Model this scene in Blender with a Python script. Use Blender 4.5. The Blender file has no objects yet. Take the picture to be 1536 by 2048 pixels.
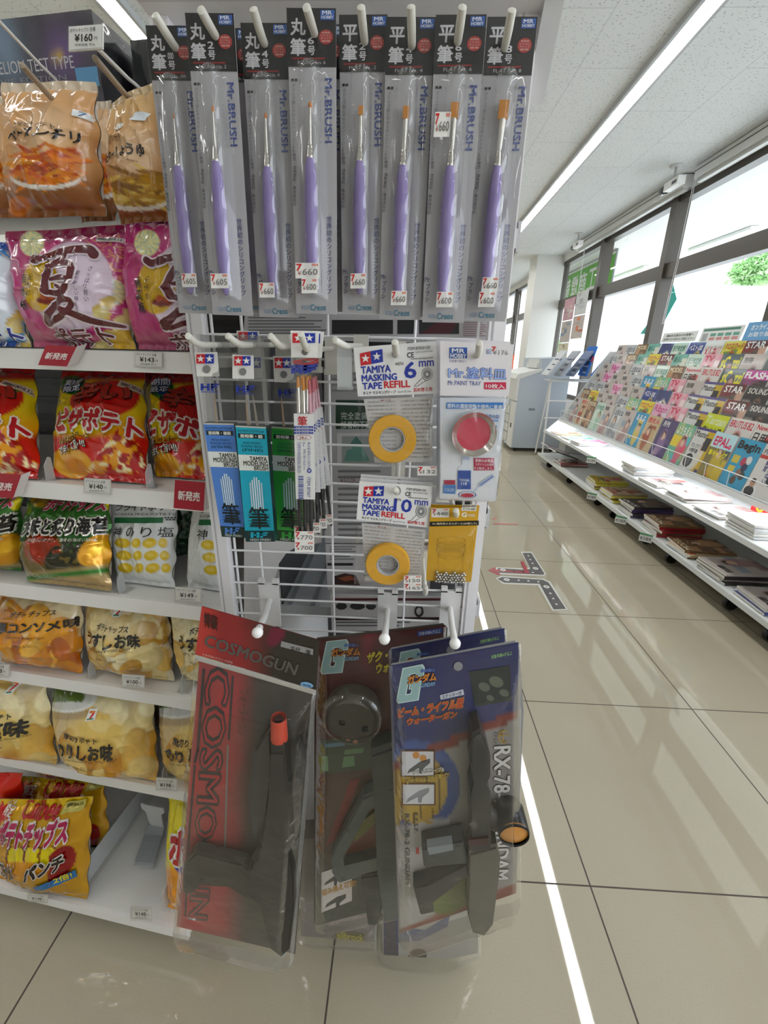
import bpy, math, random
import numpy as np
from mathutils import Matrix, Vector
from mathutils.geometry import tessellate_polygon

SC = bpy.context.scene
COL = SC.collection

# ------------------------------------------------------------------ camera
FOC = 874.5                       # focal length in pixels of the 1536 x 2048 frame
PIT, YAW, ROLL, EYE = 0.34819, -0.03856, 0.02166, 1.2
def cam_axes():
    cy, sy = math.cos(YAW), math.sin(YAW)
    f = np.array([sy, cy, 0]); r = np.array([cy, -sy, 0]); u = np.array([0, 0, 1.])
    f2 = f * math.cos(PIT) - u * math.sin(PIT); u2 = u * math.cos(PIT) + f * math.sin(PIT)
    return r * math.cos(ROLL) + u2 * math.sin(ROLL), -r * math.sin(ROLL) + u2 * math.cos(ROLL), f2
CR, CU, CF = cam_axes()
CP = np.array([0, 0, EYE])
cam_d = bpy.data.cameras.new('camera')
cam = bpy.data.objects.new('camera', cam_d); COL.objects.link(cam)
cam.matrix_world = Matrix(((CR[0], CU[0], -CF[0], 0), (CR[1], CU[1], -CF[1], 0), (CR[2], CU[2], -CF[2], EYE), (0, 0, 0, 1)))
cam_d.sensor_fit = 'VERTICAL'; cam_d.sensor_height = 24.0
cam_d.lens = 24.0 * FOC / 2048
cam_d.clip_start = 0.02; cam_d.clip_end = 200
SC.camera = cam

# ------------------------------------------------------------------ view, world, lights
SC.view_settings.view_transform = 'Standard'; SC.view_settings.look = 'None'
SC.view_settings.gamma = 1.0; SC.view_settings.use_curve_mapping = False
SC.view_settings.exposure = 0.0
STRIP_POWER = 22.0
RACK_POWER = 22.0
SKY_POWER = 5.0
SC.cycles.max_bounces = 10; SC.cycles.transparent_max_bounces = 24
SC.cycles.diffuse_bounces = 4; SC.cycles.glossy_bounces = 4
SC.cycles.caustics_reflective = False; SC.cycles.caustics_refractive = False
SC.cycles.sample_clamp_indirect = 6.0
w = bpy.data.worlds.new('sky'); SC.world = w; w.use_nodes = True
nt = w.node_tree; nt.nodes.clear()
wo = nt.nodes.new('ShaderNodeOutputWorld'); wb = nt.nodes.new('ShaderNodeBackground')
wt = nt.nodes.new('ShaderNodeTexCoord'); wr = nt.nodes.new('ShaderNodeValToRGB'); ws = nt.nodes.new('ShaderNodeSeparateXYZ')
nt.links.new(wt.outputs['Generated'], ws.inputs[0]); nt.links.new(ws.outputs[2], wr.inputs[0])
wr.color_ramp.elements[0].color = (0.86, 0.9, 0.95, 1); wr.color_ramp.elements[1].color = (0.62, 0.78, 1.0, 1)
nt.links.new(wr.outputs[0], wb.inputs['Color']); wb.inputs['Strength'].default_value = SKY_POWER
nt.links.new(wb.outputs[0], wo.inputs[0])
sun_d = bpy.data.lights.new('sun', 'SUN'); sun_d.energy = 2.5; sun_d.angle = 0.01
sun = bpy.data.objects.new('sun', sun_d); COL.objects.link(sun); sun.rotation_euler = (math.radians(18), math.radians(22), 0)

# ------------------------------------------------------------------ helpers
def lin(c):
    c = np.asarray(c, float) / 255.0
    return np.where(c <= 0.04045, c / 12.92, ((c + 0.055) / 1.055) ** 2.4)
def H(s):
    return lin([int(s[i:i + 2], 16) for i in (0, 2, 4)])
WHITE, BLACK = H('e8e8e8'), H('161616')

def rays(px):
    px = np.atleast_2d(np.asarray(px, float))
    x = (px[:, 0] - 768) / FOC; y = -(px[:, 1] - 1024) / FOC
    return x[:, None] * CR + y[:, None] * CU + CF
def on_plane(px, p0, n):
    d = rays(px); t = ((np.asarray(p0) - CP) @ n) / (d @ n)
    return CP + d * t[:, None]
def on_z(px, z): return on_plane(px, (0, 0, z), np.array([0, 0, 1.]))
def on_y(px, y): return on_plane(px, (0, y, 0), np.array([0, 1., 0]))
def on_x(px, x): return on_plane(px, (x, 0, 0), np.array([1., 0, 0]))

# materials -----------------------------------------------------------
MATS = {}
def nodes(name):
    m = bpy.data.materials.new(name); m.use_nodes = True
    t = m.node_tree; t.nodes.clear(); o = t.nodes.new('ShaderNodeOutputMaterial')
    return m, t, o
def setin(n, k, v):
    if k in n.inputs: n.inputs[k].default_value = v
def paint(name, rough=0.5, spec=0.5, metal=0.0, coat=0.0, bump=0.0, bscale=60.0, trans=0.0, alpha=1.0):
    """Surface whose colour comes from the printed / moulded colours of the mesh, with fine procedural variation."""
    if name in MATS: return MATS[name]
    m, t, o = nodes(name)
    p = t.nodes.new('ShaderNodeBsdfPrincipled'); a = t.nodes.new('ShaderNodeAttribute'); a.attribute_name = 'Col'
    t.links.new(a.outputs['Color'], p.inputs['Base Color'])
    tc = t.nodes.new('ShaderNodeTexCoord'); nz = t.nodes.new('ShaderNodeTexNoise'); nz.inputs['Scale'].default_value = bscale; nz.inputs['Detail'].default_value = 3
    t.links.new(tc.outputs['Object'], nz.inputs['Vector'])
    mr = t.nodes.new('ShaderNodeMapRange'); mr.inputs['To Min'].default_value = rough * 0.8; mr.inputs['To Max'].default_value = min(1, rough * 1.2)
    t.links.new(nz.outputs['Fac'], mr.inputs['Value']); t.links.new(mr.outputs[0], p.inputs['Roughness'])
    if bump:
        b = t.nodes.new('ShaderNodeBump'); b.inputs['Strength'].default_value = bump; b.inputs['Distance'].default_value = 0.004
        t.links.new(nz.outputs['Fac'], b.inputs['Height']); t.links.new(b.outputs[0], p.inputs['Normal'])
    setin(p, 'Specular IOR Level', spec); setin(p, 'Metallic', metal); setin(p, 'Coat Weight', coat); setin(p, 'Coat Roughness', 0.06)
    setin(p, 'Alpha', alpha)
    t.links.new(p.outputs[0], o.inputs[0])
    MATS[name] = m; return m
def film(name, tint=(0.97, 0.97, 0.97), haze=0.0, haze_col=(0.6, 0.6, 0.58), rough=0.06, gain=0.7, base=0.03, bump=0.5, bscale=35.0, detail=2.0):
    """Clear thin plastic: straight-through transmission, fresnel gloss and a little haze."""
    if name in MATS: return MATS[name]
    m, t, o = nodes(name)
    tr = t.nodes.new('ShaderNodeBsdfTransparent'); tr.inputs[0].default_value = (*tint, 1)
    gl = t.nodes.new('ShaderNodeBsdfGlossy'); gl.inputs['Roughness'].default_value = rough; gl.inputs[0].default_value = (1, 1, 1, 1)
    lw = t.nodes.new('ShaderNodeLayerWeight'); lw.inputs[0].default_value = 0.5
    pw = t.nodes.new('ShaderNodeMath'); pw.operation = 'POWER'; pw.inputs[1].default_value = 3.5; t.links.new(lw.outputs['Facing'], pw.inputs[0])
    ma = t.nodes.new('ShaderNodeMath'); ma.operation = 'MULTIPLY_ADD'; ma.inputs[1].default_value = gain; ma.inputs[2].default_value = base; ma.use_clamp = True
    t.links.new(pw.outputs[0], ma.inputs[0])
    mx = t.nodes.new('ShaderNodeMixShader'); t.links.new(ma.outputs[0], mx.inputs[0])
    tc = t.nodes.new('ShaderNodeTexCoord'); nz = t.nodes.new('ShaderNodeTexNoise'); nz.inputs['Scale'].default_value = bscale; nz.inputs['Detail'].default_value = detail
    t.links.new(tc.outputs['Object'], nz.inputs['Vector'])
    if bump:
        b = t.nodes.new('ShaderNodeBump'); b.inputs['Strength'].default_value = bump; b.inputs['Distance'].default_value = 0.01
        t.links.new(nz.outputs['Fac'], b.inputs['Height']); t.links.new(b.outputs[0], gl.inputs['Normal']); t.links.new(b.outputs[0], lw.inputs['Normal'])
    src = tr
    if haze:
        df = t.nodes.new('ShaderNodeBsdfDiffuse'); df.inputs[0].default_value = (*haze_col, 1)
        m2 = t.nodes.new('ShaderNodeMixShader'); m2.inputs[0].default_value = haze
        t.links.new(tr.outputs[0], m2.inputs[1]); t.links.new(df.outputs[0], m2.inputs[2]); src = m2
    t.links.new(src.outputs[0], mx.inputs[1]); t.links.new(gl.outputs[0], mx.inputs[2])
    t.links.new(mx.outputs[0], o.inputs[0])
    MATS[name] = m; return m
def glow(name, col, strength):
    if name in MATS: return MATS[name]
    m, t, o = nodes(name); e = t.nodes.new('ShaderNodeEmission'); e.inputs[0].default_value = (*col, 1); e.inputs[1].default_value = strength
    t.links.new(e.outputs[0], o.inputs[0]); MATS[name] = m; return m

CARD = paint('printed_card', 0.34, 0.45, coat=0.12)
GLOSS = paint('glossy_print', 0.16, 0.5, coat=0.25)
BAGM = paint('snack_bag_film', 0.2, 0.5, coat=0.6, bump=0.25, bscale=26)
FOILM = paint('foil_bag_film', 0.22, 0.6, metal=0.45, coat=0.3, bump=0.3, bscale=30)
PAPER = paint('matt_paper', 0.7, 0.3)
PLAST = paint('moulded_plastic', 0.38, 0.5)
STEEL = paint('painted_steel', 0.3, 0.5, bump=0.03, bscale=200)
CHROME = paint('polished_metal', 0.2, 0.6, metal=1.0)
DARKM = paint('dark_toy_plastic', 0.3, 0.35)
FILM = film('clear_film', gain=0.55, base=0.035, bump=0.16, bscale=14)
BLIST = film('blister_plastic', gain=0.9, base=0.07, bump=0.2, bscale=18, rough=0.05)
WRAP = film('wrinkled_wrap', tint=(0.97, 0.97, 0.97), haze=0.006, gain=0.75, base=0.022, bump=0.3, bscale=26, detail=2, rough=0.05)
BOXWRAP = film('shrink_film', gain=0.6, base=0.05, bump=0.25, bscale=18)
SLEEVE = film('grey_clear_sleeve', tint=(0.8, 0.8, 0.79), haze=0.16, haze_col=(0.33, 0.33, 0.32), gain=0.4, base=0.02, bump=0.25)
FROST = film('frosted_plastic', tint=(0.93, 0.94, 0.94), haze=0.42, haze_col=(0.72, 0.74, 0.74), rough=0.25, gain=0.3, base=0.05, bump=0.1)

# mesh builder ---------------------------------------------------------
class MB:
    def __init__(s): s.v = []; s.n = 0; s.f = []
    def add(s, V, P, c, mi=0):
        V = np.asarray(V, float).reshape(-1, 3); P = np.asarray(P, int)
        if len(P) == 0: return s
        c = np.asarray(c, float)
        if c.ndim == 1: c = np.broadcast_to(c, (*P.shape, 3))
        elif c.ndim == 2: c = np.broadcast_to(c[:, None, :], (*P.shape, 3))
        s.v.append(V); s.f.append((P + s.n, c, mi)); s.n += len(V); return s
    def vcol(s, V, P, vc, mi=0): P = np.asarray(P, int); return s.add(V, P, np.asarray(vc)[P], mi)
    def box(s, lo, hi, c, mi=0, M=None, skip=()):
        x0, y0, z0 = lo; x1, y1, z1 = hi
        V = np.array([(x0, y0, z0), (x1, y0, z0), (x1, y1, z0), (x0, y1, z0), (x0, y0, z1), (x1, y0, z1), (x1, y1, z1), (x0, y1, z1)], float)
        if M is not None: V = V @ np.asarray(M)[:3, :3].T + np.asarray(M)[:3, 3]
        P = [(3, 2, 1, 0), (4, 5, 6, 7), (0, 1, 5, 4), (2, 3, 7, 6), (1, 2, 6, 5), (3, 0, 4, 7)]
        return s.add(V, [p for i, p in enumerate(P) if i not in skip], c, mi)
    def quad(s, a, b, c_, d, col, mi=0): return s.add([a, b, c_, d], [(0, 1, 2, 3)], col, mi)
    def prism(s, pts, z0, z1, c, mi=0, f=None, cside=None):
        """Closed outline (x, y) between two heights along z; f maps local points."""
        n = len(pts); a = np.array([(p[0], p[1], z0) for p in pts]); b = np.array([(p[0], p[1], z1) for p in pts])
        tri = tessellate_polygon([[Vector((p[0], p[1], 0)) for p in pts]])
        area = sum(pts[i][0] * pts[(i + 1) % n][1] - pts[(i + 1) % n][0] * pts[i][1] for i in range(n))
        def orient(t):
            q = [pts[i] for i in t]; ar = (q[1][0] - q[0][0]) * (q[2][1] - q[0][1]) - (q[2][0] - q[0][0]) * (q[1][1] - q[0][1])
            return t if ar > 0 else t[::-1]
        tri = np.array([orient(tuple(t)) for t in tri])
        V = np.vstack([a, b])
        if f is not None: V = f(V)
        s.add(V, np.vstack([tri[:, ::-1], tri + n]), c, mi)
        k = np.arange(n); k2 = (k + 1) % n
        Q = np.stack([k, k2, k2 + n, k + n], 1)
        if area < 0: Q = Q[:, ::-1]
        return s.add(V, Q, c if cside is None else cside, mi)
    def tube(s, path, r, c, n=8, mi=0, cap=True, flat=1.0):
        P = np.asarray(path, float); K = len(P); r = np.broadcast_to(np.asarray(r, float), (K,))
        T = np.gradient(P, axis=0); T /= np.linalg.norm(T, axis=1)[:, None] + 1e-12
        up = np.array([0, 0, 1.]) if abs(T[0][2]) < 0.9 else np.array([1., 0, 0])
        rings = []
        for i in range(K):
            a = np.cross(up, T[i]); a /= np.linalg.norm(a) + 1e-12; b = np.cross(T[i], a); up = b
            th = np.linspace(0, 2 * np.pi, n, endpoint=False)
            rings.append(P[i] + r[i] * (np.cos(th)[:, None] * a + flat * np.sin(th)[:, None] * b))
        V = np.vstack(rings); F = []
        for i in range(K - 1):
            for j in range(n):
                F.append((i * n + j, i * n + (j + 1) % n, (i + 1) * n + (j + 1) % n, (i + 1) * n + j))
        s.add(V, F, c, mi)
        if cap:
            for i, o in ((0, -1), (K - 1, 1)):
                R = rings[i]; ctr = R.mean(0) + T[i] * o * r[i] * 0.5
                VV = np.vstack([R, ctr[None]]); FF = [(j, (j + 1) % n, n) if o > 0 else ((j + 1) % n, j, n) for j in range(n)]
                s.add(VV, FF, c, mi)
        return s
    def lathe(s, prof, c, n=32, mi=0, ctr=(0, 0, 0), axis='z', cols=None):
        """prof: (radius, height) pairs; revolve about z."""
        th = np.linspace(0, 2 * np.pi, n, endpoint=False); V = []
        for r, h in prof: V.append(np.stack([r * np.cos(th), r * np.sin(th), np.full(n, h)], 1))
        V = np.vstack(V)
        if axis == 'y': V = V[:, [0, 2, 1]] * np.array([1, -1, 1])
        if axis == 'x': V = V[:, [2, 0, 1]]
        V = V + np.asarray(ctr); F = []; C = []
        for i in range(len(prof) - 1):
            for j in range(n):
                F.append((i * n + j, i * n + (j + 1) % n, (i + 1) * n + (j + 1) % n, (i + 1) * n + j)); C.append(c if cols is None else cols[i])
        return s.add(V, F, np.array(C), mi)
    def sphere(s, ctr, r, c, n=10, m=6, mi=0):
        prof = [(max(1e-5, r * math.sin(math.pi * i / m)), -r * math.cos(math.pi * i / m)) for i in range(m + 1)]
        return s.lathe(prof, c, n, mi, ctr)
    def grid(s, P, C, mi=0, flip=False):
        n, m = P.shape[:2]; idx = np.arange(n * m).reshape(n, m)
        F = np.stack([idx[:-1, :-1], idx[1:, :-1], idx[1:, 1:], idx[:-1, 1:]], -1).reshape(-1, 4)
        if flip: F = F[:, ::-1]
        return s.vcol(P.reshape(-1, 3), F, np.broadcast_to(C, (n, m, 3)).reshape(-1, 3), mi)
    def obj(s, name, mats, parent=None, smooth=False, matrix=None):
        me = bpy.data.meshes.new(name)
        if s.v:
            V = np.vstack(s.v); me.vertices.add(len(V)); me.vertices.foreach_set('co', V.astype(np.float32).ravel())
            nl = sum(p.size for p, _, _ in s.f); npoly = sum(len(p) for p, _, _ in s.f)
            me.loops.add(nl); me.polygons.add(npoly)
            me.loops.foreach_set('vertex_index', np.concatenate([p.ravel() for p, _, _ in s.f]).astype(np.int32))
            tot = np.concatenate([np.full(len(p), p.shape[1]) for p, _, _ in s.f]).astype(np.int32)
            me.polygons.foreach_set('loop_start', np.concatenate([[0], np.cumsum(tot)[:-1]]).astype(np.int32))
            me.polygons.foreach_set('material_index', np.concatenate([np.full(len(p), mi) for p, _, mi in s.f]).astype(np.int32))
            me.update(calc_edges=True)
            ca = me.color_attributes.new('Col', 'FLOAT_COLOR', 'CORNER')
            cc = np.concatenate([c.reshape(-1, 3) for _, c, _ in s.f]); cc = np.hstack([cc, np.ones((len(cc), 1))])
            ca.data.foreach_set('color', cc.astype(np.float32).ravel())
            me.polygons.foreach_set('use_smooth', np.full(npoly, bool(smooth)))
            me.validate()
        for m in (mats if isinstance(mats, (list, tuple)) else [mats]): me.materials.append(m)
        o = bpy.data.objects.new(name, me); COL.objects.link(o)
        if parent is not None: o.parent = parent
        if matrix is not None: o.matrix_world = matrix
        if smooth == 'auto':
            for e in me.edges: pass
        return o

def tag(o, label=None, cat=None, group=None, kind=None):
    if label: o['label'] = label
    if cat: o['category'] = cat
    if group: o['group'] = group
    if kind: o['kind'] = kind
    return o
def thing(name, label, cat, group=None, matrix=None, loc=None):
    o = bpy.data.objects.new(name, None); COL.objects.link(o); o.empty_display_size = 0.02
    if matrix is not None: o.matrix_world = matrix
    if loc is not None: o.location = loc
    return tag(o, label, cat, group)
def dup(root, label=None, matrix=None, group=None):
    r = root.copy(); COL.objects.link(r)
    if matrix is not None: r.matrix_world = matrix
    if label: r['label'] = label
    if group: r['group'] = group
    for ch in list(root.children):
        c = ch.copy(); COL.objects.link(c); c.parent = r
        for g in list(ch.children):
            d = g.copy(); COL.objects.link(d); d.parent = c
    return r
def struct(name, mb, mats, smooth=False):
    return tag(mb.obj(name, mats, smooth=smooth), kind='structure')

# text -----------------------------------------------------------------
TXT = {}
def raw_text(s, bold):
    k = (s, bold)
    if k not in TXT:
        c = bpy.data.curves.new('lettering', 'FONT'); c.body = s; c.offset = bold; c.resolution_u = 2
        o = bpy.data.objects.new('lettering', c); COL.objects.link(o)
        me = bpy.data.meshes.new_from_object(o.evaluated_get(bpy.context.evaluated_depsgraph_get()))
        me.calc_loop_triangles()
        V = np.array([v.co[:2] for v in me.vertices]).reshape(-1, 2); T = np.array([t.vertices[:] for t in me.loop_triangles], int).reshape(-1, 3)
        bpy.data.objects.remove(o); bpy.data.curves.remove(c); bpy.data.meshes.remove(me)
        if len(T):
            a, b, d = V[T[:, 0]], V[T[:, 1]], V[T[:, 2]]
            ar = (b[:, 0] - a[:, 0]) * (d[:, 1] - a[:, 1]) - (d[:, 0] - a[:, 0]) * (b[:, 1] - a[:, 1])
            T = np.where((ar < 0)[:, None], T[:, ::-1], T); T = T[np.abs(ar) > 1e-9]
        TXT[k] = (V, T)
    return TXT[k]
def unit_text(s, bold=0.0, vert=False, box=None):
    """Lettering scaled into the unit square; box gives the unstroked bounding box to fit against."""
    if vert:
        VS, TS, n = [], [], 0
        for i, ch in enumerate(s):
            V, T = raw_text(ch, bold)
            if ch in 'ー・-' and len(V): V = np.stack([V[:, 1] + 0.12, 0.88 - V[:, 0]], 1)
            VS.append(V - np.array([0, i * 1.02])); TS.append(T + n); n += len(V)
        V, T = np.vstack(VS), np.vstack(TS)
    else: V, T = raw_text(s, bold)
    if len(V) == 0: return V, T
    if bold and not vert: B = raw_text(s, 0.0)[0]
    elif bold: B = V + 0
    else: B = V
    lo, hi = B.min(0), B.max(0)
    return (V - lo) / np.maximum(hi - lo, 1e-6), T
def subdiv(V, T, h):
    for _ in range(6):
        e = np.linalg.norm(V[T] - V[T[:, [1, 2, 0]]], axis=2).max(1); big = e > h
        if not big.any(): break
        A = T[big]; n = len(V)
        m = np.stack([(V[A[:, i]] + V[A[:, (i + 1) % 3]]) / 2 for i in range(3)], 1).reshape(-1, V.shape[1])
        k = n + np.arange(len(A)) * 3
        N = np.vstack([np.stack([A[:, 0], k, k + 2], 1), np.stack([k, A[:, 1], k + 1], 1), np.stack([k + 2, k + 1, A[:, 2]], 1), np.stack([k, k + 1, k + 2], 1)])
        V = np.vstack([V, m]); T = np.vstack([T[~big], N])
    return V, T

# flat or bulging sheets that carry print -------------------------------
LIFT = 0.00028
class Sheet:
    """A plane in the shop (axes A right, B up, N towards the aisle); print is laid on it in millimetre-true plane coordinates."""
    def __init__(s, p0, n=(0, -1, 0), up=None):
        s.N = np.asarray(n, float); s.N /= np.linalg.norm(s.N)
        u = np.array([0, 0, 1.]) if up is None else np.asarray(up, float)
        s.A = np.cross(u, s.N); s.A /= np.linalg.norm(s.A); s.B = np.cross(s.N, s.A)
        s.O = np.asarray(p0, float); s.height = None; s.fine = None; s.conv = None; s.lf = 1.0; s.clip = None
    def turn(s, ang):
        a, b = s.A, s.B; s.A = a * math.cos(ang) + b * math.sin(ang); s.B = -a * math.sin(ang) + b * math.cos(ang); return s
    def matrix(s):
        M = np.eye(4); M[:3, 0] = s.A; M[:3, 1] = s.B; M[:3, 2] = s.N; M[:3, 3] = s.O; return Matrix(M.tolist())
    def ab(s, px):
        if s.conv is not None: return s.conv(px)
        P = on_plane(px, s.O, s.N) - s.O
        return np.stack([P @ s.A, P @ s.B], 1)
    def loc(s, ab, lift=0.0):
        ab = np.atleast_2d(ab); z = np.full(len(ab), 0.0) if s.height is None else s.height(ab)
        return np.column_stack([ab, z + lift])
    def flat(s, mb, ab, T, c, lift, mi=0):
        if s.fine: ab, T = subdiv(np.asarray(ab, float), np.asarray(T, int), s.fine)
        if s.clip is not None: uv = s.clip(ab[T].mean(1)); T = T[((uv > .004) & (uv < .996)).all(1)]
        if len(T) == 0: return
        a, b, d = (ab[T[:, i]] for i in range(3))
        ar = (b[:, 0] - a[:, 0]) * (d[:, 1] - a[:, 1]) - (d[:, 0] - a[:, 0]) * (b[:, 1] - a[:, 1])
        T = np.where((ar < 0)[:, None], T[:, ::-1], T)
        mb.add(s.loc(ab, lift * LIFT * s.lf), T, c, mi)
    def text(s, mb, txt, tl, tr, bl, c, bold=0.0, lift=2, vert=False, mi=0, local=False, skew=0.0):
        cjk = bold > 0                                               # strokes are thickened by overlaid shifted copies
        V, T = unit_text(txt, 0.0 if cjk else bold, vert)
        if len(T) == 0: return
        q = np.array([tl, tr, bl], float); q = q if local else s.ab(q); offs = [(0, 0)]
        if cjk:
            n = max(1, len(txt)) * (1.0 if any(ord(ch) > 0x250 for ch in txt) else 0.62); k = 4 if bold < 0.04 else 6 if bold < 0.07 else 8; d = (bold, bold / n) if vert else (bold / n, bold)
            offs += [(d[0] * math.cos(2 * math.pi * (i + .5) / k), d[1] * math.sin(2 * math.pi * (i + .5) / k)) for i in range(k)]
        for i, (dx, dy) in enumerate(offs):
            ab = q[2] + (V[:, :1] + dx) * (q[1] - q[0]) + (V[:, 1:] + dy) * (q[0] - q[2])
            s.flat(mb, ab, T, c, lift + .07 * i, mi)
    def tx(s, mb, txt, x0, y0, x1, y1, c, bold=0.0, lift=2, vert=False, rot=0, mi=0):
        """Text in an upright picture box; rot 1 reads downwards (clockwise)."""
        if rot == 1: return s.text(mb, txt, (x1, y0), (x1, y1), (x0, y0), c, bold, lift, vert, mi)
        return s.text(mb, txt, (x0, y0), (x1, y0), (x0, y1), c, bold, lift, vert, mi)
    def out(s, mb, txt, tl, tr, bl, c, oc, ob=0.05, bold=0.0, lift=2, vert=False):
        s.text(mb, txt, tl, tr, bl, oc, bold + ob, lift, vert); s.text(mb, txt, tl, tr, bl, c, bold, lift + 1, vert)
    def poly(s, mb, pts, c, lift=1, mi=0, local=False):
        ab = np.asarray(pts, float) if local else s.ab(pts)
        T = np.array(tessellate_polygon([[Vector((p[0], p[1], 0)) for p in ab]]), int)
        s.flat(mb, ab, T, c, lift, mi)
    def rect(s, mb, x0, y0, x1, y1, c, lift=1, mi=0): s.poly(mb, [(x0, y0), (x1, y0), (x1, y1), (x0, y1)], c, lift, mi)
    def ell(s, mb, cx, cy, rx, ry, c, lift=1, n=28, rot=0.0, inner=0.0, local=False, a0=0.0, a1=2 * math.pi, mi=0):
        th = np.linspace(a0, a1, n + 1); ca, sa = math.cos(rot), math.sin(rot)
        def ring(k): x, y = rx * k * np.cos(th), ry * k * np.sin(th); return np.stack([cx + x * ca - y * sa, cy + x * sa + y * ca], 1)
        o = ring(1.0); i = ring(inner) if inner else np.array([[cx, cy]] * (n + 1))
        q = np.vstack([o, i]); q = q if local else s.ab(q); k = np.arange(n)
        T = np.vstack([np.stack([k, k + 1, k + n + 2], 1), np.stack([k, k + n + 2, k + n + 1], 1)])
        s.flat(mb, q, T, c, lift, mi)
    def brush(s, mb, pts, wd, c, lift=2, n=22):
        """Smooth brush stroke: pts of (x, y), wd a width or (start, middle, end) widths in metres."""
        q = s.ab(pts); q = np.vstack([2 * q[0] - q[1], q, 2 * q[-1] - q[-2]]); C_ = []
        for i in range(1, len(q) - 2):
            for t in np.linspace(0, 1, 8, endpoint=False):
                a, b, d, e = q[i - 1], q[i], q[i + 1], q[i + 2]; C_.append(.5 * (2 * b + (d - a) * t + (2 * a - 5 * b + 4 * d - e) * t * t + (3 * b - a - 3 * d + e) * t ** 3))
        C_ = np.array(C_ + [q[-2]]); T_ = np.gradient(C_, axis=0); T_ /= np.linalg.norm(T_, axis=1)[:, None] + 1e-9; N_ = np.stack([-T_[:, 1], T_[:, 0]], 1)
        w_ = np.interp(np.linspace(0, 1, len(C_)), [0, .5, 1], wd if isinstance(wd, tuple) else (wd, wd, wd))[:, None] / 2
        V = np.vstack([C_ + N_ * w_, C_ - N_ * w_]); m_ = len(C_); k = np.arange(m_ - 1)
        s.flat(mb, V, np.vstack([np.stack([k, k + m_, k + 1], 1), np.stack([k + 1, k + m_, k + m_ + 1], 1)]), c, lift)
        for j in (0, -1): s.ell(mb, C_[j][0], C_[j][1], w_[j][0], w_[j][0], c, lift, 12, local=True)
    def line(s, mb, pts, wd, c, lift=2, mi=0):
        """Stroke of the given width in metres through picture points."""
        q = s.ab(pts)
        for a, b in zip(q[:-1], q[1:]):
            d = b - a; L = np.linalg.norm(d) + 1e-9; nrm = np.array([-d[1], d[0]]) / L * wd / 2; e = d / L * wd * 0.3
            s.flat(mb, np.array([a - nrm - e, b - nrm + e, b + nrm + e, a + nrm - e]), np.array([(0, 1, 2), (0, 2, 3)]), c, lift, mi)
    def star(s, mb, cx, cy, r, c, lift=3, tilt=0.0):
        pts = [(cx + r * k * math.sin(tilt + math.pi * i / 5), cy - r * k * math.cos(tilt + math.pi * i / 5)) for i in range(10) for k in [(1.0 if i % 2 == 0 else 0.4)]]
        s.poly(mb, pts, c, lift)
    def card(s, mb, pts, t, c, mi=0, z=0.0, cback=None):
        """Extruded sheet with the picture outline pts: front face at z, thickness t behind it."""
        ab = s.ab(pts); mb.prism([tuple(p) for p in ab], z - t, z, c, mi, cside=cback); return ab
def sheet_y(px, Y, lean=0.0, yaw=0.0):
    """Upright sheet at depth Y whose origin is seen at the picture point px."""
    n = np.array([math.sin(yaw) * math.cos(lean), -math.cos(yaw) * math.cos(lean), math.sin(lean)])
    return Sheet(on_y([px], Y)[0], n)

# noise -----------------------------------------------------------------
def vn(x, y, seed=0):
    r = np.random.RandomState(seed).rand(64, 64); xi = np.floor(x).astype(int); yi = np.floor(y).astype(int); fx = x - xi; fy = y - yi
    fx = fx * fx * (3 - 2 * fx); fy = fy * fy * (3 - 2 * fy); g = lambda a, b: r[a % 64, b % 64]
    return (g(xi, yi) * (1 - fx) + g(xi + 1, yi) * fx) * (1 - fy) + (g(xi, yi + 1) * (1 - fx) + g(xi + 1, yi + 1) * fx) * fy
def mixc(C, m, c): m = np.asarray(m, float)[..., None]; return C * (1 - m) + np.asarray(c) * m
def sm(a, b, x): t = np.clip((x - a) / (b - a), 0, 1); return t * t * (3 - 2 * t)
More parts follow.
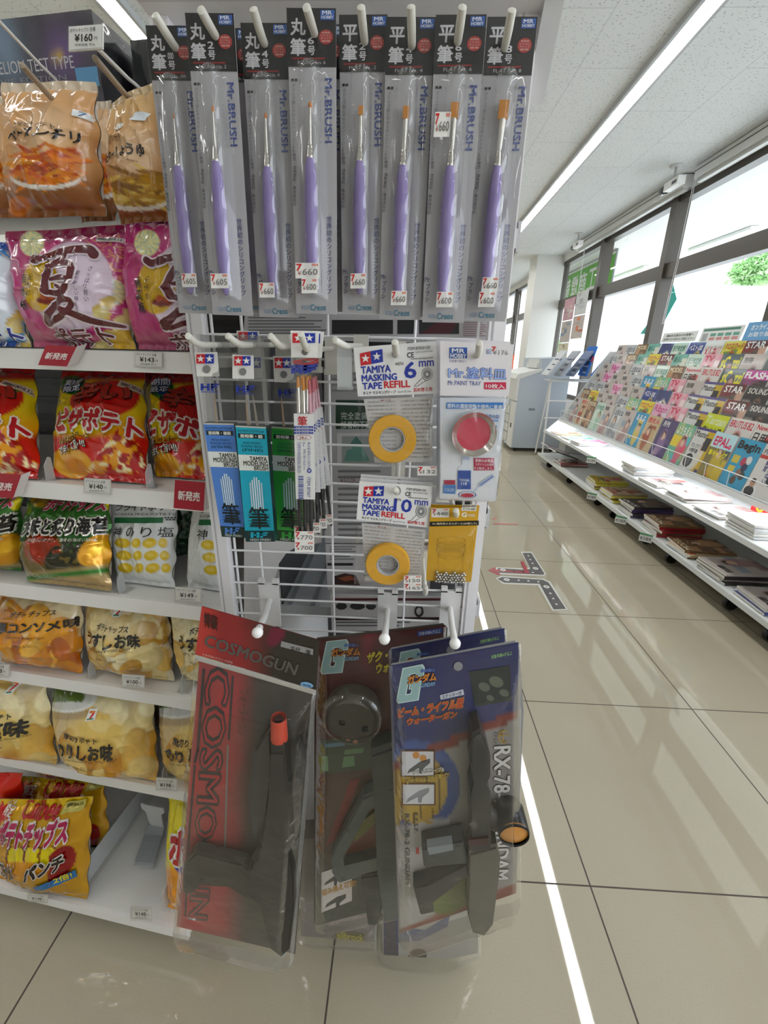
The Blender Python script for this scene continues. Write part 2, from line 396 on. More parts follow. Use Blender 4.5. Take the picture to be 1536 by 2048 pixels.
# ------------------------------------------------------------------ the shop: floor, ceiling, walls
def floor_material():
    m, t, o = nodes('glazed_floor_tile'); L = t.links.new
    tc = t.nodes.new('ShaderNodeTexCoord'); sp = t.nodes.new('ShaderNodeSeparateXYZ'); L(tc.outputs['Object'], sp.inputs[0])
    def math_(op, a, b=None, clamp=False):
        n = t.nodes.new('ShaderNodeMath'); n.operation = op; n.use_clamp = clamp
        for i, v in enumerate((a, b)):
            if v is None: continue
            if isinstance(v, (int, float)): n.inputs[i].default_value = v
            else: L(v, n.inputs[i])
        return n.outputs[0]
    def line(sock, off):
        f = math_('FRACT', math_('DIVIDE', math_('ADD', sock, off), 0.6))
        d = math_('MINIMUM', f, math_('SUBTRACT', 1.0, f))
        return math_('LESS_THAN', d, 0.0032)
    g = math_('MAXIMUM', line(sp.outputs[0], 0.6 * 0.1813 + 6.0), line(sp.outputs[1], -0.6 * 1.18 + 6.0))
    nz = t.nodes.new('ShaderNodeTexNoise'); nz.inputs['Scale'].default_value = 1.3; nz.inputs['Detail'].default_value = 4; L(tc.outputs['Object'], nz.inputs['Vector'])
    sp2 = t.nodes.new('ShaderNodeTexNoise'); sp2.inputs['Scale'].default_value = 260; L(tc.outputs['Object'], sp2.inputs['Vector'])
    r = t.nodes.new('ShaderNodeValToRGB'); L(nz.outputs['Fac'], r.inputs[0])
    r.color_ramp.elements[0].position = 0.3; r.color_ramp.elements[1].position = 0.75
    r.color_ramp.elements[0].color = (*H('b4aa94'), 1); r.color_ramp.elements[1].color = (*H('beb59f'), 1)
    mx0 = t.nodes.new('ShaderNodeMixRGB'); mx0.blend_type = 'MULTIPLY'; mx0.inputs[0].default_value = 0.12; L(r.outputs[0], mx0.inputs[1]); L(sp2.outputs['Fac'], mx0.inputs[2])
    mx = t.nodes.new('ShaderNodeMixRGB'); L(g, mx.inputs[0]); L(mx0.outputs[0], mx.inputs[1]); mx.inputs[2].default_value = (*H('43382f'), 1)
    p = t.nodes.new('ShaderNodeBsdfPrincipled'); L(mx.outputs[0], p.inputs['Base Color'])
    ro = t.nodes.new('ShaderNodeMapRange'); L(g, ro.inputs[0]); ro.inputs['To Min'].default_value = 0.025; ro.inputs['To Max'].default_value = 0.7; L(ro.outputs[0], p.inputs['Roughness'])
    setin(p, 'Specular IOR Level', 0.72)
    b = t.nodes.new('ShaderNodeBump'); b.inputs['Strength'].default_value = 0.05; b.inputs['Distance'].default_value = 0.004
    nb = t.nodes.new('ShaderNodeTexNoise'); nb.inputs['Scale'].default_value = 2.2; nb.inputs['Detail'].default_value = 1; L(tc.outputs['Object'], nb.inputs['Vector'])
    L(nb.outputs['Fac'], b.inputs['Height']); L(b.outputs[0], p.inputs['Normal'])
    L(p.outputs[0], o.inputs[0]); return m
def ceiling_material():
    m, t, o = nodes('pitted_ceiling_board'); L = t.links.new
    tc = t.nodes.new('ShaderNodeTexCoord'); p = t.nodes.new('ShaderNodeBsdfPrincipled'); p.inputs['Roughness'].default_value = 0.85
    mp = t.nodes.new('ShaderNodeMapping'); mp.inputs['Scale'].default_value = (45, 100, 1); L(tc.outputs['Object'], mp.inputs[0])
    v = t.nodes.new('ShaderNodeTexVoronoi'); v.inputs['Scale'].default_value = 1.0; L(mp.outputs[0], v.inputs['Vector'])
    pit = t.nodes.new('ShaderNodeMapRange'); pit.inputs['From Min'].default_value = 0.16; pit.inputs['From Max'].default_value = 0.24; L(v.outputs['Distance'], pit.inputs[0])
    nz = t.nodes.new('ShaderNodeTexNoise'); nz.inputs['Scale'].default_value = 40; L(tc.outputs['Object'], nz.inputs['Vector'])
    gate = t.nodes.new('ShaderNodeMath'); gate.operation = 'GREATER_THAN'; gate.inputs[1].default_value = 0.56; L(nz.outputs['Fac'], gate.inputs[0])
    mxx = t.nodes.new('ShaderNodeMath'); mxx.operation = 'MAXIMUM'; L(pit.outputs[0], mxx.inputs[0]); L(gate.outputs[0], mxx.inputs[1])
    br = t.nodes.new('ShaderNodeTexBrick'); br.inputs['Scale'].default_value = 1.0; br.inputs['Brick Width'].default_value = 0.9; br.inputs['Row Height'].default_value = 0.45
    br.inputs['Mortar Size'].default_value = 0.003; br.inputs['Color1'].default_value = (*H('e9eded'), 1); br.inputs['Color2'].default_value = (*H('e6eaeb'), 1); br.inputs['Mortar'].default_value = (*H('d3d8da'), 1)
    br.offset = 0.5
    mp2 = t.nodes.new('ShaderNodeMapping'); mp2.inputs['Rotation'].default_value = (0, 0, math.pi / 2); L(tc.outputs['Object'], mp2.inputs[0]); L(mp2.outputs[0], br.inputs['Vector'])
    mx = t.nodes.new('ShaderNodeMixRGB'); L(mxx.outputs[0], mx.inputs[0]); mx.inputs[1].default_value = (*H('9ea3a5'), 1); L(br.outputs['Color'], mx.inputs[2])
    L(mx.outputs[0], p.inputs['Base Color'])
    b = t.nodes.new('ShaderNodeBump'); b.inputs['Strength'].default_value = 0.5; b.inputs['Distance'].default_value = 0.003; L(mxx.outputs[0], b.inputs['Height']); L(b.outputs[0], p.inputs['Normal'])
    L(p.outputs[0], o.inputs[0]); return m
def plain(name, col, rough=0.7, scale=8.0, amt=0.06):
    m, t, o = nodes(name); p = t.nodes.new('ShaderNodeBsdfPrincipled'); p.inputs['Roughness'].default_value = rough
    tc = t.nodes.new('ShaderNodeTexCoord'); nz = t.nodes.new('ShaderNodeTexNoise'); nz.inputs['Scale'].default_value = scale; nz.inputs['Detail'].default_value = 4
    t.links.new(tc.outputs['Object'], nz.inputs['Vector']); r = t.nodes.new('ShaderNodeValToRGB'); t.links.new(nz.outputs['Fac'], r.inputs[0])
    c = np.asarray(col); r.color_ramp.elements[0].color = (*(c * (1 - amt)), 1); r.color_ramp.elements[1].color = (*np.minimum(1, c * (1 + amt)), 1)
    t.links.new(r.outputs[0], p.inputs['Base Color']); t.links.new(p.outputs[0], o.inputs[0]); return m
WALLM = plain('white_wallpaper', H('e4e4e0'), 0.8, 30, 0.03)
SASH = plain('bronze_aluminium_sash', H('4a443c'), 0.35, 20, 0.1)
WX, CEIL = 2.45, 2.7
XL, YB, YF = -4.6, -3.2, 13.0
m = MB(); m.quad((XL, YB, 0), (WX + 0.1, YB, 0), (WX + 0.1, YF, 0), (XL, YF, 0), WHITE); struct('floor', m, floor_material())
m = MB(); m.quad((XL, YB, CEIL), (XL, YF, CEIL), (WX + 0.1, YF, CEIL), (WX + 0.1, YB, CEIL), WHITE); struct('ceiling', m, ceiling_material())
m = MB(); m.box((XL - 0.1, YB, 0), (XL, YF, CEIL), WHITE); struct('wall_left', m, WALLM)
m = MB(); m.box((XL, YB - 0.1, 0), (WX + 0.1, YB, CEIL), WHITE); struct('wall_back', m, WALLM)
m = MB(); m.box((XL, YF, 0), (WX + 0.1, YF + 0.1, CEIL), WHITE); struct('wall_far', m, WALLM)
# window wall: dwarf wall, lintel, pillar
m = MB(); m.box((WX, YB, 0), (WX + 0.12, YF, 0.62), WHITE); struct('wall_right', m, WALLM)
m = MB(); m.box((WX - 0.02, YB, 2.60), (WX + 0.12, YF, CEIL), WHITE); struct('trim_1', m, WALLM)
m = MB(); m.box((2.02, 7.9, 0), (WX, 8.35, CEIL), WHITE); struct('pillar', m, WALLM)
MULL = [0.2, 1.75, 3.3, 4.85, 6.4, 7.97, 9.5, 11.0, 12.9]
GLASSM = film('window_glass', tint=(0.98, 0.99, 0.985), gain=0.35, base=0.01, bump=0.0, rough=0.01)
for i in range(len(MULL) - 1):
    y0, y1 = MULL[i], MULL[i + 1]; c = H('55504a'); m = MB()
    for z0, z1 in ((0.62, 0.68), (1.925, 2.055), (2.545, 2.60)): m.box((WX - 0.01, y0, z0), (WX + 0.08, y1, z1), c)
    m.box((WX - 0.035, y0 - 0.045, 0.62), (WX + 0.09, y0 + 0.045, 2.6), c)
    m.box((WX - 0.02, y0 + 0.05, 0.68), (WX + 0.05, y0 + 0.075, 2.55), H('8a7f70'))
    fr = m.obj('window_%d' % (i + 1), SASH); tag(fr, kind='structure')
    for z0, z1 in ((0.68, 1.925), (2.055, 2.545)):
        g = MB(); g.quad((WX + 0.03, y0 + 0.045, z0), (WX + 0.03, y0 + 0.045, z1), (WX + 0.03, y1 - 0.045, z1), (WX + 0.03, y1 - 0.045, z0), WHITE); g.obj('window_pane', GLASSM, fr)
# roller-blind boxes over the windows
for k, (y0, y1) in enumerate(((0.3, 4.45), (4.6, 7.1))):
    m = MB(); c = H('d9dad7')
    m.box((WX - 0.12, y0, 2.60), (WX - 0.02, y1, 2.69), c); m.box((WX - 0.125, y0, 2.655), (WX - 0.12, y1, 2.662), H('6f7173'))
    m.box((WX - 0.10, y0 + 0.02, 2.575), (WX - 0.06, y1 - 0.02, 2.60), H('c9cac6'))
    b = m.obj('roller_blind', STEEL); tag(b, ['white roller blind box above the window nearest the shop front, rolled up', 'white roller blind box above the window beside the white pillar, rolled up'][k], 'blind', 'roller blinds')
    for dy in (0.0, 0.025):
        q = MB(); yy = (4.42 if k == 0 else 6.75) - dy; q.tube([(WX - 0.13, yy, 2.6), (WX - 0.13, yy - 0.01, 2.0), (WX - 0.13, yy + 0.01, 1.5)], 0.002, H('d8d8d8'), 6); q.obj('pull_cord', PLAST, b)
# outside: apron, eave, building, trees
OUTM = plain('pale_concrete', H('d6d3cb'), 0.9, 3, 0.05)
m = MB(); m.box((WX + 0.12, -12, -0.12), (40, 40, -0.02), WHITE); struct('ground', m, OUTM)
m = MB(); m.box((WX + 0.1, -6, 2.66), (4.7, 16, 2.9), WHITE); struct('roof', m, plain('white_eave_soffit', H('e8e8e4'), 0.8, 6, 0.03))
for k, yy in enumerate((4.2, 6.6, 9.0)):
    m = MB(); m.box((3.9, yy - 0.6, 2.62), (4.0, yy + 0.6, 2.655), H('f2f2f2'))
    tag(m.obj('eave_light', PLAST), 'white batten lamp under the eave outside the window, %s along the row' % ['first', 'second', 'third'][k], 'lamp', 'eave lamps')

# ceiling strip lights
LAMP = glow('led_strip', (1.0, 0.985, 0.97), STRIP_POWER)
for x, w_, nm in ((1.335, 0.08, 'long white LED strip light recessed in the ceiling above the magazine aisle'),
                  (-1.36, 0.085, 'long white LED strip light in the ceiling above the snack shelf boxes'),
                  (-3.6, 0.085, 'long white LED strip light in the ceiling near the far side wall')):
    y0_ = -8.0 if x > 0 else -5.4
    t_ = thing('ceiling_strip_light', nm, 'ceiling light', 'ceiling strip lights', loc=(x, 5, CEIL)); t_.rotation_euler = (0, 0, -0.018)
    m = MB(); m.box((-w_ / 2 - 0.018, y0_, -0.03), (-w_ / 2, 7.8, 0.0), H('b9bcbf')); m.box((w_ / 2, y0_, -0.03), (w_ / 2 + 0.018, 7.8, 0.0), H('b9bcbf'))
    m.obj('housing', STEEL, t_)
    m = MB(); m.box((-w_ / 2, y0_, -0.02), (w_ / 2, 7.8, -0.012), WHITE); m.obj('diffuser', LAMP, t_)

# security cameras on drop arms
for k, (x, y, z) in enumerate(((2.17, 4.45, CEIL), (2.17, 6.6, CEIL))):
    t_ = thing('security_camera', ['white box security camera hanging from the ceiling, nearer one by the blind cord', 'white box security camera hanging from the ceiling in front of the pillar'][k], 'camera', 'ceiling cameras', loc=(x, y, z))
    m = MB(); m.lathe([(0.001, -0.012), (0.05, -0.01), (0.052, 0.0)], H('d0d2d2'), 24); m.obj('ceiling_plate', STEEL, t_, True)
    m = MB(); m.tube([(0, 0, -0.01), (0.0, -0.005, -0.06), (0.0, -0.01, -0.11)], 0.009, H('b5b7b8'), 10); m.obj('arm', STEEL, t_, True)
    m = MB(); m.box((-0.03, -0.13, -0.165), (0.03, 0.08, -0.105), H('f0f0ee')); m.box((-0.0305, -0.11, -0.15), (-0.03, -0.04, -0.125), H('5a5a60')); m.obj('body', PLAST, t_)
    m = MB(); m.lathe([(0.026, 0.08), (0.034, 0.10), (0.034, 0.15), (0.024, 0.155), (0.001, 0.153)], H('1b1b20'), 20, axis='y'); 
    lo = m.obj('lens', GLOSS, t_, True); lo.scale = (1, -1, 1); lo.location = (0, 0, -0.137)
# green banner, teal flag and trees outside
sb = Sheet((2.95, 8.45, 2.44), (-1, 0, 0)); bt = thing('banner', 'bright green shop banner with white lettering hanging outside the window by the pillar', 'banner', matrix=sb.matrix())
m = MB(); m.box((-1.35, -0.24, -0.01), (1.2, 0.21, 0.0), H('5fb92a')); m.box((-1.35, 0.17, 0.0), (1.2, 0.21, 0.001), H('f0f4ea'))
for i, ch in enumerate('食工商燈新山'):
    x = 0.95 - i * 0.38; sb.text(m, ch, (x, 0.10), (x - 0.3, 0.10), (x, -0.2), H('f4f8f0'), 0.03, 4, local=True)
m.obj('cloth', PAPER, bt); m = MB(); m.tube([(1.22, 0.225, 0), (1.22, -0.26, 0)], 0.015, H('8a8f90')); m.tube([(-1.35, 0.215, 0), (1.22, 0.215, 0)], 0.012, H('8a8f90')); m.obj('pole', STEEL, bt)
sf = Sheet((3.3, 6.4, 1.8), (-1, 0, 0)); ft = thing('flag', 'teal advertising flag outside the window, seen on both sides of the sash post', 'flag', matrix=sf.matrix())
m = MB(); sf.card(m, [(1344, 560), (1353, 598), (1330, 640), (1312, 668), (1280, 668), (1316, 620)], .004, H('37b3a6')); m.obj('cloth', PAPER, ft)
q = sf.ab([(1344, 556)])[0]; m = MB(); m.tube([(q[0], q[1] + .02, -.01), (q[0] + .01, -1.9, -.01)], .012, H('d8d8d8')); m.obj('pole', STEEL, ft)
rng = random.Random(5)
def tree(x, y, h, r, lab, g):
    t_ = thing('street_tree', lab, 'tree', 'trees across the road', loc=(x, y, 0))
    m = MB(); m.tube([(0, 0, 0), (0.05, 0, h * 0.4), (0, 0.05, h * 0.7)], [0.16, 0.12, 0.06], H('6b5a48'), 8); m.obj('trunk', PAPER, t_)
    m = MB(); R = np.random.RandomState(g); n = 3500
    d = R.normal(size=(n, 3)); d /= np.linalg.norm(d, axis=1)[:, None]; P = d * (R.rand(n, 1) ** 0.4) * np.array([r, r, r * 0.8]) * (0.8 + 0.3 * np.sin(d[:, :1] * 5 + g)) + np.array([0, 0, h])
    A = R.normal(size=(n, 3)) * 0.1; B = R.normal(size=(n, 3)) * 0.1; V = np.stack([P, P + A, P + A + B, P + B], 1).reshape(-1, 3)
    c = np.array([H('8fb878'), H('a8c890'), H('7da868')])[R.randint(0, 3, n)]
    m.add(V, np.arange(4 * n).reshape(n, 4), c); m.obj('foliage', PAPER, t_)
P_ = on_x([(1505, 545)], 20)[0]; tree(P_[0], P_[1], P_[2], 1.3, 'pale green tree crown at the top of the nearest window', 1)
P_ = on_x([(1205, 690)], 12)[0]; tree(P_[0], P_[1], P_[2], .35, 'small green shrub seen past the newspapers outside', 2)
P_ = on_x([(1096, 690)], 6)[0]; tree(P_[0], P_[1], P_[2], .35, 'green bush outside next to the pillar edge', 3)
bl = thing('house', 'pale washed-out house with small windows across the road', 'house', loc=(14, 26, 0))
m = MB(); m.box((-7, 0, -0.1), (5, 5, 3.6), H('f2f1ee')); m.obj('wall', PAPER, bl)
m = MB(); m.prism([(-7.4, 3.6), (5.4, 3.6), (4.2, 4.8), (-6.2, 4.8)], -5.4, 0.4, H('d5d2cc'), f=lambda V: V[:, [0, 2, 1]] * np.array([1, -1, 1])); m.obj('roof', PAPER, bl)
for i in range(4):
    m = MB(); x = -5.8 + i * 2.7; m.box((x, -0.03, 1.6), (x + 0.9, 0.0, 2.3), H('a8b0b5')); m.obj('window', GLOSS, bl)
# ------------------------------------------------------------------ snack shelf unit (turned a little from the aisle)
GA = -0.127
EX = np.array([math.cos(GA), math.sin(GA), 0]); EY = np.array([-math.sin(GA), math.cos(GA), 0]); G0 = np.array([-0.30, 0.60, 0])
GM = Matrix(((EX[0], EY[0], 0, G0[0]), (EX[1], EY[1], 0, G0[1]), (0, 0, 1, 0), (0, 0, 0, 1)))
def gsheet(px, t, lean=0.0):
    p0 = on_plane([px], G0 + EY * t, EY)[0]
    n = -EY * math.cos(lean) + np.array([0, 0, math.sin(lean)]); return Sheet(p0, n)
def gloc(px, t):
    P = on_plane(px, G0 + EY * t, EY) - G0; return np.stack([P @ EX, P @ EY, P[:, 2]], 1)
OFFW = H('e9e7e3')
unit = thing('snack_shelf', 'white steel snack shelf unit filled with bags of potato chips', 'shelf', matrix=GM)
SHZ = [(1.195, 0.0), (1.000, 0.0), (0.808, 0.0), (0.612, 0.0), (0.370, 0.0), (0.092, -0.086)]
for z, t in SHZ:
    xe = 0.02 if z > .2 else -0.09
    m = MB(); m.box((-1.0, t + 0.004, z - 0.02), (xe, 0.34, z), OFFW); m.box((-1.0, t - 0.004, z - 0.026), (xe, t + 0.004, z + 0.0008), H('efedea')); m.obj('shelf_board', STEEL, unit)
m = MB(); m.box((-1.0, 0.345, 0.0), (0.02, 0.36, 1.40), H('3a3836'))
for i in range(29): m.box((-1.0, 0.341, 0.15 + i * 0.042), (0.02, 0.345, 0.165 + i * 0.042), H('242322'))
m.obj('back_panel', STEEL, unit)
m = MB(); m.box((-1.0, 0.06, 0.0), (0.02, 0.34, 0.08), H('b9b6b0')); m.obj('plinth', STEEL, unit)
for x in (-0.998, -0.004):
    m = MB(); m.box((x, 0.32, 0), (x + 0.022, 0.36, 1.40), OFFW); m.obj('upright', STEEL, unit)

def unbil(q, ab):
    """Inverse bilinear: quad corners TL, TR, BR, BL -> (u right, v down)."""
    a, b, c, d = q; uv = np.full((len(ab), 2), 0.5)
    for _ in range(8):
        u, v = uv[:, :1], uv[:, 1:]
        P = a * (1 - u) * (1 - v) + b * u * (1 - v) + c * u * v + d * (1 - u) * v - ab
        du = (b - a) * (1 - v) + (c - d) * v; dv = (d - a) * (1 - u) + (c - b) * u
        det = du[:, 0] * dv[:, 1] - du[:, 1] * dv[:, 0]
        uv = uv - np.stack([(P[:, 0] * dv[:, 1] - P[:, 1] * dv[:, 0]) / det, (du[:, 0] * P[:, 1] - du[:, 1] * P[:, 0]) / det], 1)
    return uv
def bag(name, label, group, px4, t, T, art, deco=None, seed=0, mat=None, lean=0.0, nu=76, nv=96, wr=1.0, hang=False, back=None, sheet=None, cat='snack bag', topband=0.07, dt=0.0):
    """Pillow bag: front printed by art(), lettering by deco(); back bulges less."""
    ctr = np.mean(px4, 0); S = sheet
    if S is None and not hang and t < 0.09:                      # the bag's foot stands on its shelf board, the bag leans back until it fits under the next one
        bm = (np.array(px4[2], float) + np.array(px4[3], float)) / 2
        hit = lambda z_: float((on_z([bm], z_ + .003)[0] - G0) @ EY)
        zs, t_ = min(SHZ, key=lambda k: abs(hit(k[0]) - k[1] - .02)); t = max(t_ + .002, hit(zs)) + dt
        up = [k[0] for k in SHZ if k[0] > zs + .01]; lim = (min(up) - .032) if up else 1.405; fx = gloc([bm], t)[0]
        P0 = G0 + EX * fx[0] + EY * t + np.array([0, 0, zs + .003])
        for lean in np.arange(0.04, 0.75, 0.03):
            S = Sheet(P0, -EY * math.cos(lean) + np.array([0, 0, math.sin(lean)])); q = S.ab(px4)
            if (q[:2, 1] * S.B[2]).max() + P0[2] <= lim: break
        q[2, 1] = q[3, 1] = 0.0; q[:2, 1] = np.minimum(q[:2, 1], (lim - P0[2]) / S.B[2])
    else:
        S = S or gsheet(ctr, t, lean); q = S.ab(px4)
        if not hang:
            bz = S.O[2] + q[:, 1]; zs = min(SHZ, key=lambda k: abs(k[0] - bz.min()))[0]; q[:, 1] += zs + .003 - bz.min(); q[:2, 1] = np.minimum(q[:2, 1], zs + .17 - S.O[2])
    R = np.random.RandomState(seed)
    o1, o2, o3 = R.rand(3) * 20
    def body(u, v):
        e = np.clip(4 * u * (1 - u), 0, 1) ** 0.55; vv = np.clip((v - topband) / (1 - topband - 0.05), 0, 1); f = np.clip(4 * vv * (1 - vv), 0, 1) ** 0.5
        return T * e * f * (0.75 + 0.35 * v), e, f
    def wave(u, v):
        return (0.0022 * np.sin(u * 40 + o1) * np.exp(-((v - topband) / 0.1) ** 2) + 0.002 * np.sin(u * 34 + o2) * np.exp(-((1 - v) / 0.1) ** 2)) * wr * np.clip(np.minimum(u, 1 - u) / 0.06, 0, 1) * np.clip(np.minimum(v, 1 - v) / .03, 0, 1) + 0.002 * np.sin(u * 7 + o3)
    CZ = [(R.rand(), R.rand(), R.rand() * 6.28, .1 + .25 * R.rand(), (R.rand() * .0022 + .0010) * R.choice([-1, 1, 1]), .012 + .018 * R.rand()) for _ in range(16)]
    def hh(u, v):
        h, e, f = body(u, v)
        for x0, y0, an, L, am, wd in CZ:
            dx, dy = math.cos(an), math.sin(an); s_ = np.clip((u - x0) * dx + (v - y0) * dy, -L / 2, L / 2); d = np.hypot(u - x0 - s_ * dx, v - y0 - s_ * dy); h = h + wr * am * e * f * np.exp(-d / wd) * (1 - (2 * np.abs(s_) / L) ** 2)
        n1 = vn(u * 4 + o1, v * 5 + o2, seed); n2 = vn(u * 9 + o2, v * 8 + o3, seed + 1)
        cr = (1 - np.abs(2 * n1 - 1)) ** 3 * 0.007 + (1 - np.abs(2 * n2 - 1)) ** 4 * 0.0042
        return h + wr * e * f * (cr - 0.003) + wave(u, v)
    def hback(u, v):
        h, e, f = body(u, v); return -0.55 * h + wave(u, v) - 0.0012
    fw = S.N * T * 0.62
    def conv(px):
        P = on_plane(px, S.O + fw, S.N) - S.O - fw; return np.stack([P @ S.A, P @ S.B], 1)
    S.conv = conv
    S.height = lambda ab: (lambda uv: hh(uv[:, 0], uv[:, 1]))(unbil(q, ab))
    S.fine = 0.0034; S.lf = 3.2; S.clip = lambda ab: unbil(q, ab)
    v, u = np.meshgrid(np.linspace(0, 1, nv), np.linspace(0, 1, nu), indexing='ij')
    uw = u + 0.012 * np.sin(v * 9 + o1) * (u - 0.5); ab = (q[0] * ((1 - u) * (1 - v))[..., None] + q[1] * (u * (1 - v))[..., None] + q[2] * (u * v)[..., None] + q[3] * ((1 - u) * v)[..., None])
    ab = ab + (np.stack([0.003 * np.sin(v * 21 + o2) * np.sign(u - 0.5) * (np.abs(u - 0.5) > 0.49), 0 * u], -1))
    W = S.O + ab.reshape(-1, 2) @ np.stack([S.A, S.B]) + hh(u, v).reshape(-1, 1) * S.N - CP; dz = W @ CF
    XY = np.stack([768 + FOC * (W @ CR) / dz, 1024 - FOC * (W @ CU) / dz], 1).reshape(nv, nu, 2)
    th = thing(name, label, cat, group, S.matrix())
    C = art(np.zeros((nv, nu, 3)) + WHITE, XY[..., 0], XY[..., 1], u, v)
    g_ = C.mean(-1, keepdims=True); C = np.clip(g_ + (C - g_) * 1.22, 0.002, .9)
    m = MB(); m.grid(np.dstack([ab, hh(u, v)]), C)
    bc = H('c8c4bc') if back is None else back
    m.grid(np.dstack([ab, hback(u, v)]), bc, flip=True)
    if deco: deco(S, m)
    m.obj('wrapper', mat or BAGM, th, True)
    return th, S

# art helpers
def elm(X, Y, cx, cy, rx, ry, rot=0.0, soft=0.12):
    c, s = math.cos(rot), math.sin(rot); dx, dy = X - cx, Y - cy
    d = np.sqrt(((dx * c + dy * s) / rx) ** 2 + ((-dx * s + dy * c) / ry) ** 2); return 1 - sm(1 - soft, 1 + soft * 0.3, d)
def chips(C, X, Y, boxs, n, seed, pal, r=(20, 34)):
    R = np.random.RandomState(seed); x0, y0, x1, y1 = boxs
    for i in range(n):
        cx, cy = x0 + R.rand() * (x1 - x0), y0 + R.rand() * (y1 - y0); a = r[0] + R.rand() * (r[1] - r[0]); b = a * (0.45 + 0.4 * R.rand()); ro = R.rand() * 3.1
        base = np.asarray(pal[R.randint(len(pal))]); k = elm(X, Y, cx, cy, a, b, ro, 0.08)
        c, s = math.cos(ro), math.sin(ro); g = ((X - cx) * c + (Y - cy) * s) / a
        tint = base * (0.86 + 0.2 * np.clip(g, -1, 1))[..., None] * (0.9 + 0.2 * vn(X / 9 + i, Y / 9, seed))[..., None]
        rim = elm(X, Y, cx, cy, a, b, ro, 0.03) - elm(X, Y, cx, cy, a * 0.93, b * 0.9, ro, 0.12)
        C = C * (1 - k[..., None]) + np.minimum(1, tint) * k[..., None]; C = mixc(C, 0.35 * np.clip(rim, 0, 1), base * 0.55)
    return C
DK = H('1d1814'); RED = H('b5121f')
PC = [H('d9a95a'), H('e0b76c'), H('c98f45'), H('edd08e')]
PALE = [H('e9d5a0'), H('f1e4bd'), H('dcb873'), H('c89a52')]
def seven(S, m, x, y, k=1.0):
    """Small white square badge with the coloured figure seven."""
    S.rect(m, x - 9 * k, y - 10 * k, x + 9 * k, y + 10 * k, H('f2f2ee'), 2); S.poly(m, [(x - 6 * k, y - 7 * k), (x + 6 * k, y - 7 * k), (x + 6 * k, y - 3 * k), (x - 6 * k, y - 3 * k)], H('e07a2a'), 3)
    S.poly(m, [(x + 1 * k, y - 3 * k), (x + 6 * k, y - 3 * k), (x + 1 * k, y + 6 * k), (x - 3 * k, y + 6 * k)], H('d0242c'), 3); S.rect(m, x - 6 * k, y + 6 * k, x + 6 * k, y + 8 * k, H('1d7a4c'), 3)

# ---- hanging row: fry bags on wire hooks
def art_fry(box_, cx, cy, kind=0):
    def f(C, X, Y, u, v):
        C[:] = H('d2a67c'); C = mixc(C, sm(0.55, 0.9, v), H('8a5634')); C = mixc(C, sm(0.09, 0.05, v), H('d9cbb8'))
        C = mixc(C, 0.5 * elm(X, Y, cx, cy - 75, 60, 60, 0, .5), H('e6cdb0'))
        pal = [H('c9682c'), H('d98237'), H('b4531f'), H('e29a4a')] if kind == 0 else [H('c9a45a'), H('d9b974'), H('a97f3e'), H('8a6234')]
        R = np.random.RandomState(7 + kind)
        for i in range(70):
            x, y = cx + (R.rand() - .5) * 118, cy + (R.rand() - .5) * 66; L = 26 + R.rand() * 22; ro = (R.rand() - .5) * 1.4
            if ((x - cx) / 66) ** 2 + ((y - cy) / 42) ** 2 < 1: C = mixc(C, elm(X, Y, x, y, L, 4.6, ro, .1), np.asarray(pal[R.randint(4)]) * (0.8 + .3 * R.rand()))
        C = mixc(C, np.clip(elm(X, Y, cx - 2, cy + 22, 72, 26, 0, .03) - elm(X, Y, cx - 2, cy + 15, 72, 24, 0, .03), 0, 1) * (Y > cy + 10), H('ece6de'))
        C = mixc(C, elm(X, Y, cx - 55, cy + 80, 26, 22, 0, .2), H('c07030'))
        return C
    return f
def deco_bacon(S, m):
    S.tx(m, '細切りポテト', 54, 252, 118, 263, H('3a2a20')); S.text(m, 'ベーコンチリ', (26, 268), (152, 262), (28, 290), DK, 0.035)
    S.rect(m, 140, 214, 164, 229, H('e4e8ea'), 3); S.tx(m, '7', 147, 216, 156, 227, H('50709a'), 0, 4)
    S.poly(m, [(110, 185), (180, 185), (186, 230), (112, 240)], H('b8763f'), 1) if False else None
fry, _ = bag('fry_bag', 'clear-topped tan bag of bacon fries hanging in front under the price card', 'hanging fry bags', [(5, 165), (187, 163), (207, 432), (22, 436)], -0.02, 0.035, art_fry(None, 94, 332), deco_bacon, 11, GLOSS, hang=True)
bag('fry_bag', 'tan fry bag hanging just behind the front bacon fries', 'hanging fry bags', [(150, 205), (218, 200), (232, 440), (160, 445)], 0.06, 0.02, art_fry(None, 196, 350), lambda S, m: (S.rect(m, 180, 240, 193, 264, H('d8dfe2'), 3), S.tx(m, 'リ', 178, 290, 188, 330, DK, .03)), 12, GLOSS, nu=40, nv=60, hang=True)
bag('fry_bag', 'brown fry bag cut off by the picture edge on the top hook', 'hanging fry bags', [(-120, 195), (14, 190), (32, 435), (-110, 440)], 0.0, 0.03, art_fry(None, -40, 332), lambda S, m: S.tx(m, 'リ', -2, 296, 10, 314, DK, .035), 13, GLOSS, nu=40, nv=60, hang=True)
def deco_butter(S, m):
    S.text(m, '細切りポテト', (228, 286), (262, 278), (229, 296), DK); S.text(m, 'バターしょうゆ', (212, 312), (289, 290), (215, 336), DK, .035)
    S.text(m, 'Potato Chips', (248, 330), (284, 326), (249, 335), H('5a4028'), 0); S.poly(m, [(270, 224), (292, 220), (286, 238), (266, 244)], H('dfe6ea'), 3); S.rect(m, 244, 254, 256, 268, H('e8e4dc'), 3)
def art_butter(C, X, Y, u, v):
    C = art_fry(None, 275, 375, 1)(C, X, Y, u, v); return mixc(C, .6 * sm(.5, .1, v), H('c9b083'))
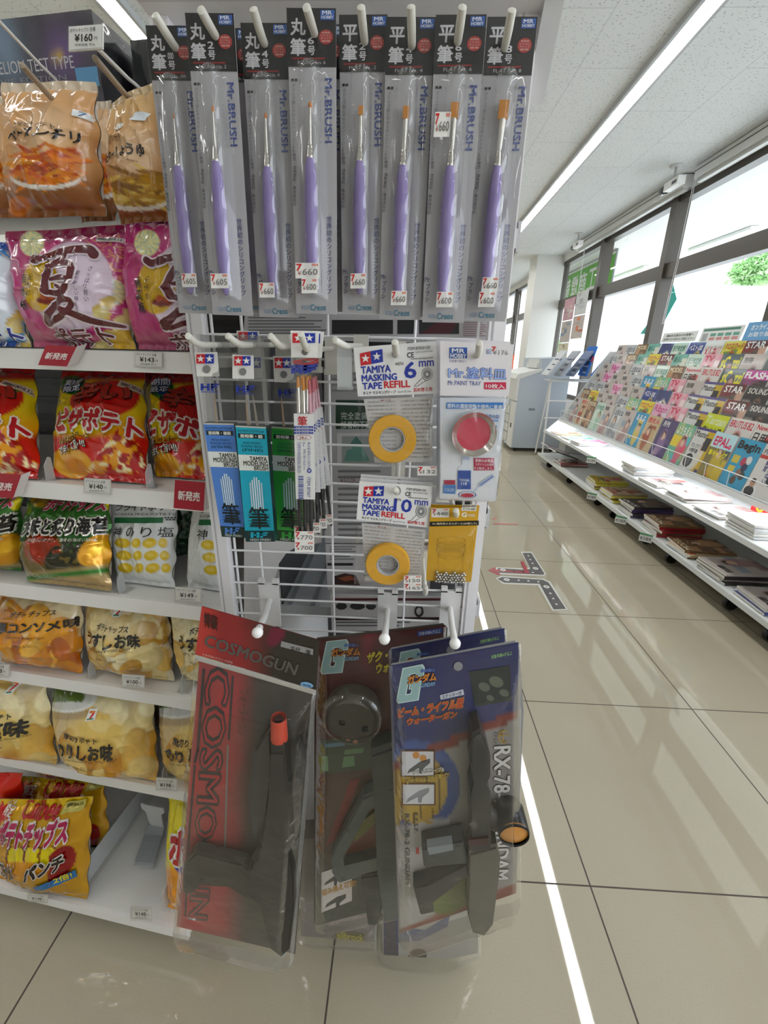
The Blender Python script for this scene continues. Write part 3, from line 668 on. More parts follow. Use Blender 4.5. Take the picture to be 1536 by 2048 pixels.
bag('fry_bag', 'tan bag of butter soy shoestring fries hanging beside the first brush pack', 'hanging fry bags', [(216, 208), (312, 158), (348, 440), (238, 448)], -0.01, 0.032, art_butter, deco_butter, 14, GLOSS, hang=True)

# ---- row one: summer plum chips
def art_natsu(x0, y0, pink=True, k=1.0):
    base, deep = (H('b03a72'), H('8e1250')) if pink else (H('3f7fc0'), H('1f4f9a'))
    def f(C, X, Y, u, v):
        x, y = (X - x0) / k, (Y - y0) / k
        C[:] = base; C = mixc(C, vn(u * 6, v * 6, 3) * .5, H('c76a94') if pink else H('7fb6dd'))
        an = np.arctan2(y - 60, x - 200); C = mixc(C, .55 * (np.sin(an * 34) > 0.55) * elm(x, y, 200, 60, 75, 70, 0, .3), H('e8c070'))
        C = mixc(C, sm(.09, .06, v), deep); C = mixc(C, sm(.93, .96, v), deep)
        for cx, cy, r in ((42, 32, 25), (205, 130, 26)):
            C = mixc(C, elm(x, y, cx, cy, r, r * 1.05, 0, .1), H('e9e3b0')); an = np.arctan2(y - cy, x - cx); C = mixc(C, .6 * (np.sin(an * 12) > .6) * elm(x, y, cx, cy, r, r), H('8fb7b8'))
        C = mixc(C, elm(x, y, 125, 118, 82, 92, .1, .05), H('e3d3e2') if pink else H('dfe8f0')); C = mixc(C, elm(x, y, 60, 115, 38, 54, 0, .06), H('cfa92a'))
        C = mixc(C, elm(x, y, 72, 145, 22, 9, 0, .1), H('7a2a1c')); C = mixc(C, elm(x, y, 65, 138, 7, 7) + elm(x, y, 80, 139, 7, 6), H('b5563a'))
        C = mixc(C, elm(x, y, 85, 240, 75, 42, 0, .2), H('b4607e') if pink else H('4a86bf'))
        return chips(C, x, y, (175, 150, 262, 268), 13, 5, [H('e3c87c'), H('d9b45a'), H('efdfa4')], (18, 28))
    return f
def deco_natsu(x0, y0, full=True, seed=0):
    def f(S, m):
        c, o = H('5e1420'), H('eee0e8')
        def st(pts, wd):
            p = [(x0 + a, y0 + b) for a, b in pts]; S.brush(m, p, tuple(k + .004 for k in wd), o, 2); S.brush(m, p, wd, c, 3)
        st([(48, 62), (62, 68), (88, 56), (120, 46), (150, 42), (162, 52)], (.008, .008, .011)); st([(116, 50), (112, 68), (98, 84), (91, 108), (96, 132)], (.006, .0075, .009)); st([(96, 84), (116, 74), (132, 78), (138, 100), (134, 122), (120, 136), (100, 134)], (.005, .008, .006)); st([(100, 108), (118, 104), (136, 106)], (.004, .006, .004)); st([(112, 120), (124, 126)], (.003, .004, .003))
        st([(130, 132), (116, 152), (98, 172), (80, 192)], (.006, .008, .009)); st([(106, 158), (126, 148), (142, 152), (132, 170), (112, 184), (88, 196)], (.005, .007, .004)); st([(112, 162), (138, 174), (170, 188), (208, 196)], (.005, .010, .004))
        S.out(m, 'ポテト', (x0 + 78, y0 + 206), (x0 + 192, y0 + 196), (x0 + 82, y0 + 240), c, o, .06, .03, 4)
        S.text(m, '南高梅', (x0 + 28, y0 + 94), (x0 + 40, y0 + 94), (x0 + 34, y0 + 166), DK, .02, 3, True); S.text(m, '紀州の', (x0 + 48, y0 + 94), (x0 + 57, y0 + 94), (x0 + 50, y0 + 140), DK, 0, 3, True)
        S.text(m, 'さっぱり軽い', (x0 + 160, y0 + 78), (x0 + 167, y0 + 78), (x0 + 162, y0 + 150), H('4a3a50'), 0, 3, True); S.text(m, '夏の新しい味', (x0 + 146, y0 + 90), (x0 + 152, y0 + 90), (x0 + 148, y0 + 150), H('4a3a50'), 0, 3, True)
        S.poly(m, [(x0 + 158, y0 + 14), (x0 + 202, y0 + 11), (x0 + 203, y0 + 21), (x0 + 160, y0 + 24)], H('d9d3d0'), 3); S.text(m, '00001.2010.12', (x0 + 161, y0 + 15), (x0 + 198, y0 + 13), (x0 + 161, y0 + 20), DK, .02, 4)
    return f
bag('chip_bag', 'magenta plum potato chip bag with huge brushed character, middle of its row', 'plum chip bags', [(12, 464), (254, 450), (270, 708), (76, 700)], 0.035, 0.045, art_natsu(22, 455), deco_natsu(22, 455), 21)
bag('chip_bag', 'magenta plum potato chip bag half hidden behind the round-brush packs', 'plum chip bags', [(246, 418), (398, 436), (404, 735), (278, 708)], 0.045, 0.04, art_natsu(250, 452, True, 1.05), deco_natsu(254, 462), 22)
bag('chip_bag', 'blue summer chip bag cut off by the picture edge', 'blue chip bags', [(-160, 478), (30, 486), (60, 706), (-120, 700)], 0.03, 0.045, art_natsu(-150, 480, False), lambda S, m: S.out(m, 'ポテト', (-60, 655), (14, 652), (-58, 690), H('20308a'), H('e8eef4'), .06, .03), 23)

# ---- row two: pizza potato
def art_pizza(x0, y0, k=1.0):
    def f(C, X, Y, u, v):
        x, y = (X - x0) / k, (Y - y0) / k
        C[:] = H('dcc41c'); C = mixc(C, sm(60, 130, y) * sm(40, 120, x) * .8, H('d98a1e')); C = mixc(C, sm(118, 138, y), H('c2391c')); C = mixc(C, sm(26, 12, y), H('a81a14')); C = mixc(C, sm(206, 212, y), H('b01d16'))
        C = mixc(C, elm(x, y, 88, 56, 72, 38, -.1, .06), H('b82618')); C = mixc(C, elm(x, y, 24, 28, 26, 20, 0, .1), H('2f6b2a')); C = mixc(C, elm(x, y, 24, 28, 14, 13, 0, .05), H('2c4c78'))
        C = mixc(C, elm(x, y, 142, 36, 9, 5, .6), H('3f7a2e'))
        C = mixc(C, elm(x, y, 22, 184, 42, 30, .35, .06), H('dca650')); C = mixc(C, elm(x, y, 30, 190, 30, 16, .5, .3), H('c8842c'))
        tri = (y > 112) * (np.abs(x - 122) < (y - 108) * .72 + 4) * (y < 205)
        C = mixc(C, tri * 1., H('dd9c3c')); C = mixc(C, tri * (vn(x / 12, y / 12, 4) > .55), H('a5281a')); C = mixc(C, tri * (vn(x / 9 + 7, y / 11, 9) > .68), H('efe0b4'))
        C = mixc(C, tri * (vn(x / 6 + 3, y / 16 + 3, 2) > .66) * (y > 165), H('b02a16'))
        for cx, cy in ((112, 134), (136, 146), (96, 160), (150, 168), (124, 176)): C = mixc(C, elm(x, y, cx, cy, 10, 8), H('962018'))
        return C
    return f
def deco_pizza(x0, y0):
    def f(S, m):
        P = lambda a, b: (x0 + a, y0 + b)
        S.out(m, '辛い', P(42, 32), P(140, 20), P(28, 74), H('a01810'), H('3a1008'), .035, .045, 2)
        S.out(m, 'ピザポテト', P(4, 84), P(152, 90), P(-2, 126), RED, H('efe6d8'), .09, .05, 4)
        S.out(m, 'ハバネロとチーズ', P(-2, 136), P(68, 130), P(-4, 147), H('e8c020'), H('20180c'), .07, .02, 3); S.out(m, 'で辛くて旨い!!', P(-6, 150), P(58, 144), P(-8, 164), H('f0ead8'), H('20180c'), .08, .03, 3)
        S.poly(m, [P(116, 16), P(158, 20), P(158, 34), P(112, 30)], H('dcc6b4'), 3); S.text(m, '00001.2010.12', P(119, 20), P(153, 23), P(118, 27), DK, .02, 4)
        S.out(m, '期間', P(6, 14), P(42, 12), P(6, 28), H('e8ecf0'), H('1f3f80'), .08, .02, 3); S.out(m, '限定', P(6, 30), P(42, 28), P(6, 44), H('e8ecf0'), H('1f3f80'), .08, .02, 3)
    return f
bag('chip_bag', 'red and yellow spicy pizza chip bag standing over the middle price tag', 'pizza chip bags', [(127, 742), (289, 733), (298, 966), (106, 956)], 0.03, 0.042, art_pizza(122, 742), deco_pizza(122, 742), 31)
bag('chip_bag', 'red and yellow pizza chip bag with limited-time burst, partly behind the blue brush box', 'pizza chip bags', [(292, 718), (398, 738), (404, 974), (306, 968)], 0.015, 0.036, art_pizza(300, 750, .98), deco_pizza(300, 748), 32, dt=.04)
bag('chip_bag', 'red and yellow pizza chip bag cut off by the picture edge', 'pizza chip bags', [(-130, 735), (72, 735), (78, 962), (-140, 955)], 0.02, 0.05, art_pizza(-110, 742), deco_pizza(-110, 742), 33)

# ---- row three: seaweed chips, white pride bags
def art_nori(x0, y0):
    def f(C, X, Y, u, v):
        x, y = X - x0, Y - y0; C[:] = H('2f5a2c'); C = mixc(C, sm(.55, .2, v) * .4, H('4d8a3a')); C = mixc(C, elm(x, y, 22, 12, 22, 20, 0, .2), H('b08a30')); C = mixc(C, sm(110, 130, y) * .75, H('7c6238'))
        C = mixc(C, elm(x, y, 26, 112, 40, 34, 0, .2), H('9a3a20')); C = mixc(C, elm(x, y, 78, 130, 52, 34, -.4, .12) * (vn(x / 7, y / 7, 3) > .3), H('2b2c1c')); C = mixc(C, elm(x, y, 140, 118, 46, 32, -.5, .06), H('d2992e')); C = mixc(C, elm(x, y, 140, 112, 30, 14, -.5, .4), H('e3b350'))
        C = mixc(C, elm(x, y, 110, 165, 40, 18, .3, .1), H('3c3420')); C = mixc(C, sm(165, 176, y + x * .12 + 8), H('b8a078')); C = mixc(C, np.exp(-((y + x * .1 - 172) / 6) ** 2), H('2c7a34'))
        C = mixc(C, elm(x, y, 160, 22, 13, 16), H('d8c840')); return C
    return f
def deco_nori(x0, y0):
    def f(S, m):
        P = lambda a, b: (x0 + a, y0 + b)
        S.out(m, 'ポテトチップス', P(30, 12), P(134, 12), P(28, 36), H('c02848'), H('e8d8d8'), .07, .05, 2)
        S.out(m, '大味と炙り海苔味', P(-4, 54), P(162, 50), P(-4, 86), DK, H('ece6dc'), .1, .045, 4)
        S.text(m, '風味豊かな香りと、素材の海ぽい旨味', P(16, 92), P(128, 92), P(16, 99), H('e6e0d0'), 0, 3)
        S.text(m, '旨辛', P(154, 14), P(168, 16), P(154, 30), H('20502a'), .02, 3)
    return f
bag('chip_bag', 'green potato chip bag with grilled seaweed lettering and pink logo', 'seaweed chip bags', [(60, 984), (222, 984), (224, 1165), (56, 1180)], 0.03, 0.05, art_nori(58, 984), deco_nori(58, 984), 41, FOILM)
bag('chip_bag', 'green seaweed chip bag cut off by the picture edge', 'seaweed chip bags', [(-130, 984), (44, 984), (46, 1160), (-130, 1170)], 0.035, 0.05, art_nori(-130, 984), deco_nori(-130, 984), 42, FOILM, dt=.035)
def art_pride(x0, y0):
    def f(C, X, Y, u, v):
        x, y = X - x0, Y - y0; C[:] = H('dfe0de')
        for r in range(3):
            for c in range(4):
                cx, cy = 25 + c * 27 + r * 3, 106 + r * 25; a = (16, 9, 15, 11)[c] * (1.0 if c < 3 else .9)
                C = mixc(C, elm(x, y, cx + 2, cy + 2, a, 10, (.1, .5, -.2, .6)[c], .15) * .5, H('b9b6a8')); C = mixc(C, elm(x, y, cx, cy, a, 10, (.1, .5, -.2, .6)[c], .08), H('d2b44e')); C = mixc(C, elm(x, y, cx - 2, cy - 1, a * .6, 5, .2, .5) * .6, H('e5d080'))
        return C
    return f
def deco_pride(x0, y0):
    def f(S, m):
        P = lambda a, b: (x0 + a, y0 + b)
        S.line(m, [P(14, 4), P(18, 14), P(28, 18), P(40, 14), P(46, 4)], .0012, DK, 2); S.text(m, '湖', P(22, -2), P(38, -2), P(22, 12), DK, .02)
        for i in range(3): S.rect(m, x0 + 52, y0 + 4 + i * 5, x0 + 96, y0 + 6 + i * 5, H('8a8a8a'), 2)
        S.text(m, 'プライドポテト', P(8, 28), P(126, 26), P(8, 42), DK, .02); S.text(m, 'KOIKEYA PRIDE POTATO', P(8, 46), P(124, 46), P(8, 51), H('3a3a3a'))
        S.rect(m, x0 + 7, y0 + 55, x0 + 104, y0 + 66, H('1d6a3c'), 2)
        for i in range(8):
            a, b = i % 4, i // 4; S.rect(m, x0 + 106 + a * 4 + b * 2, y0 + 54 + b * 4, x0 + 109 + a * 4 + b * 2, y0 + 57 + b * 4, DK, 2)
        for i, c in enumerate('神のり塩'): S.text(m, c, P(8 + i * 30, 74), P(28 + i * 30, 74), P(8 + i * 30, 94), DK, 0)
    return f
bag('chip_bag', 'white bag of seaweed salt chips with rows of pictured chips, fully visible', 'white pride chip bags', [(220, 983), (356, 985), (347, 1166), (236, 1172)], 0.02, 0.03, art_pride(220, 980), deco_pride(220, 980), 43, CARD, wr=.6)
bag('chip_bag', 'white seaweed salt chip bag half behind the white rack upright', 'white pride chip bags', [(390, 988), (452, 990), (446, 1182), (376, 1174)], 0.025, 0.03, art_pride(392, 984), deco_pride(392, 984), 44, CARD, wr=.6)
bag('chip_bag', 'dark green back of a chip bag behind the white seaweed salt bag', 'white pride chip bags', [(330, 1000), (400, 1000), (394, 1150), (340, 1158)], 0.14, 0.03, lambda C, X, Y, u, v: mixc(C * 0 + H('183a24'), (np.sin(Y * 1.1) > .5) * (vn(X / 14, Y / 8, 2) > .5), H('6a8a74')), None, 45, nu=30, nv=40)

# ---- row four: plain chips
def art_plain(x0, y0, pal, top, w_=165):
    def f(C, X, Y, u, v):
        x, y = X - x0, Y - y0; C[:] = top; C = chips(C, x, y, (0, 40, w_, 170), 46, int(abs(x0)) + 3, pal, (22, 40)); C = mixc(C, .55 * elm(x, y, w_ * .45, 70, 62, 34, 0, .5), pal[1]); return C
    return f
def deco_cons(S, m):
    S.text(m, 'ポテトチップス', (22, 1224), (105, 1222), (22, 1234), DK, .02); S.text(m, '厚コンソメ味', (2, 1243), (143, 1241), (4, 1262), DK, .04); S.text(m, 'Consomme Potato Chips', (24, 1267), (97, 1269), (24, 1273), H('4a3016')); S.text(m, '60g 361 kcal', (40, 1283), (78, 1284), (40, 1288), H('4a3016')); seven(S, m, 67, 1197, 1.0)
bag('chip_bag', 'orange consomme potato chip bag beside the lightly salted ones', 'plain chip bags', [(2, 1184), (168, 1182), (164, 1338), (6, 1330)], 0.03, 0.05, art_plain(0, 1178, [H('d08a34'), H('dc9c48'), H('bb6a22'), H('e6b666')], H('d8c9a8')), deco_cons, 51)
def deco_usu(x0, y0):
    def f(S, m):
        P = lambda a, b: (x0 + a, y0 + b)
        S.text(m, 'ポテトチップス', P(30, 50), P(92, 56), P(30, 62), DK, .02); S.text(m, 'うすしお味', P(5, 66), P(114, 72), P(6, 92), DK, .04); S.text(m, 'Lightly Salted Potato Chips', P(14, 97), P(98, 96), P(15, 103), H('4a3a20')); S.text(m, '60g 336 kcal', P(32, 114), P(78, 116), P(32, 120), H('4a3a20')); seven(S, m, x0 + 62, y0 + 30, .95)
        S.text(m, 'date 2010.12', P(124, 8), P(152, 6), P(124, 12), DK)
    return f
bag('chip_bag', 'cream bag of lightly salted potato chips above the hundred yen tag', 'plain chip bags', [(170, 1186), (334, 1198), (345, 1360), (182, 1342)], 0.04, 0.045, art_plain(168, 1190, PALE, H('dfd3b8')), deco_usu(170, 1194), 52)
bag('chip_bag', 'cream lightly salted chip bag partly behind the red water gun bag', 'plain chip bags', [(338, 1200), (440, 1212), (446, 1368), (366, 1362)], 0.04, 0.035, art_plain(345, 1196, PALE, H('dfd3b8')), deco_usu(355, 1202), 53)
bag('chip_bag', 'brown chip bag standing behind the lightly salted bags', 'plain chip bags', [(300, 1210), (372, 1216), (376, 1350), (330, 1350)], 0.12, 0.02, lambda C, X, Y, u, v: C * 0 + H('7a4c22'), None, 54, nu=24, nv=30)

# ---- row five: thick cut chips with green seaweed bowl
def art_thick(x0, y0, bowl=True):
    def f(C, X, Y, u, v):
        x, y = X - x0, Y - y0; C[:] = H('d9cfb8'); C = mixc(C, sm(.0, .2, v), H('c9b48c'))
        C = chips(C, x, y, (90, 30, 225, 185), 26, 9, PALE, (26, 46)); C = chips(C, x, y, (20, 130, 225, 190), 26, 10, PC, (26, 44)); C = mixc(C, .7 * elm(x, y, 98, 112, 74, 50, 0, .4), H('e2c67e'))
        if bowl: C = mixc(C, elm(x, y, 38, 32, 60, 34, 0, .03), H('e6e6e2')); C = mixc(C, elm(x, y, 38, 36, 50, 25, 0, .03) * (y > 30), H('cfcfcb')); C = mixc(C, elm(x, y, 34, 32, 40, 24, 0, .1) * (y < 44 - 0 * x) * (vn(x / 3, y / 3, 5) > .12), H('566a34')); C = mixc(C, np.clip(elm(x, y, 38, 60, 62, 22, 0, .2) - elm(x, y, 38, 46, 60, 20, 0, .1), 0, 1) * .5, H('8a7460'))
        return C
    return f
def deco_thick(x0, y0, t2):
    def f(S, m):
        P = lambda a, b: (x0 + a, y0 + b)
        S.text(m, '厚切りポテト', P(40, 98), P(110, 106), P(40, 110), DK, .025); S.text(m, t2, P(24, 116), P(138, 122), P(26, 144), DK, .045); S.text(m, 'Thick Cut Seaweed & Salt Potato Chips', P(30, 148), P(144, 150), P(30, 153), H('4a3a20')); S.text(m, '56g 321 kcal', P(64, 162), P(102, 164), P(64, 168), H('5a4a30')); seven(S, m, x0 + 87, y0 + 69, .9)
        S.text(m, '00001.2010.12', P(150, 16), P(180, 20), P(150, 20), DK)
    return f
bag('chip_bag', 'thick-cut seaweed salt chip bag with a bowl of green powder, whole front showing', 'thick cut chip bags', [(98, 1360), (302, 1378), (316, 1546), (134, 1548)], 0.04, 0.055, art_thick(97, 1360), deco_thick(97, 1360, 'のりしお味'), 61)
bag('chip_bag', 'thick-cut seaweed salt chip bag mostly behind the red water gun bag', 'thick cut chip bags', [(314, 1374), (440, 1386), (444, 1562), (334, 1556)], 0.035, 0.045, art_thick(314, 1372), deco_thick(314, 1368, 'のりしお味'), 62)
bag('chip_bag', 'pale thick-cut salt chip bag cut off by the picture edge', 'thick cut chip bags', [(-110, 1352), (94, 1358), (118, 1540), (-90, 1540)], 0.03, 0.055, art_thick(-110, 1352, False), deco_thick(-86, 1320, '厚塩味'), 63)
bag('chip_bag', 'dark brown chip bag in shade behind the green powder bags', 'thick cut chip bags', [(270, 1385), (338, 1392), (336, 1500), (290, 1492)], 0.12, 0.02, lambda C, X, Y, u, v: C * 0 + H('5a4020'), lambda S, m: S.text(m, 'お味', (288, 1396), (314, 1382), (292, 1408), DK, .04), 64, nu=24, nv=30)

# ---- bottom shelf: gold punch bags
def art_gold(x0, y0):
    def f(C, X, Y, u, v):
        x, y = X - x0, Y - y0; C[:] = H('d0a21c'); C = mixc(C, .4 * vn(u * 7, v * 7, 6), H('8a5c10')); C = mixc(C, sm(.08, .05, v), H('e2c04a'))
        an = np.arctan2(y - 26, x - 2); rr = np.hypot(x - 2, (y - 26)); C = mixc(C, (rr < 19 + 5 * np.sin(an * 12)) * 1., H('c01c22'))
        for cx in (32, 66, 96): C = mixc(C, elm(x, y, cx, 116, 17, 26, 0, .03) * (y > 96), H('e8d83c')); C = mixc(C, np.clip(elm(x, y, cx, 116, 21, 30, 0, .02) - elm(x, y, cx, 116, 17, 26, 0, .02), 0, 1) * (y > 92), H('6a1414'))
        C = mixc(C, elm(x, y, 118, 128, 26, 44, .7, .05) * (x > 96), H('8e1a16')); C = mixc(C, elm(x, y, 40, 142, 60, 20, 0, .2), H('d89a34')); return C
    return f
def deco_gold(x0, y0):
    def f(S, m):
        P = lambda a, b: (x0 + a, y0 + b)
        S.text(m, 'Calbee', P(32, 14), P(107, 18), P(32, 40), RED, .05); S.text(m, 'コク', P(-8, 14), P(14, 14), P(-8, 24), H('f4e8e0'), .03, 3); S.text(m, '限定', P(-8, 26), P(14, 26), P(-8, 40), H('f4e8e0'), .03, 3)
        S.out(m, 'ポテトチップス', P(0, 46), P(130, 44), P(2, 86), H('b81c56'), H('f0e8e8'), .08, .06, 3)
        S.poly(m, [P(112, 22), P(152, 16), P(150, 34), P(112, 38)], H('c9bf62'), 3); S.text(m, '00001.2010.12', P(116, 25), P(147, 21), P(116, 30), DK, .02, 4)
        S.out(m, 'コンソメ', P(10, 116), P(44, 118), P(10, 142), H('2a1410'), H('e8e4dc'), .08, .03, 3); S.out(m, 'パンチ', P(70, 118), P(130, 106), P(68, 146), H('2a1410'), H('e8e4dc'), .08, .05, 4)
        S.poly(m, [P(76, 164), P(146, 144), P(148, 160), P(80, 176)], H('2c74b4'), 4); S.text(m, '2倍!', P(112, 150), P(140, 146), P(114, 162), H('e8d83c'), .04, 5)
    return f
bag('chip_bag', 'gold foil consomme punch chip bag at the front of the bottom shelf', 'gold punch chip bags', [(-14, 1600), (182, 1594), (172, 1776), (0, 1784)], -0.05, 0.04, art_gold(0, 1600), deco_gold(0, 1600), 71, FOILM)
bag('chip_bag', 'gold foil punch chip bag second from the front on the bottom shelf', 'gold punch chip bags', [(36, 1554), (206, 1560), (214, 1676), (60, 1690)], 0.04, 0.036, art_gold(48, 1556), deco_gold(48, 1556), 72, FOILM)
bag('chip_bag', 'gold foil punch chip bag third back near the white pusher', 'gold punch chip bags', [(100, 1552), (240, 1556), (250, 1650), (120, 1700)], 0.12, 0.04, art_gold(98, 1540), None, 73, FOILM, nu=40, nv=50)
bag('chip_bag', 'red chip bag cut off by the picture edge on the bottom shelf', 'red chip bags', [(-120, 1540), (44, 1548), (34, 1674), (-110, 1680)], 0.06, 0.04, lambda C, X, Y, u, v: mixc(C * 0 + H('c8301c'), vn(u * 5, v * 5, 3) * .5, H('e0601c')), None, 74, FOILM, nu=40, nv=50)
def art_yel(C, X, Y, u, v):
    C[:] = H('dfd010'); C = mixc(C, sm(1722, 1745, Y), H('d8942c')); C = mixc(C, elm(X, Y, 372, 1725, 26, 24, 0, .03), H('2030a0')); C = mixc(C, elm(X, Y, 380, 1722, 22, 18, 0, .03), H('e8d81c')); return C
bag('chip_bag', 'yellow chip bag with red lettering squeezed behind the water gun bag on the bottom shelf', 'yellow chip bags', [(338, 1584), (440, 1596), (436, 1836), (332, 1818)], -0.055, 0.035, art_yel, lambda S, m: S.out(m, 'ポテト', (346, 1652), (480, 1668), (346, 1716), H('b8161c'), H('f0ece0'), .08, .06, 3), 75)
# ------------------------------------------------------------------ top of the snack shelf: kit boxes, wire hooks, price card
m = MB(); m.box((-1.0, 0.1, 1.42), (0.0, 0.36, 1.44), OFFW); m.obj('shelf_board', STEEL, unit)
def at_g(s_, t, z): return Matrix(((EX[0], EY[0], 0, G0[0] + EX[0] * s_ + EY[0] * t), (EX[1], EY[1], 0, G0[1] + EX[1] * s_ + EY[1] * t), (0, 0, 1, z), (0, 0, 0, 1)))
def kitbox(name, label, s0, s1, t0, t1, z0, z1, deco=None, body=None, wrap=True):
    b = thing(name, label, 'box', 'boxed kits on top of the snack shelf', at_g(s0, t0, z0)); w_, d, h = s1 - s0, t1 - t0, z1 - z0
    m = MB(); m.box((0, 0, 0), (w_, d, h), H('17161a') if body is None else body)
    S = Sheet(G0 + EX * s0 + EY * t0 + np.array([0, 0, z0]), -EY)
    def f(V): return V
    loc = lambda ab, lift=0: np.column_stack([np.atleast_2d(ab)[:, 0], np.full(len(np.atleast_2d(ab)), -0.0002 - lift), np.atleast_2d(ab)[:, 1]])
    S.loc = loc
    if deco: deco(S, m, w_, h, d)
    m.obj('carton', GLOSS, b)
    if wrap:
        m = MB(); e = 0.0025; u = np.linspace(-e, w_ + e, 24); v = np.linspace(-e, h + e, 18); U, V_ = np.meshgrid(u, v); m.grid(np.dstack([U, -0.004 - 0.0016 * vn(U * 40, V_ * 40, 3), h - V_]), WHITE)
        u = np.linspace(-e, d + e, 12); U, V_ = np.meshgrid(u, v); m.grid(np.dstack([np.full_like(U, w_ + e) + .001 * vn(U * 50, V_ * 50, 5), U, h - V_]), WHITE)
        m.obj('shrink_wrap', BOXWRAP, b, True)
    return b
def deco_eva(S, m, w_, h, d):
    R = np.random.RandomState(4); u, v = np.meshgrid(np.linspace(0, w_, 40), np.linspace(0, h, 26)); n = vn(u * 60, v * 60, 8)[..., None]; C = H('2a2630') * (1 - n) + H('4a4450') * n
    C = mixc(C, np.exp(-(((u - w_ * .86) / .03) ** 2 + ((v - h * .6) / .03) ** 2)), H('6a4a86')); C = mixc(C, np.exp(-(((u - w_ * .62) / .03) ** 2 + ((v - h * .75) / .05) ** 2)), H('7a90a8')); C = mixc(C, np.exp(-(((u - w_ * .84) / .008) ** 2 + ((v - h * .58) / .008) ** 2)), H('d8b040'))
    m.grid(np.dstack([u, u * 0 - 0.0002, v]), C)
    S.text(m, 'EVANGELION TEST TYPE', (w_ * .45, h * .58), (w_ * .9, h * .58), (w_ * .45, h * .45), H('cfcdd2'), 0, 2, local=True); S.text(m, 'MOVIE EDITION', (w_ * .5, h * .4), (w_ * .86, h * .4), (w_ * .5, h * .34), H('8f8d94'), 0, 2, local=True)
    S.flat(m, np.array([(w_ * .9, h * .25), (w_ * .99, h * .25), (w_ * .99, h * .45), (w_ * .9, h * .45)]), np.array([(0, 1, 2), (0, 2, 3)]), H('5a9ac8'), 2)
def deco_white(S, m, w_, h, d):
    V, T = unit_text('GUNDAM', .03); m.add(np.column_stack([np.full(len(V), w_ + .0006), .01 + V[:, 0] * (d - .02), h * .5 + V[:, 1] * h * .22]), T, DK); S.text(m, 'GUNDAM', (w_ * .6, h * .8), (w_ * .96, h * .8), (w_ * .6, h * .4), DK, .03, 2, local=True)
kitbox('kit_box', 'shrink-wrapped dark kit box with pale serif lettering, stacked on a white box above the fries', -0.62, -0.2, 0.2, 0.325, 1.5435, 1.66, deco_eva)
kitbox('kit_box', 'white kit box lying under the dark wrapped kit box on top of the snack shelf', -0.62, -0.2, 0.2, 0.325, 1.4405, 1.54, deco_white, H('d0cecb'), False)
kitbox('kit_box', 'dark wrapped kit box peeking out beside the first round-brush pack, behind the larger box', -0.185, -0.08, 0.26, 0.34, 1.4435, 1.655, None)
def wirehook(label, p_base, t0, p_mid, t1, p_tip, t2, r, col, grp):
    a, b, c = gloc([p_base], t0)[0], gloc([p_mid], t1)[0], gloc([p_tip], t2)[0]
    k = thing('wire_hook', label, 'hook', grp, GM); m = MB()
    m.tube([a, (a + b) / 2, b * 1.0, b * .8 + c * .2 + np.array([0, 0, -.001]), c], r, col, 8); m.obj('rod', STEEL, k, True); return k
m = MB(); z_ = gloc([(128, 240)], .172)[0][2]; m.tube([(-1.0, .1795, z_), (.0, .1795, z_)], .004, H('b8b4ae'), 8); m.obj('hook_rail', STEEL, unit, True)
br = H('9a8a78')
wirehook('brown wire hook carrying the bacon fry bag', (128, 240), 0.17, (112, 205), -0.035, (44, 130), -0.09, 0.0028, br, 'fry bag hooks')
wirehook('brown wire hook carrying the butter soy fry bag', (280, 222), 0.17, (262, 200), -0.01, (190, 116), -0.08, 0.0028, br, 'fry bag hooks')
wirehook('thin pale rod reaching in from the picture edge above the bacon fry bag', (150, 200), 0.15, (100, 148), 0.02, (-6, 38), -0.08, 0.0016, H('d0cdc8'), 'price card rods')
wirehook('thin pale rod that holds the price card by the kit box', (292, 188), 0.17, (270, 168), 0.05, (196, 98), -0.095, 0.002, H('d0cdc8'), 'price card rods')
TG = H('eceae6')
def price_tag(label, px, t, yen, grp='shelf edge price tags', w_=None, tilt=0.0, cls='price_tag'):
    x0, y0, x1, y1 = px; S = gsheet(((x0 + x1) / 2, (y0 + y1) / 2), t); th = thing(cls, label, 'price tag', grp, S.matrix())
    m = MB(); S.card(m, [(x0, y0), (x1, y0 + tilt), (x1, y1 + tilt), (x0, y1)], 0.0015, H('d6d3cd')); S.poly(m, [(x0 + 2, y0 + 1), (x1 - 1, y0 + 1 + tilt), (x1 - 1, y1 - 3 + tilt), (x0 + 2, y1 - 3)], TG, 1)
    h = y1 - y0; w2 = x1 - x0
    S.text(m, 'ポテトチップス 各種', (x0 + 4, y0 + h * .1), (x0 + w2 * .8, y0 + h * .1 + tilt * .8), (x0 + 4, y0 + h * .28), H('4a4a4a'), 0, 2)
    S.text(m, '¥' + yen, (x0 + w2 * .2, y0 + h * .36 + tilt * .3), (x0 + w2 * .72, y0 + h * .36 + tilt * .7), (x0 + w2 * .2, y0 + h * .66 + tilt * .3), DK, .03, 2); S.text(m, '円', (x0 + w2 * .77, y0 + h * .5 + tilt * .8), (x0 + w2 * .86, y0 + h * .5 + tilt * .8), (x0 + w2 * .77, y0 + h * .64 + tilt * .8), DK, 0, 2)
    S.text(m, '本体価格 税込', (x0 + w2 * .2, y0 + h * .74 + tilt * .4), (x0 + w2 * .8, y0 + h * .74 + tilt * .7), (x0 + w2 * .2, y0 + h * .85 + tilt * .4), H('6a6a6a'), 0, 2)
    m.obj('card', CARD, th)
    m = MB(); S.poly(m, [(x0 - 1, y0 - 1), (x1 + 2, y0 - 1 + tilt), (x1 + 2, y1 + 2 + tilt), (x0 - 1, y1 + 2)], WHITE, 6); m.obj('clear_sleeve', FILM, th); return th
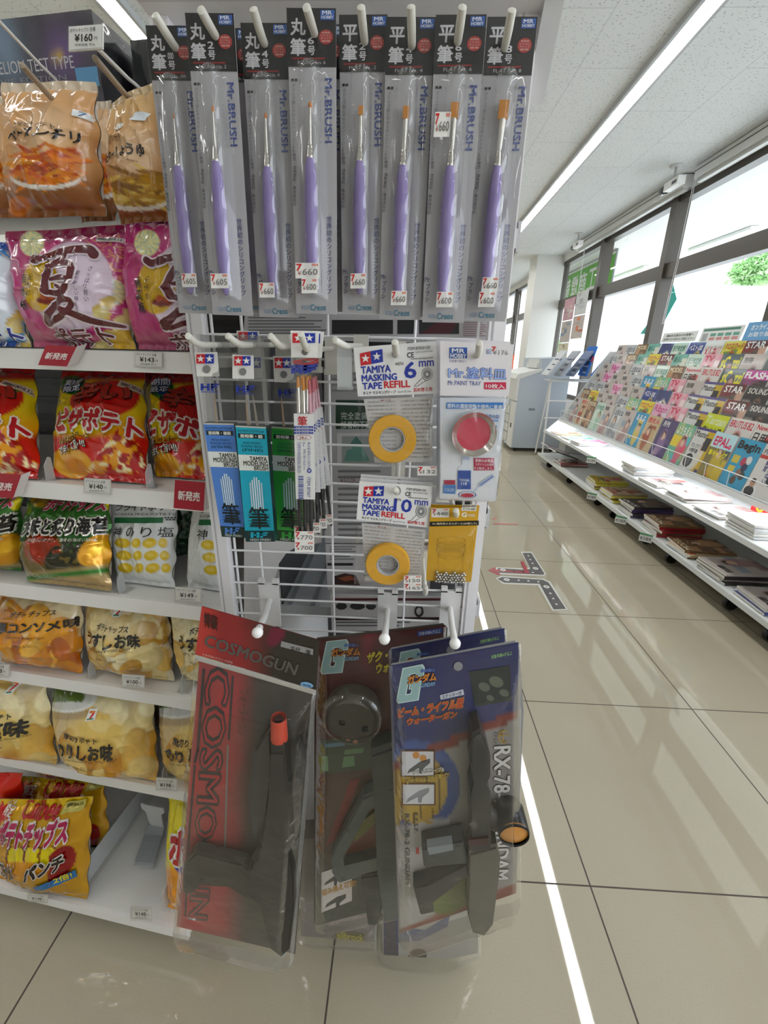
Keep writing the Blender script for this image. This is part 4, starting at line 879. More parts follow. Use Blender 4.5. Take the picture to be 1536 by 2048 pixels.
for px, yen, lab, t in (((269, 702, 324, 733), '143', 'white price tag below the plum chip bags', -.008), ((168, 956, 221, 986), '140', 'white price tag below the pizza chip bag', -.008), ((350, 1174, 402, 1203), '149', 'white price tag below the second white pride bag', -.008),
                        ((244, 1349, 289, 1374), '100', 'white price tag below the lightly salted chips', -.014), ((312, 1556, 354, 1580), '198', 'white price tag below the thick-cut chips by the water gun bag', -.016), ((262, 1813, 304, 1838), '148', 'white price tag on the empty stretch of the bottom shelf', -.098),
                        ((56, 1787, 95, 1803), '148', 'white price tag under the gold punch chips', -.098), ((-30, 1326, 18, 1352), '108', 'white price tag below the consomme chips at the picture edge', -.008)):
    price_tag(lab, px, t, yen, tilt=3)
price_tag('white price card on a rod in front of the wrapped kit box', (137, 53, 205, 103), -0.10, '160', 'rod price cards', tilt=-5)
def red_tag(label, pts, t):
    S = gsheet(np.mean(pts, 0), t); th = thing('new_item_tag', label, 'shelf tag', 'red new item tags', S.matrix()); m = MB(); S.card(m, pts, 0.001, H('a81c30'))
    a, b, c, d = [np.array(p, float) for p in pts]; f = lambda u, v: a * (1 - u) * (1 - v) + b * u * (1 - v) + c * u * v + d * (1 - u) * v
    if pts[1][0] - pts[0][0] < 30: S.text(m, '新', f(.3, .36), f(.95, .36), f(.3, .68), H('f2e6e2'), .02, 2)
    else: S.text(m, '新発売', f(.14, .36), f(.86, .36), f(.14, .68), H('f2e6e2'), .035, 2); m.obj('card', CARD, th)
    m = MB(); x, y = (c + d) / 2 - a * 0, 0; ab = S.ab([b, c]); m.add(np.array([(*ab[0], -.0005), (*ab[1], -.0005), (*(ab[1] + np.array([.008, .004])), -.01), (*(ab[0] + np.array([.008, .004])), -.01)]), [(0, 1, 2, 3)], H('cfc8c4')); m.obj('clip', PLAST, th)
red_tag('red new-item tag leaning below the plum chip bag', [(92, 690), (153, 693), (133, 733), (76, 730)], -.02)
red_tag('red new-item tag half hidden behind the blue brush box header', [(370, 704), (394, 704), (392, 753), (364, 752)], -.008)
red_tag('red new-item tag cut off by the picture edge, under the pizza chips', [(-26, 946), (42, 950), (26, 996), (-40, 994)], -.02)
red_tag('red new-item tag above the gap between the white pride bags', [(350, 960), (410, 965), (407, 1022), (347, 1016)], -.02)
# clear dividers and the pusher
def divider(label, px, z, t0=0.0):
    p = gloc([px], t0 - 0.002)[0]; th = thing('shelf_divider', label, 'divider', 'clear shelf dividers', at_g(p[0], t0, z + .001))
    m = MB(); prof = [(0.004, 0), (0.32 if t0 else .02, 0), (0.32 if t0 else .02, 0.055 if t0 else .034), (0.03 if t0 else .016, 0.055 if t0 else .036), (0.014, 0.05 if t0 else .034), (0.006, 0.036 if t0 else .024)]
    m.prism(prof, -0.0008, 0.0008, H('d8dcdc'), f=lambda V: V[:, [2, 0, 1]]); m.obj('panel', FROST, th)
    m = MB(); m.box((-0.012, 0.006, 0), (0.012, 0.32 if t0 else .03, 0.0012), WHITE); m.obj('foot', FILM, th)
for px, z, lab in (((85, 960), 1.0, 'clear divider between the two pizza chip facings near the picture edge'), ((288, 975), 1.0, 'clear divider between the two whole pizza chip bags'), ((228, 1170), .808, 'clear divider between the seaweed and white pride bags'), ((372, 1190), .808, 'clear divider between the two white pride bags'),
                   ((168, 1340), .612, 'clear divider between the consomme and salted chips'), ((355, 1365), .612, 'clear divider beside the lightly salted chips'), ((122, 1545), .37, 'clear divider between the thick-cut salt and seaweed chips'), ((322, 1570), .37, 'clear divider beside the whole seaweed salt bag')):
    divider(lab, px, z)
divider('clear divider along the gold punch chips on the bottom shelf', (165, 1815), .105, -.078); divider('clear divider beside the yellow chips on the bottom shelf', (325, 1838), .105, -.078)
pu = thing('shelf_pusher', 'white T-shaped pusher with a grey ribbed slide on the bare bottom shelf', 'pusher', matrix=GM)
z = .106
def gz(px, z):
    P = on_z(px, z) - G0; return np.stack([P @ EX, P @ EY], 1)
q = gz([(268, 1732), (306, 1735), (330, 1655), (296, 1652)], z)
m = MB(); m.prism([tuple(p) for p in q], z, z + .003, H('b9bdc0'))
for i in range(14):
    a, b = q[0] + (q[3] - q[0]) * (.08 + i * .05), q[1] + (q[2] - q[1]) * (.08 + i * .05); d = (q[3] - q[0]) * .02; m.prism([tuple(a), tuple(b), tuple(b + d), tuple(a + d)], z + .003, z + .0042, H('a3a8ac'))
m.obj('slide', PLAST, pu)
c = (q[2] + q[3]) / 2; m = MB(); tt = c[1]
m.prism([(c[0] - .018, 0), (c[0] + .018, 0), (c[0] + .02, .045), (c[0] + .03, .055), (c[0] + .03, .07), (c[0] - .03, .07), (c[0] - .03, .055), (c[0] - .02, .045)], tt, tt + .003, H('e4e4e2'), f=lambda V: V[:, [0, 2, 1]] + np.array([0, 0, z + .0005])); m.obj('paddle', PLAST, pu)

# ------------------------------------------------------------------ white wire grid rack
RY = 0.58
rack = thing('wire_grid_rack', 'white peg rack of wire grid between two uprights, hung with modelling supplies', 'rack', loc=(0, RY, 0))
for x0, x1 in ((-0.268, -0.249), (0.098, 0.118)):
    m = MB(); m.box((x0, -0.012, 0.16), (x1, 0.006, 1.53), H('ebe8ea')); m.box((x0 + .004, -0.0125, 0.16), (x0 + .006, -0.012, 1.53), H('b9b6ba')); m.obj('upright', STEEL, rack)
m = MB()
for i in range(29): z = 0.732 + i * 0.027; m.tube([(-0.249, 0, z), (0.098, 0, z)], 0.0017, H('f0eff0'), 6)
for x in (-0.243, -0.205, -0.097, 0.011, 0.088): m.tube([(x, 0.0025, 0.72), (x, 0.0025, 1.5)], 0.0019, H('ecebec'), 6)
m.obj('wire_grid', STEEL, rack, True)
m = MB(); m.box((-0.268, -0.03, 1.512), (0.136, 0.01, 1.60), H('e6e4e4')); m.box((-0.268, -0.034, 1.512), (0.136, -0.03, 1.518), H('cfcccc')); m.obj('header_board', STEEL, rack)
m = MB(); m.prism([(-0.03, 1.512), (0.018, 1.512), (0.018, 1.455), (0.008, 1.45)], 0.118, 0.136, H('c9c8c8'), f=lambda V: V[:, [2, 0, 1]]); m.obj('bracket', STEEL, rack)
m = MB(); m.box((-0.268, 0.012, 0.06), (0.118, 0.03, 0.70), H('d9d6d4')); m.obj('kick_panel', STEEL, rack)
sg = thing('header_sign', 'small blue and green sign above the header of the peg rack', 'sign', loc=(0, RY - .0345, 0))
m = MB(); m.box((0.075, -0.004, 1.517), (0.112, -0.0005, 1.575), H('5d93c9')); m.box((0.085, -0.0043, 1.522), (0.1, -0.004, 1.54), H('6fae6a')); m.obj('board', CARD, sg)

# aisle gondola behind the rack
gon = thing('aisle_shelf', 'white gondola shelf end behind the wire grid rack', 'shelf', loc=(0, 0.63, 0))
ws_ = sheet_y((550, 1150), 0.637)
m = MB(); S = ws_; pts = [(488, 1000), (646, 1000), (643, 1086), (600, 1091), (574, 1104), (556, 1130), (548, 1165), (545, 1215), (541, 1262), (488, 1262)]
ab = S.ab(pts); m.prism([(p[0] + S.O[0], p[1] + S.O[2]) for p in ab], 0.007, 0.011, H('dcd9d8'), f=lambda V: V[:, [0, 2, 1]]); m.obj('end_panel', STEEL, gon)
m = MB(); m.box((-0.2, 0.02, 0.765), (0.118, 0.45, 0.785), H('b4b8bb'))
for i in range(8): m.box((-0.19 + i * .04, 0.022, 0.785), (-0.182 + i * .04, 0.45, 0.7865), H('8d9295'))
m.obj('deck', STEEL, gon)
m = MB(); m.box((-0.2, 0.022, 0.786), (-0.197, 0.45, 1.41), H('3c3c3e')); m.obj('liner', STEEL, gon)
m = MB(); m.box((-0.2, 0.46, 0.1), (0.118, 0.48, 1.42), H('2c2c2e')); m.obj('back_panel', STEEL, gon)
m = MB(); m.box((-0.206, 0.02, 0.1), (-0.2, 3.0, 1.42), H('c8c6c4')); m.obj('side_panel', STEEL, gon)
m = MB(); m.box((-0.2, 0.01, 0.02), (0.118, 3.0, 0.14), H('cfcdca')); m.obj('plinth', STEEL, gon)
for z in (0.36, 0.78, 0.945, 1.15, 1.33):
    m = MB(); m.box((0.06, 0.02, z), (0.137, 3.0, z + .022), H('d4d2d3')); m.box((0.137, 0.02, z - .004), (0.141, 3.0, z + .03), H('c2c1c4')); m.obj('shelf_board', STEEL, gon)
m = MB(); m.box((-0.2, 0.48, 0.14), (0.06, 3.0, 1.42), H('bab8b6')); m.obj('spine', STEEL, gon)
def side_box(label, y0, y1, z0, z1, x1, col, txt=None):
    b = thing('boxed_toy', label, 'box', 'boxes on the aisle side of the gondola', loc=(0.064, 0.63 + y0, z0)); m = MB(); m.box((0, 0, 0), (x1 - .064, y1 - y0, z1 - z0), col); m.box((.002, -.0004, (z1 - z0) * .6), (x1 - .066, 0, (z1 - z0) * .9), WHITE * .8); m.obj('carton', GLOSS, b)
side_box('dark purple box on the upper aisle side shelf behind the rack upright', .02, .30, 1.353, 1.42, .134, H('2c1c48'))
side_box('pale box above the dark purple one on the aisle side', .02, .30, 1.421, 1.50, .132, H('c9c4cc'))
side_box('reddish brown box on the aisle side shelf behind the last brush pack', .02, .25, 1.173, 1.30, .134, H('8a5a5c'))
side_box('black patterned box on the aisle side shelf just above the white rail', .02, .22, .968, 1.03, .136, H('1c1818'), 1)
side_box('dark grey box low on the aisle side shelf', .02, .22, .803, .87, .132, H('55565c'))
# kits standing behind the grid
def kit(label, px4, Y, dpt, deco, col=H('b8b5b6')):
    S = sheet_y(np.mean(px4, 0), Y); b = thing('model_kit_box', label, 'box', 'kit boxes behind the wire grid', S.matrix()); m = MB(); S.card(m, px4, dpt, col); deco(S, m); m.obj('carton', CARD, b)
    return b
GRY = H('6a6a6c')
def lines(S, m, x0, y0, x1, y1, n, c=GRY, seed=0):
    R = np.random.RandomState(seed + n); h = (y1 - y0) / n
    for i in range(n): S.rect(m, x0, y0 + i * h, x0 + (x1 - x0) * (.7 + .3 * R.rand()), y0 + i * h + h * .4, c, 2)
def k1(S, m):
    lines(S, m, 497, 634, 655, 678, 7); S.text(m, 'History of Kumamoto', (495, 628), (545, 628), (495, 633), DK)
    for x0, x1 in ((664, 786), (795, 830), (838, 918)): S.rect(m, x0, 640, x1, 668, H('262628'), 2)
    S.poly(m, [(880, 640), (918, 642), (900, 668), (840, 668)], H('4a1c24'), 3); S.text(m, '製品組立説明 塗装見本 完成写真', (724, 672), (855, 676), (724, 678), H('4a4a4c')); lines(S, m, 926, 640, 980, 675, 8, H('8a6a6a'), 3)
kit('grey kit box with dark photos directly under the brush packs behind the grid', [(490, 622), (985, 636), (978, 688), (486, 678)], .615, .011, k1)
def k2(S, m):
    S.rect(m, 672, 800, 800, 858, H('1f3a2a'), 2); S.text(m, '完全塗装', (682, 824), (735, 824), (682, 839), H('c8cfc4'), 0, 3); S.text(m, '接着剤不要', (682, 842), (742, 842), (682, 857), H('c8cfc4'), 0, 3)
    S.rect(m, 674, 866, 800, 930, H('c2bfc0'), 2); S.rect(m, 684, 872, 790, 926, H('8f9694'), 3); S.poly(m, [(688, 922), (694, 900), (704, 898), (706, 884), (716, 878), (722, 890), (730, 902), (740, 922)], H('5a8a80'), 4); S.poly(m, [(700, 888), (713, 872), (726, 888)], H('3f6e66'), 5)
    lines(S, m, 676, 940, 790, 1080, 12); S.text(m, '¥3278', (680, 955), (710, 955), (680, 965), H('7a5a5c'), 0, 3); lines(S, m, 664, 700, 800, 790, 8, H('8a898a'))
kit('pale kit box with green panel and castle picture behind the masking tapes', [(648, 692), (930, 700), (905, 1086), (650, 1086)], .62, .011, k2, H('a6a4a5'))
def k3(S, m):
    lines(S, m, 660, 1092, 715, 1122, 6); S.rect(m, 655, 1126, 706, 1131, H('2a2a2c'), 2); S.poly(m, [(664, 1168), (668, 1152), (690, 1146), (712, 1150), (720, 1170)], H('3c2a28'), 3); S.poly(m, [(676, 1156), (700, 1150), (712, 1158), (690, 1162)], H('8a4a34'), 4); S.rect(m, 860, 1160, 920, 1178, H('4a4c50'), 2)
kit('grey kit box with a small dark vehicle picture low behind the grid', [(651, 1088), (925, 1092), (920, 1182), (655, 1180)], .62, .011, k3)
def k4(S, m):
    S.rect(m, 670, 1196, 890, 1201, H('5a2c30'), 2); S.rect(m, 670, 1234, 890, 1240, H('3c2226'), 2); lines(S, m, 672, 1243, 850, 1256, 2); S.rect(m, 897, 1205, 915, 1219, H('b02a30'), 3); S.star(m, 906, 1212, 6, WHITE, 4)
    for cx, rx in ((683, 11), (715, 15), (742, 10)): S.ell(m, cx, 1212, rx, 7, H('3a3a3c'), 3)
    S.ell(m, 838, 1222, 9, 12, H('3a3a3c'), 3, inner=.6)
kit('white kit box with dark stripes and little round parts at the foot of the grid', [(660, 1187), (930, 1193), (922, 1262), (664, 1262)], .622, .011, k4, H('cac7c6'))

# peg hooks
HK = H('d9d6cc')
def peg_hook(label, base, top, Yb, Yt, zoff=0.0, r=0.0029, grp='peg hooks of the wire grid', clip=False):
    b, t_ = on_y([base], Yb)[0], on_y([top], Yt)[0]; a = np.array([b[0], RY - .004, b[2] + zoff]); th = thing('peg_hook', label, 'hook', grp, loc=tuple(a))
    m = MB(); m.tube(np.array([a, a * .5 + b * .5, b + (a - b) * .08, b + (a - b) * .02 + (t_ - b) * .1, b * .55 + t_ * .45, t_]) - a, [r, r, r, r * 1.05, r * 1.1, r * 1.05], HK, 10); m.obj('arm', PLAST, th, True)
    m = MB(); m.box((-.009, -.008, -.03), (.009, -.001, .012), HK); m.box((-.011, -.007, -.031), (.011, -.0008, -.024), HK); m.obj('clip', PLAST, th); return th
ORD = ['first', 'second', 'third', 'fourth', 'fifth', 'sixth', 'seventh', 'last']
for i, (b, t_) in enumerate(zip([(345, 88), (425, 62), (525, 80), (626, 57), (728, 75), (824, 84), (917, 75), (1012, 88)], [(310, 30), (402, 20), (507, 18), (613, 15), (722, 14), (822, 13), (925, 14), (1024, 20)])):
    peg_hook('off-white hook at the top holding the %s brush pack counted from the chips' % ORD[i], b, t_, (.441, .424, .434, .424, .434, .4285, .422, .4285)[i], (.426, .409, .419, .409, .419, .4135, .407, .4135)[i], 0.004)
for b, t_, lab in (((396, 690), (376, 672), 'off-white hook above the blue brush box'), ((478, 690), (456, 672), 'off-white hook above the cyan brush box'), ((560, 694), (541, 672), 'off-white hook above the green brush box'), ((612, 700), (602, 668), 'off-white hook through the header of the three-brush set'),
                   ((690, 692), (669, 680), 'off-white hook carrying only a clear empty holder'), ((792, 709), (790, 684), 'off-white hook through the six millimetre tape header'), ((957, 712), (959, 686), 'off-white hook through the paint tray header')):
    peg_hook(lab, b, t_, .418, .402, 0.003)
for b, t_, lab in (((793, 987), (791, 979), 'off-white hook tip through the ten millimetre tape header'), ((913, 1034), (912, 1021), 'off-white hook tip through the yellow metal ball card'), ((851, 1190), (851, 1174), 'empty off-white hook below the metal balls')):
    peg_hook(lab, b, t_, .43 if b[1] < 1100 else .47, .415 if b[1] < 1100 else .455, 0.0)
for cx, cz, tip, lab in (((540, 1200), 0, (515, 1265), 'heavy white bracket hook holding the red water gun bag'), ((775, 1220), 0, (769, 1278), 'heavy white bracket hook holding the round-magazine water gun'), ((900, 1216), 0, (910, 1287), 'heavy white bracket hook holding the beam rifle water guns')):
    a = on_y([cx], .574)[0]; t_ = on_y([tip], .395)[0]; th = thing('bracket_hook', lab, 'hook', 'heavy hooks of the wire grid', loc=tuple(a)); m = MB()
    m.tube(np.array([a, a * .5 + t_ * .5 + np.array([0, 0, -.004]), t_ + (a - t_) * .06, t_]) - a, .004, H('e6e4e2'), 10); m.sphere(t_ - a, .0062, H('ecebe9'), 12, 8); m.obj('arm', PLAST, th, True)
    m = MB(); m.box((-.015, -.003, -.045), (.015, .001, .03), H('e2e0de')); m.box((-.015, -.003, .028), (-.006, .004, .036), H('e2e0de')); m.box((.006, -.003, .028), (.015, .004, .036), H('e2e0de')); m.obj('bracket', PLAST, th)
# ------------------------------------------------------------------ brush packs on the top hooks
BT, BB = (573, 16), (593, 626)                                   # left edge of the pack the layout is read from
REF = sheet_y(BT, .43); _d = REF.ab([BT, BB]); REF.turn(math.atan2(*(_d[1] - _d[0])[::-1]) + math.pi / 2)
def pack_sheet(tl, bl, Y):
    S = sheet_y(tl, Y); d = S.ab([tl, bl]); return S.turn(math.atan2(d[1][1] - d[0][1], d[1][0] - d[0][0]) + math.pi / 2)
LAV, SILV, NAVY = H('8671b4'), H('aaa7aa'), H('3d4a86')
def sticker(S, m, px, yen, lift=4, seven_=True, two=None):
    x0, y0, x1, y1 = px; w_, h = x1 - x0, y1 - y0
    S.rect(m, x0, y0, x1, y1, H('e6e3df'), lift)
    S.text(m, yen, (x0 + w_ * .3, y0 + h * .38), (x0 + w_ * .92, y0 + h * .38), (x0 + w_ * .3, y0 + h * .78), H('77736f'), .015, lift + 1)
    if seven_: S.text(m, '7', (x0 + w_ * .05, y0 + h * .08), (x0 + w_ * .26, y0 + h * .08), (x0 + w_ * .05, y0 + h * .5), H('c8302c'), .05, lift + 1); S.text(m, '¥', (x0 + w_ * .1, y0 + h * .52), (x0 + w_ * .25, y0 + h * .52), (x0 + w_ * .1, y0 + h * .8), H('a05a50'), .0, lift + 1)
    S.rect(m, x0 + w_ * .68, y0 + h * .06, x0 + w_ * .94, y0 + h * .2, H('d98a7a'), lift + 1)
def brush_pack(label, tl, bl, Y, kind, no, bw, stk, extra=None):
    W_ = pack_sheet(tl, bl, Y); th = thing('brush_pack', label, 'paint brush pack', 'carded brushes on the top hooks', W_.matrix())
    S = REF; flat = kind == '平'
    m = MB(); pts = [(573, 16), (671, 15), (675, 629), (593, 626)]
    ab = S.ab(pts); x1 = (ab[1][0] + ab[2][0]) / 2; yb = ab[2][1]; hz = 0.0
    hx, hy = S.ab([(621, 60)])[0]; n = 12; hole = [(hx + .0035 * math.cos(2 * math.pi * k / n), hy + .0035 * math.sin(2 * math.pi * k / n)) for k in range(n)]
    m.prism([(0, 0), (0, yb), (x1, yb), (x1, 0)], -.0008, 0, SILV, cside=H('c9c7c9'))
    yh = S.ab([(600, 134)])[0][1]
    S.poly(m, [(0, 0), (x1, 0), (x1, yh), (0, yh)], H('191617'), 1, local=True)
    S.poly(m, hole, H('0a0a0a'), 2, local=True)
    S.rect(m, 641, 21, 669, 41, H('2f5aa8'), 2); S.tx(m, 'MR', 645, 23, 664, 31, H('dfe4ee'), .03, 3); S.tx(m, 'HOBBY', 643, 33, 667, 39, H('dfe4ee'), .03, 3)
    S.ell(m, 652, 75, 14, 15, H('a83430'), 2); 
    for k, tx_ in enumerate(('世界初', 'シリコン', 'グリップ', '採用')): S.tx(m, tx_, 642 + 2 * (k in (0, 3)), 65 + k * 5.6, 662 - 2 * (k in (0, 3)), 69 + k * 5.6, H('e0b8b0'), .02, 3)
    S.tx(m, kind, 582, 38, 611, 71, H('cfccd0'), .035); S.tx(m, '筆', 582, 78, 611, 112, H('cfccd0'), .035); S.tx(m, no, 616, 75, 628, 89, H('cfccd0'), .03); S.tx(m, '号', 616, 93, 630, 111, H('cfccd0'), .03)
    S.rect(m, 584, 116, 650, 119.5, H('8a2422'), 2); S.tx(m, ('FLAT No. ' if flat else 'ROUND No. ') + ('0' * 3 if no == '000' else no), 596, 122, 651, 129, H('b9b6ba'), 0)
    S.tx(m, 'Mr.BRUSH', 650, 158, 664, 286, NAVY, .03, rot=1)
    S.rect(m, 583, 158, 588, 163, H('2a2a30'), 2); S.rect(m, 590, 158, 595, 163, H('2a2a30'), 2)
    S.tx(m, 'グリップ部にやわらかいシリコンを使用。', 584, 168, 591, 322, H('6a686e'), 0, vert=True); S.tx(m, '水性・油性塗料／筆洗液対応', 586, 306, 593, 412, H('55545a'), .01, vert=True)
    S.tx(m, '世界初のシリコングリップ', 653, 433, 664, 588, H('4a4a78'), .025, vert=True); S.tx(m, 'Mr.', 592, 537, 603, 547, H('3a3c62'), .02); S.tx(m, 'ブラシ', 595, 550, 603, 586, H('3a3c62'), .02, vert=True)
    S.tx(m, 'GSI', 604, 611, 618, 619, H('7f9ab4'), .02); S.tx(m, 'Creos', 621, 609, 652, 621, H('2f7a94'), .03)
    m.obj('card', CARD, th)
    for px, yen in stk: m = MB(); sticker(S, m, px, yen, 42); m.obj('price_sticker', PAPER, th)
    # brush in the blister
    c = S.ab([(623, 212), (623, 290), (623, 323), (625, 420), (627, 520), (627, 588)]); zz = .0052
    P = lambda k, dx=0: np.array([c[k][0] + dx, c[k][1], zz])
    m = MB(); rr = np.array([.0032, .0044, .0052, .0054, .0050, .0036, .0015]); ys = np.array([0, .06, .25, .5, .75, .95, 1.0]); a, b = P(2), P(5)
    m.tube([a + (b - a) * y for y in ys], rr, LAV, 14); m.obj('handle', PLAST, th, True)
    m = MB(); a, b = P(1), P(2); m.tube([a + (b - a) * y for y in (0, .25, .3, .5, .55, .8, .85, 1.0)], [.0019, .0022, .0026, .0024, .003, .0027, .0033, .0032], H('d8d3cc'), 12)
    e = P(0) + (P(1) - P(0)) * (.14 if not flat else .2); m.tube([e, P(1)], [bw * (.62 if flat else .7), .0019], H('dcd8d2'), 12, flat=.45 if flat else 1.0); m.obj('ferrule', CHROME, th, True)
    m = MB()
    if flat: 
        L = P(0) - P(1); L /= np.linalg.norm(L); t_ = e + L * bw * 2.6; sd = np.array([-L[1], L[0], 0]); 
        m.box((-bw * .8, -.0004, -.0009), (bw * .8, bw * 2.5, .0009), H('c9801c'), M=np.array([[sd[0] * -1, L[0], 0, e[0]], [sd[1] * -1, L[1], 0, e[1]], [0, 0, 1, e[2]], [0, 0, 0, 1]]))
    else: m.tube([e, e + (P(0) - e) * .6, P(0) + (P(0) - P(1)) * .05], [bw * .7, bw * .8, .0001], H('c97a34'), 10)
    m.obj('bristle', PAPER, th, not flat)
    # blister dome
    g = S.ab([(622, 122), (628, 596)]); L = g[0][1] - g[1][1]; v, u = np.meshgrid(np.linspace(0, 1, 60), np.linspace(-1, 1, 17), indexing='ij')
    e_ = np.clip(np.minimum(v, 1 - v) / .035, 0, 1); hw = .0088 * np.sqrt(np.clip(1 - (1 - e_) ** 2, 0.02, 1)); xc = g[0][0] + (g[1][0] - g[0][0]) * v
    hgt = .0105 * np.clip(1 - np.abs(u) ** 3, 0, 1) ** .5 * np.clip(e_ * 1.4, 0, 1) ** .5 + .0005 + .0006 * np.sin(v * 37 + 3 * u)
    m = MB(); m.grid(np.dstack([xc + hw * u, g[0][1] - L * v, hgt]), WHITE); m.obj('blister', BLIST, th, True)
    m = MB(); v, u = np.meshgrid(np.linspace(0, 1, 40), np.linspace(0, 1, 10), indexing='ij'); m.grid(np.dstack([u * x1, yb * v, .0014 + .0024 * vn(u * 2 + float(len(no)), v * 6 + tl[0] / 50., 7) + .0102 * np.exp(-((u * x1 - g[0][0] - (g[1][0] - g[0][0]) * v) / .0096) ** 4) * sm(.15, .19, v) * sm(.98, .95, v)]), WHITE); m.obj('clear_bag', FILM, th, True)
    return th
TOP = [('round-brush pack number triple-zero on the first top hook beside the fry bags', (291, 51), (358, 623), .447, '丸', '000', .0008, [((617, 548, 648, 576), '605')]),
       ('round-brush pack number two on the second top hook', (370, 26), (425, 623), .430, '丸', '2', .0013, [((604, 548, 639, 577), '605')]),
       ('round-brush pack number four on the third top hook, tilted', (481, 46), (518, 626), .440, '丸', '4', .0016, [((603, 560, 634, 590), '660')]),
       ('round-brush pack number six on the fourth top hook with two stacked price stickers', (573, 16), (593, 626), .430, '丸', '6', .002, [((597, 531, 644, 561), '660'), ((609, 561, 640, 590), '600')]),
       ('flat-brush pack number two on the fifth top hook', (678, 30), (685, 629), .44, '平', '2', .0022, [((611, 550, 642, 580), '660')]),
       ('flat-brush pack number four on the sixth top hook', (773, 34), (759, 632), .4345, '平', '4', .0030, [((615, 574, 645, 602), '660')]),
       ('flat-brush pack number six on the seventh top hook with a sticker over the bristles', (872, 30), (845, 631), .428, '平', '6', .0038, [((616, 570, 647, 600), '600'), ((586, 224, 616, 272), '660')]),
       ('flat-brush pack number eight on the last top hook beside the rack edge', (975, 34), (928, 636), .4345, '平', '8', .0046, [((617, 544, 648, 572), '660'), ((614, 572, 645, 602), '600')])]
packs = [brush_pack(*a) for a in TOP]
def behind(src, label, dx, dy, rot):
    M = src.matrix_world.copy() @ Matrix.Translation((dx, .004, -dy - .008)) @ Matrix.Rotation(rot, 4, 'Z'); return dup(src, label, M)
bpy.context.view_layer.update()
behind(packs[1], 'round-brush pack mostly hidden behind the number two round brush', .006, .016, .012)
behind(packs[3], 'round-brush pack mostly hidden behind the number six round brush', .003, .016, -.006)
behind(packs[4], 'flat-brush pack mostly hidden behind the number two flat brush', -.0025, .014, .004)
behind(packs[5], 'flat-brush pack mostly hidden behind the number four flat brush', .004, .017, .008)
behind(packs[6], 'flat-brush pack mostly hidden behind the number six flat brush', .003, .014, -.005)
behind(packs[7], 'flat-brush pack mostly hidden behind the number eight flat brush', .004, .015, .006)

# ------------------------------------------------------------------ brush boxes, three-brush sets
def logo(S, m, x0, y0, x1, y1, lift=2, dy=0.0):
    """Twin squares, red and blue, each with a white star."""
    xm = (x0 + x1) / 2; ym = (y0 + y1) / 2; h = y1 - y0; f = lambda x: dy * (x - x0) / (x1 - x0)
    S.poly(m, [(x0, y0), (xm, y0 + f(xm)), (xm, y1 + f(xm)), (x0, y1)], H('cc1f2c'), lift); S.poly(m, [(xm, y0 + f(xm)), (x1, y0 + dy), (x1, y1 + dy), (xm, y1 + f(xm))], H('1f37a4'), lift)
    S.star(m, (x0 + xm) / 2, ym + dy * .25, h * .42, H('f2f0ee'), lift + 1); S.star(m, (x1 + xm) / 2, ym + dy * .75, h * .42, H('f2f0ee'), lift + 1)
def hf(S, m, x0, y0, x1, y1, c, lift=2):
    w_, h = x1 - x0, y1 - y0
    for a, b, d, e in ((0, 0, .16, 1), (.34, 0, .5, 1), (.1, .38, .4, .62), (.56, 0, .7, 1), (.56, 0, 1, .24), (.56, .38, .92, .62)): S.rect(m, x0 + a * w_, y0 + b * h, x0 + d * w_, y0 + e * h, c, lift)
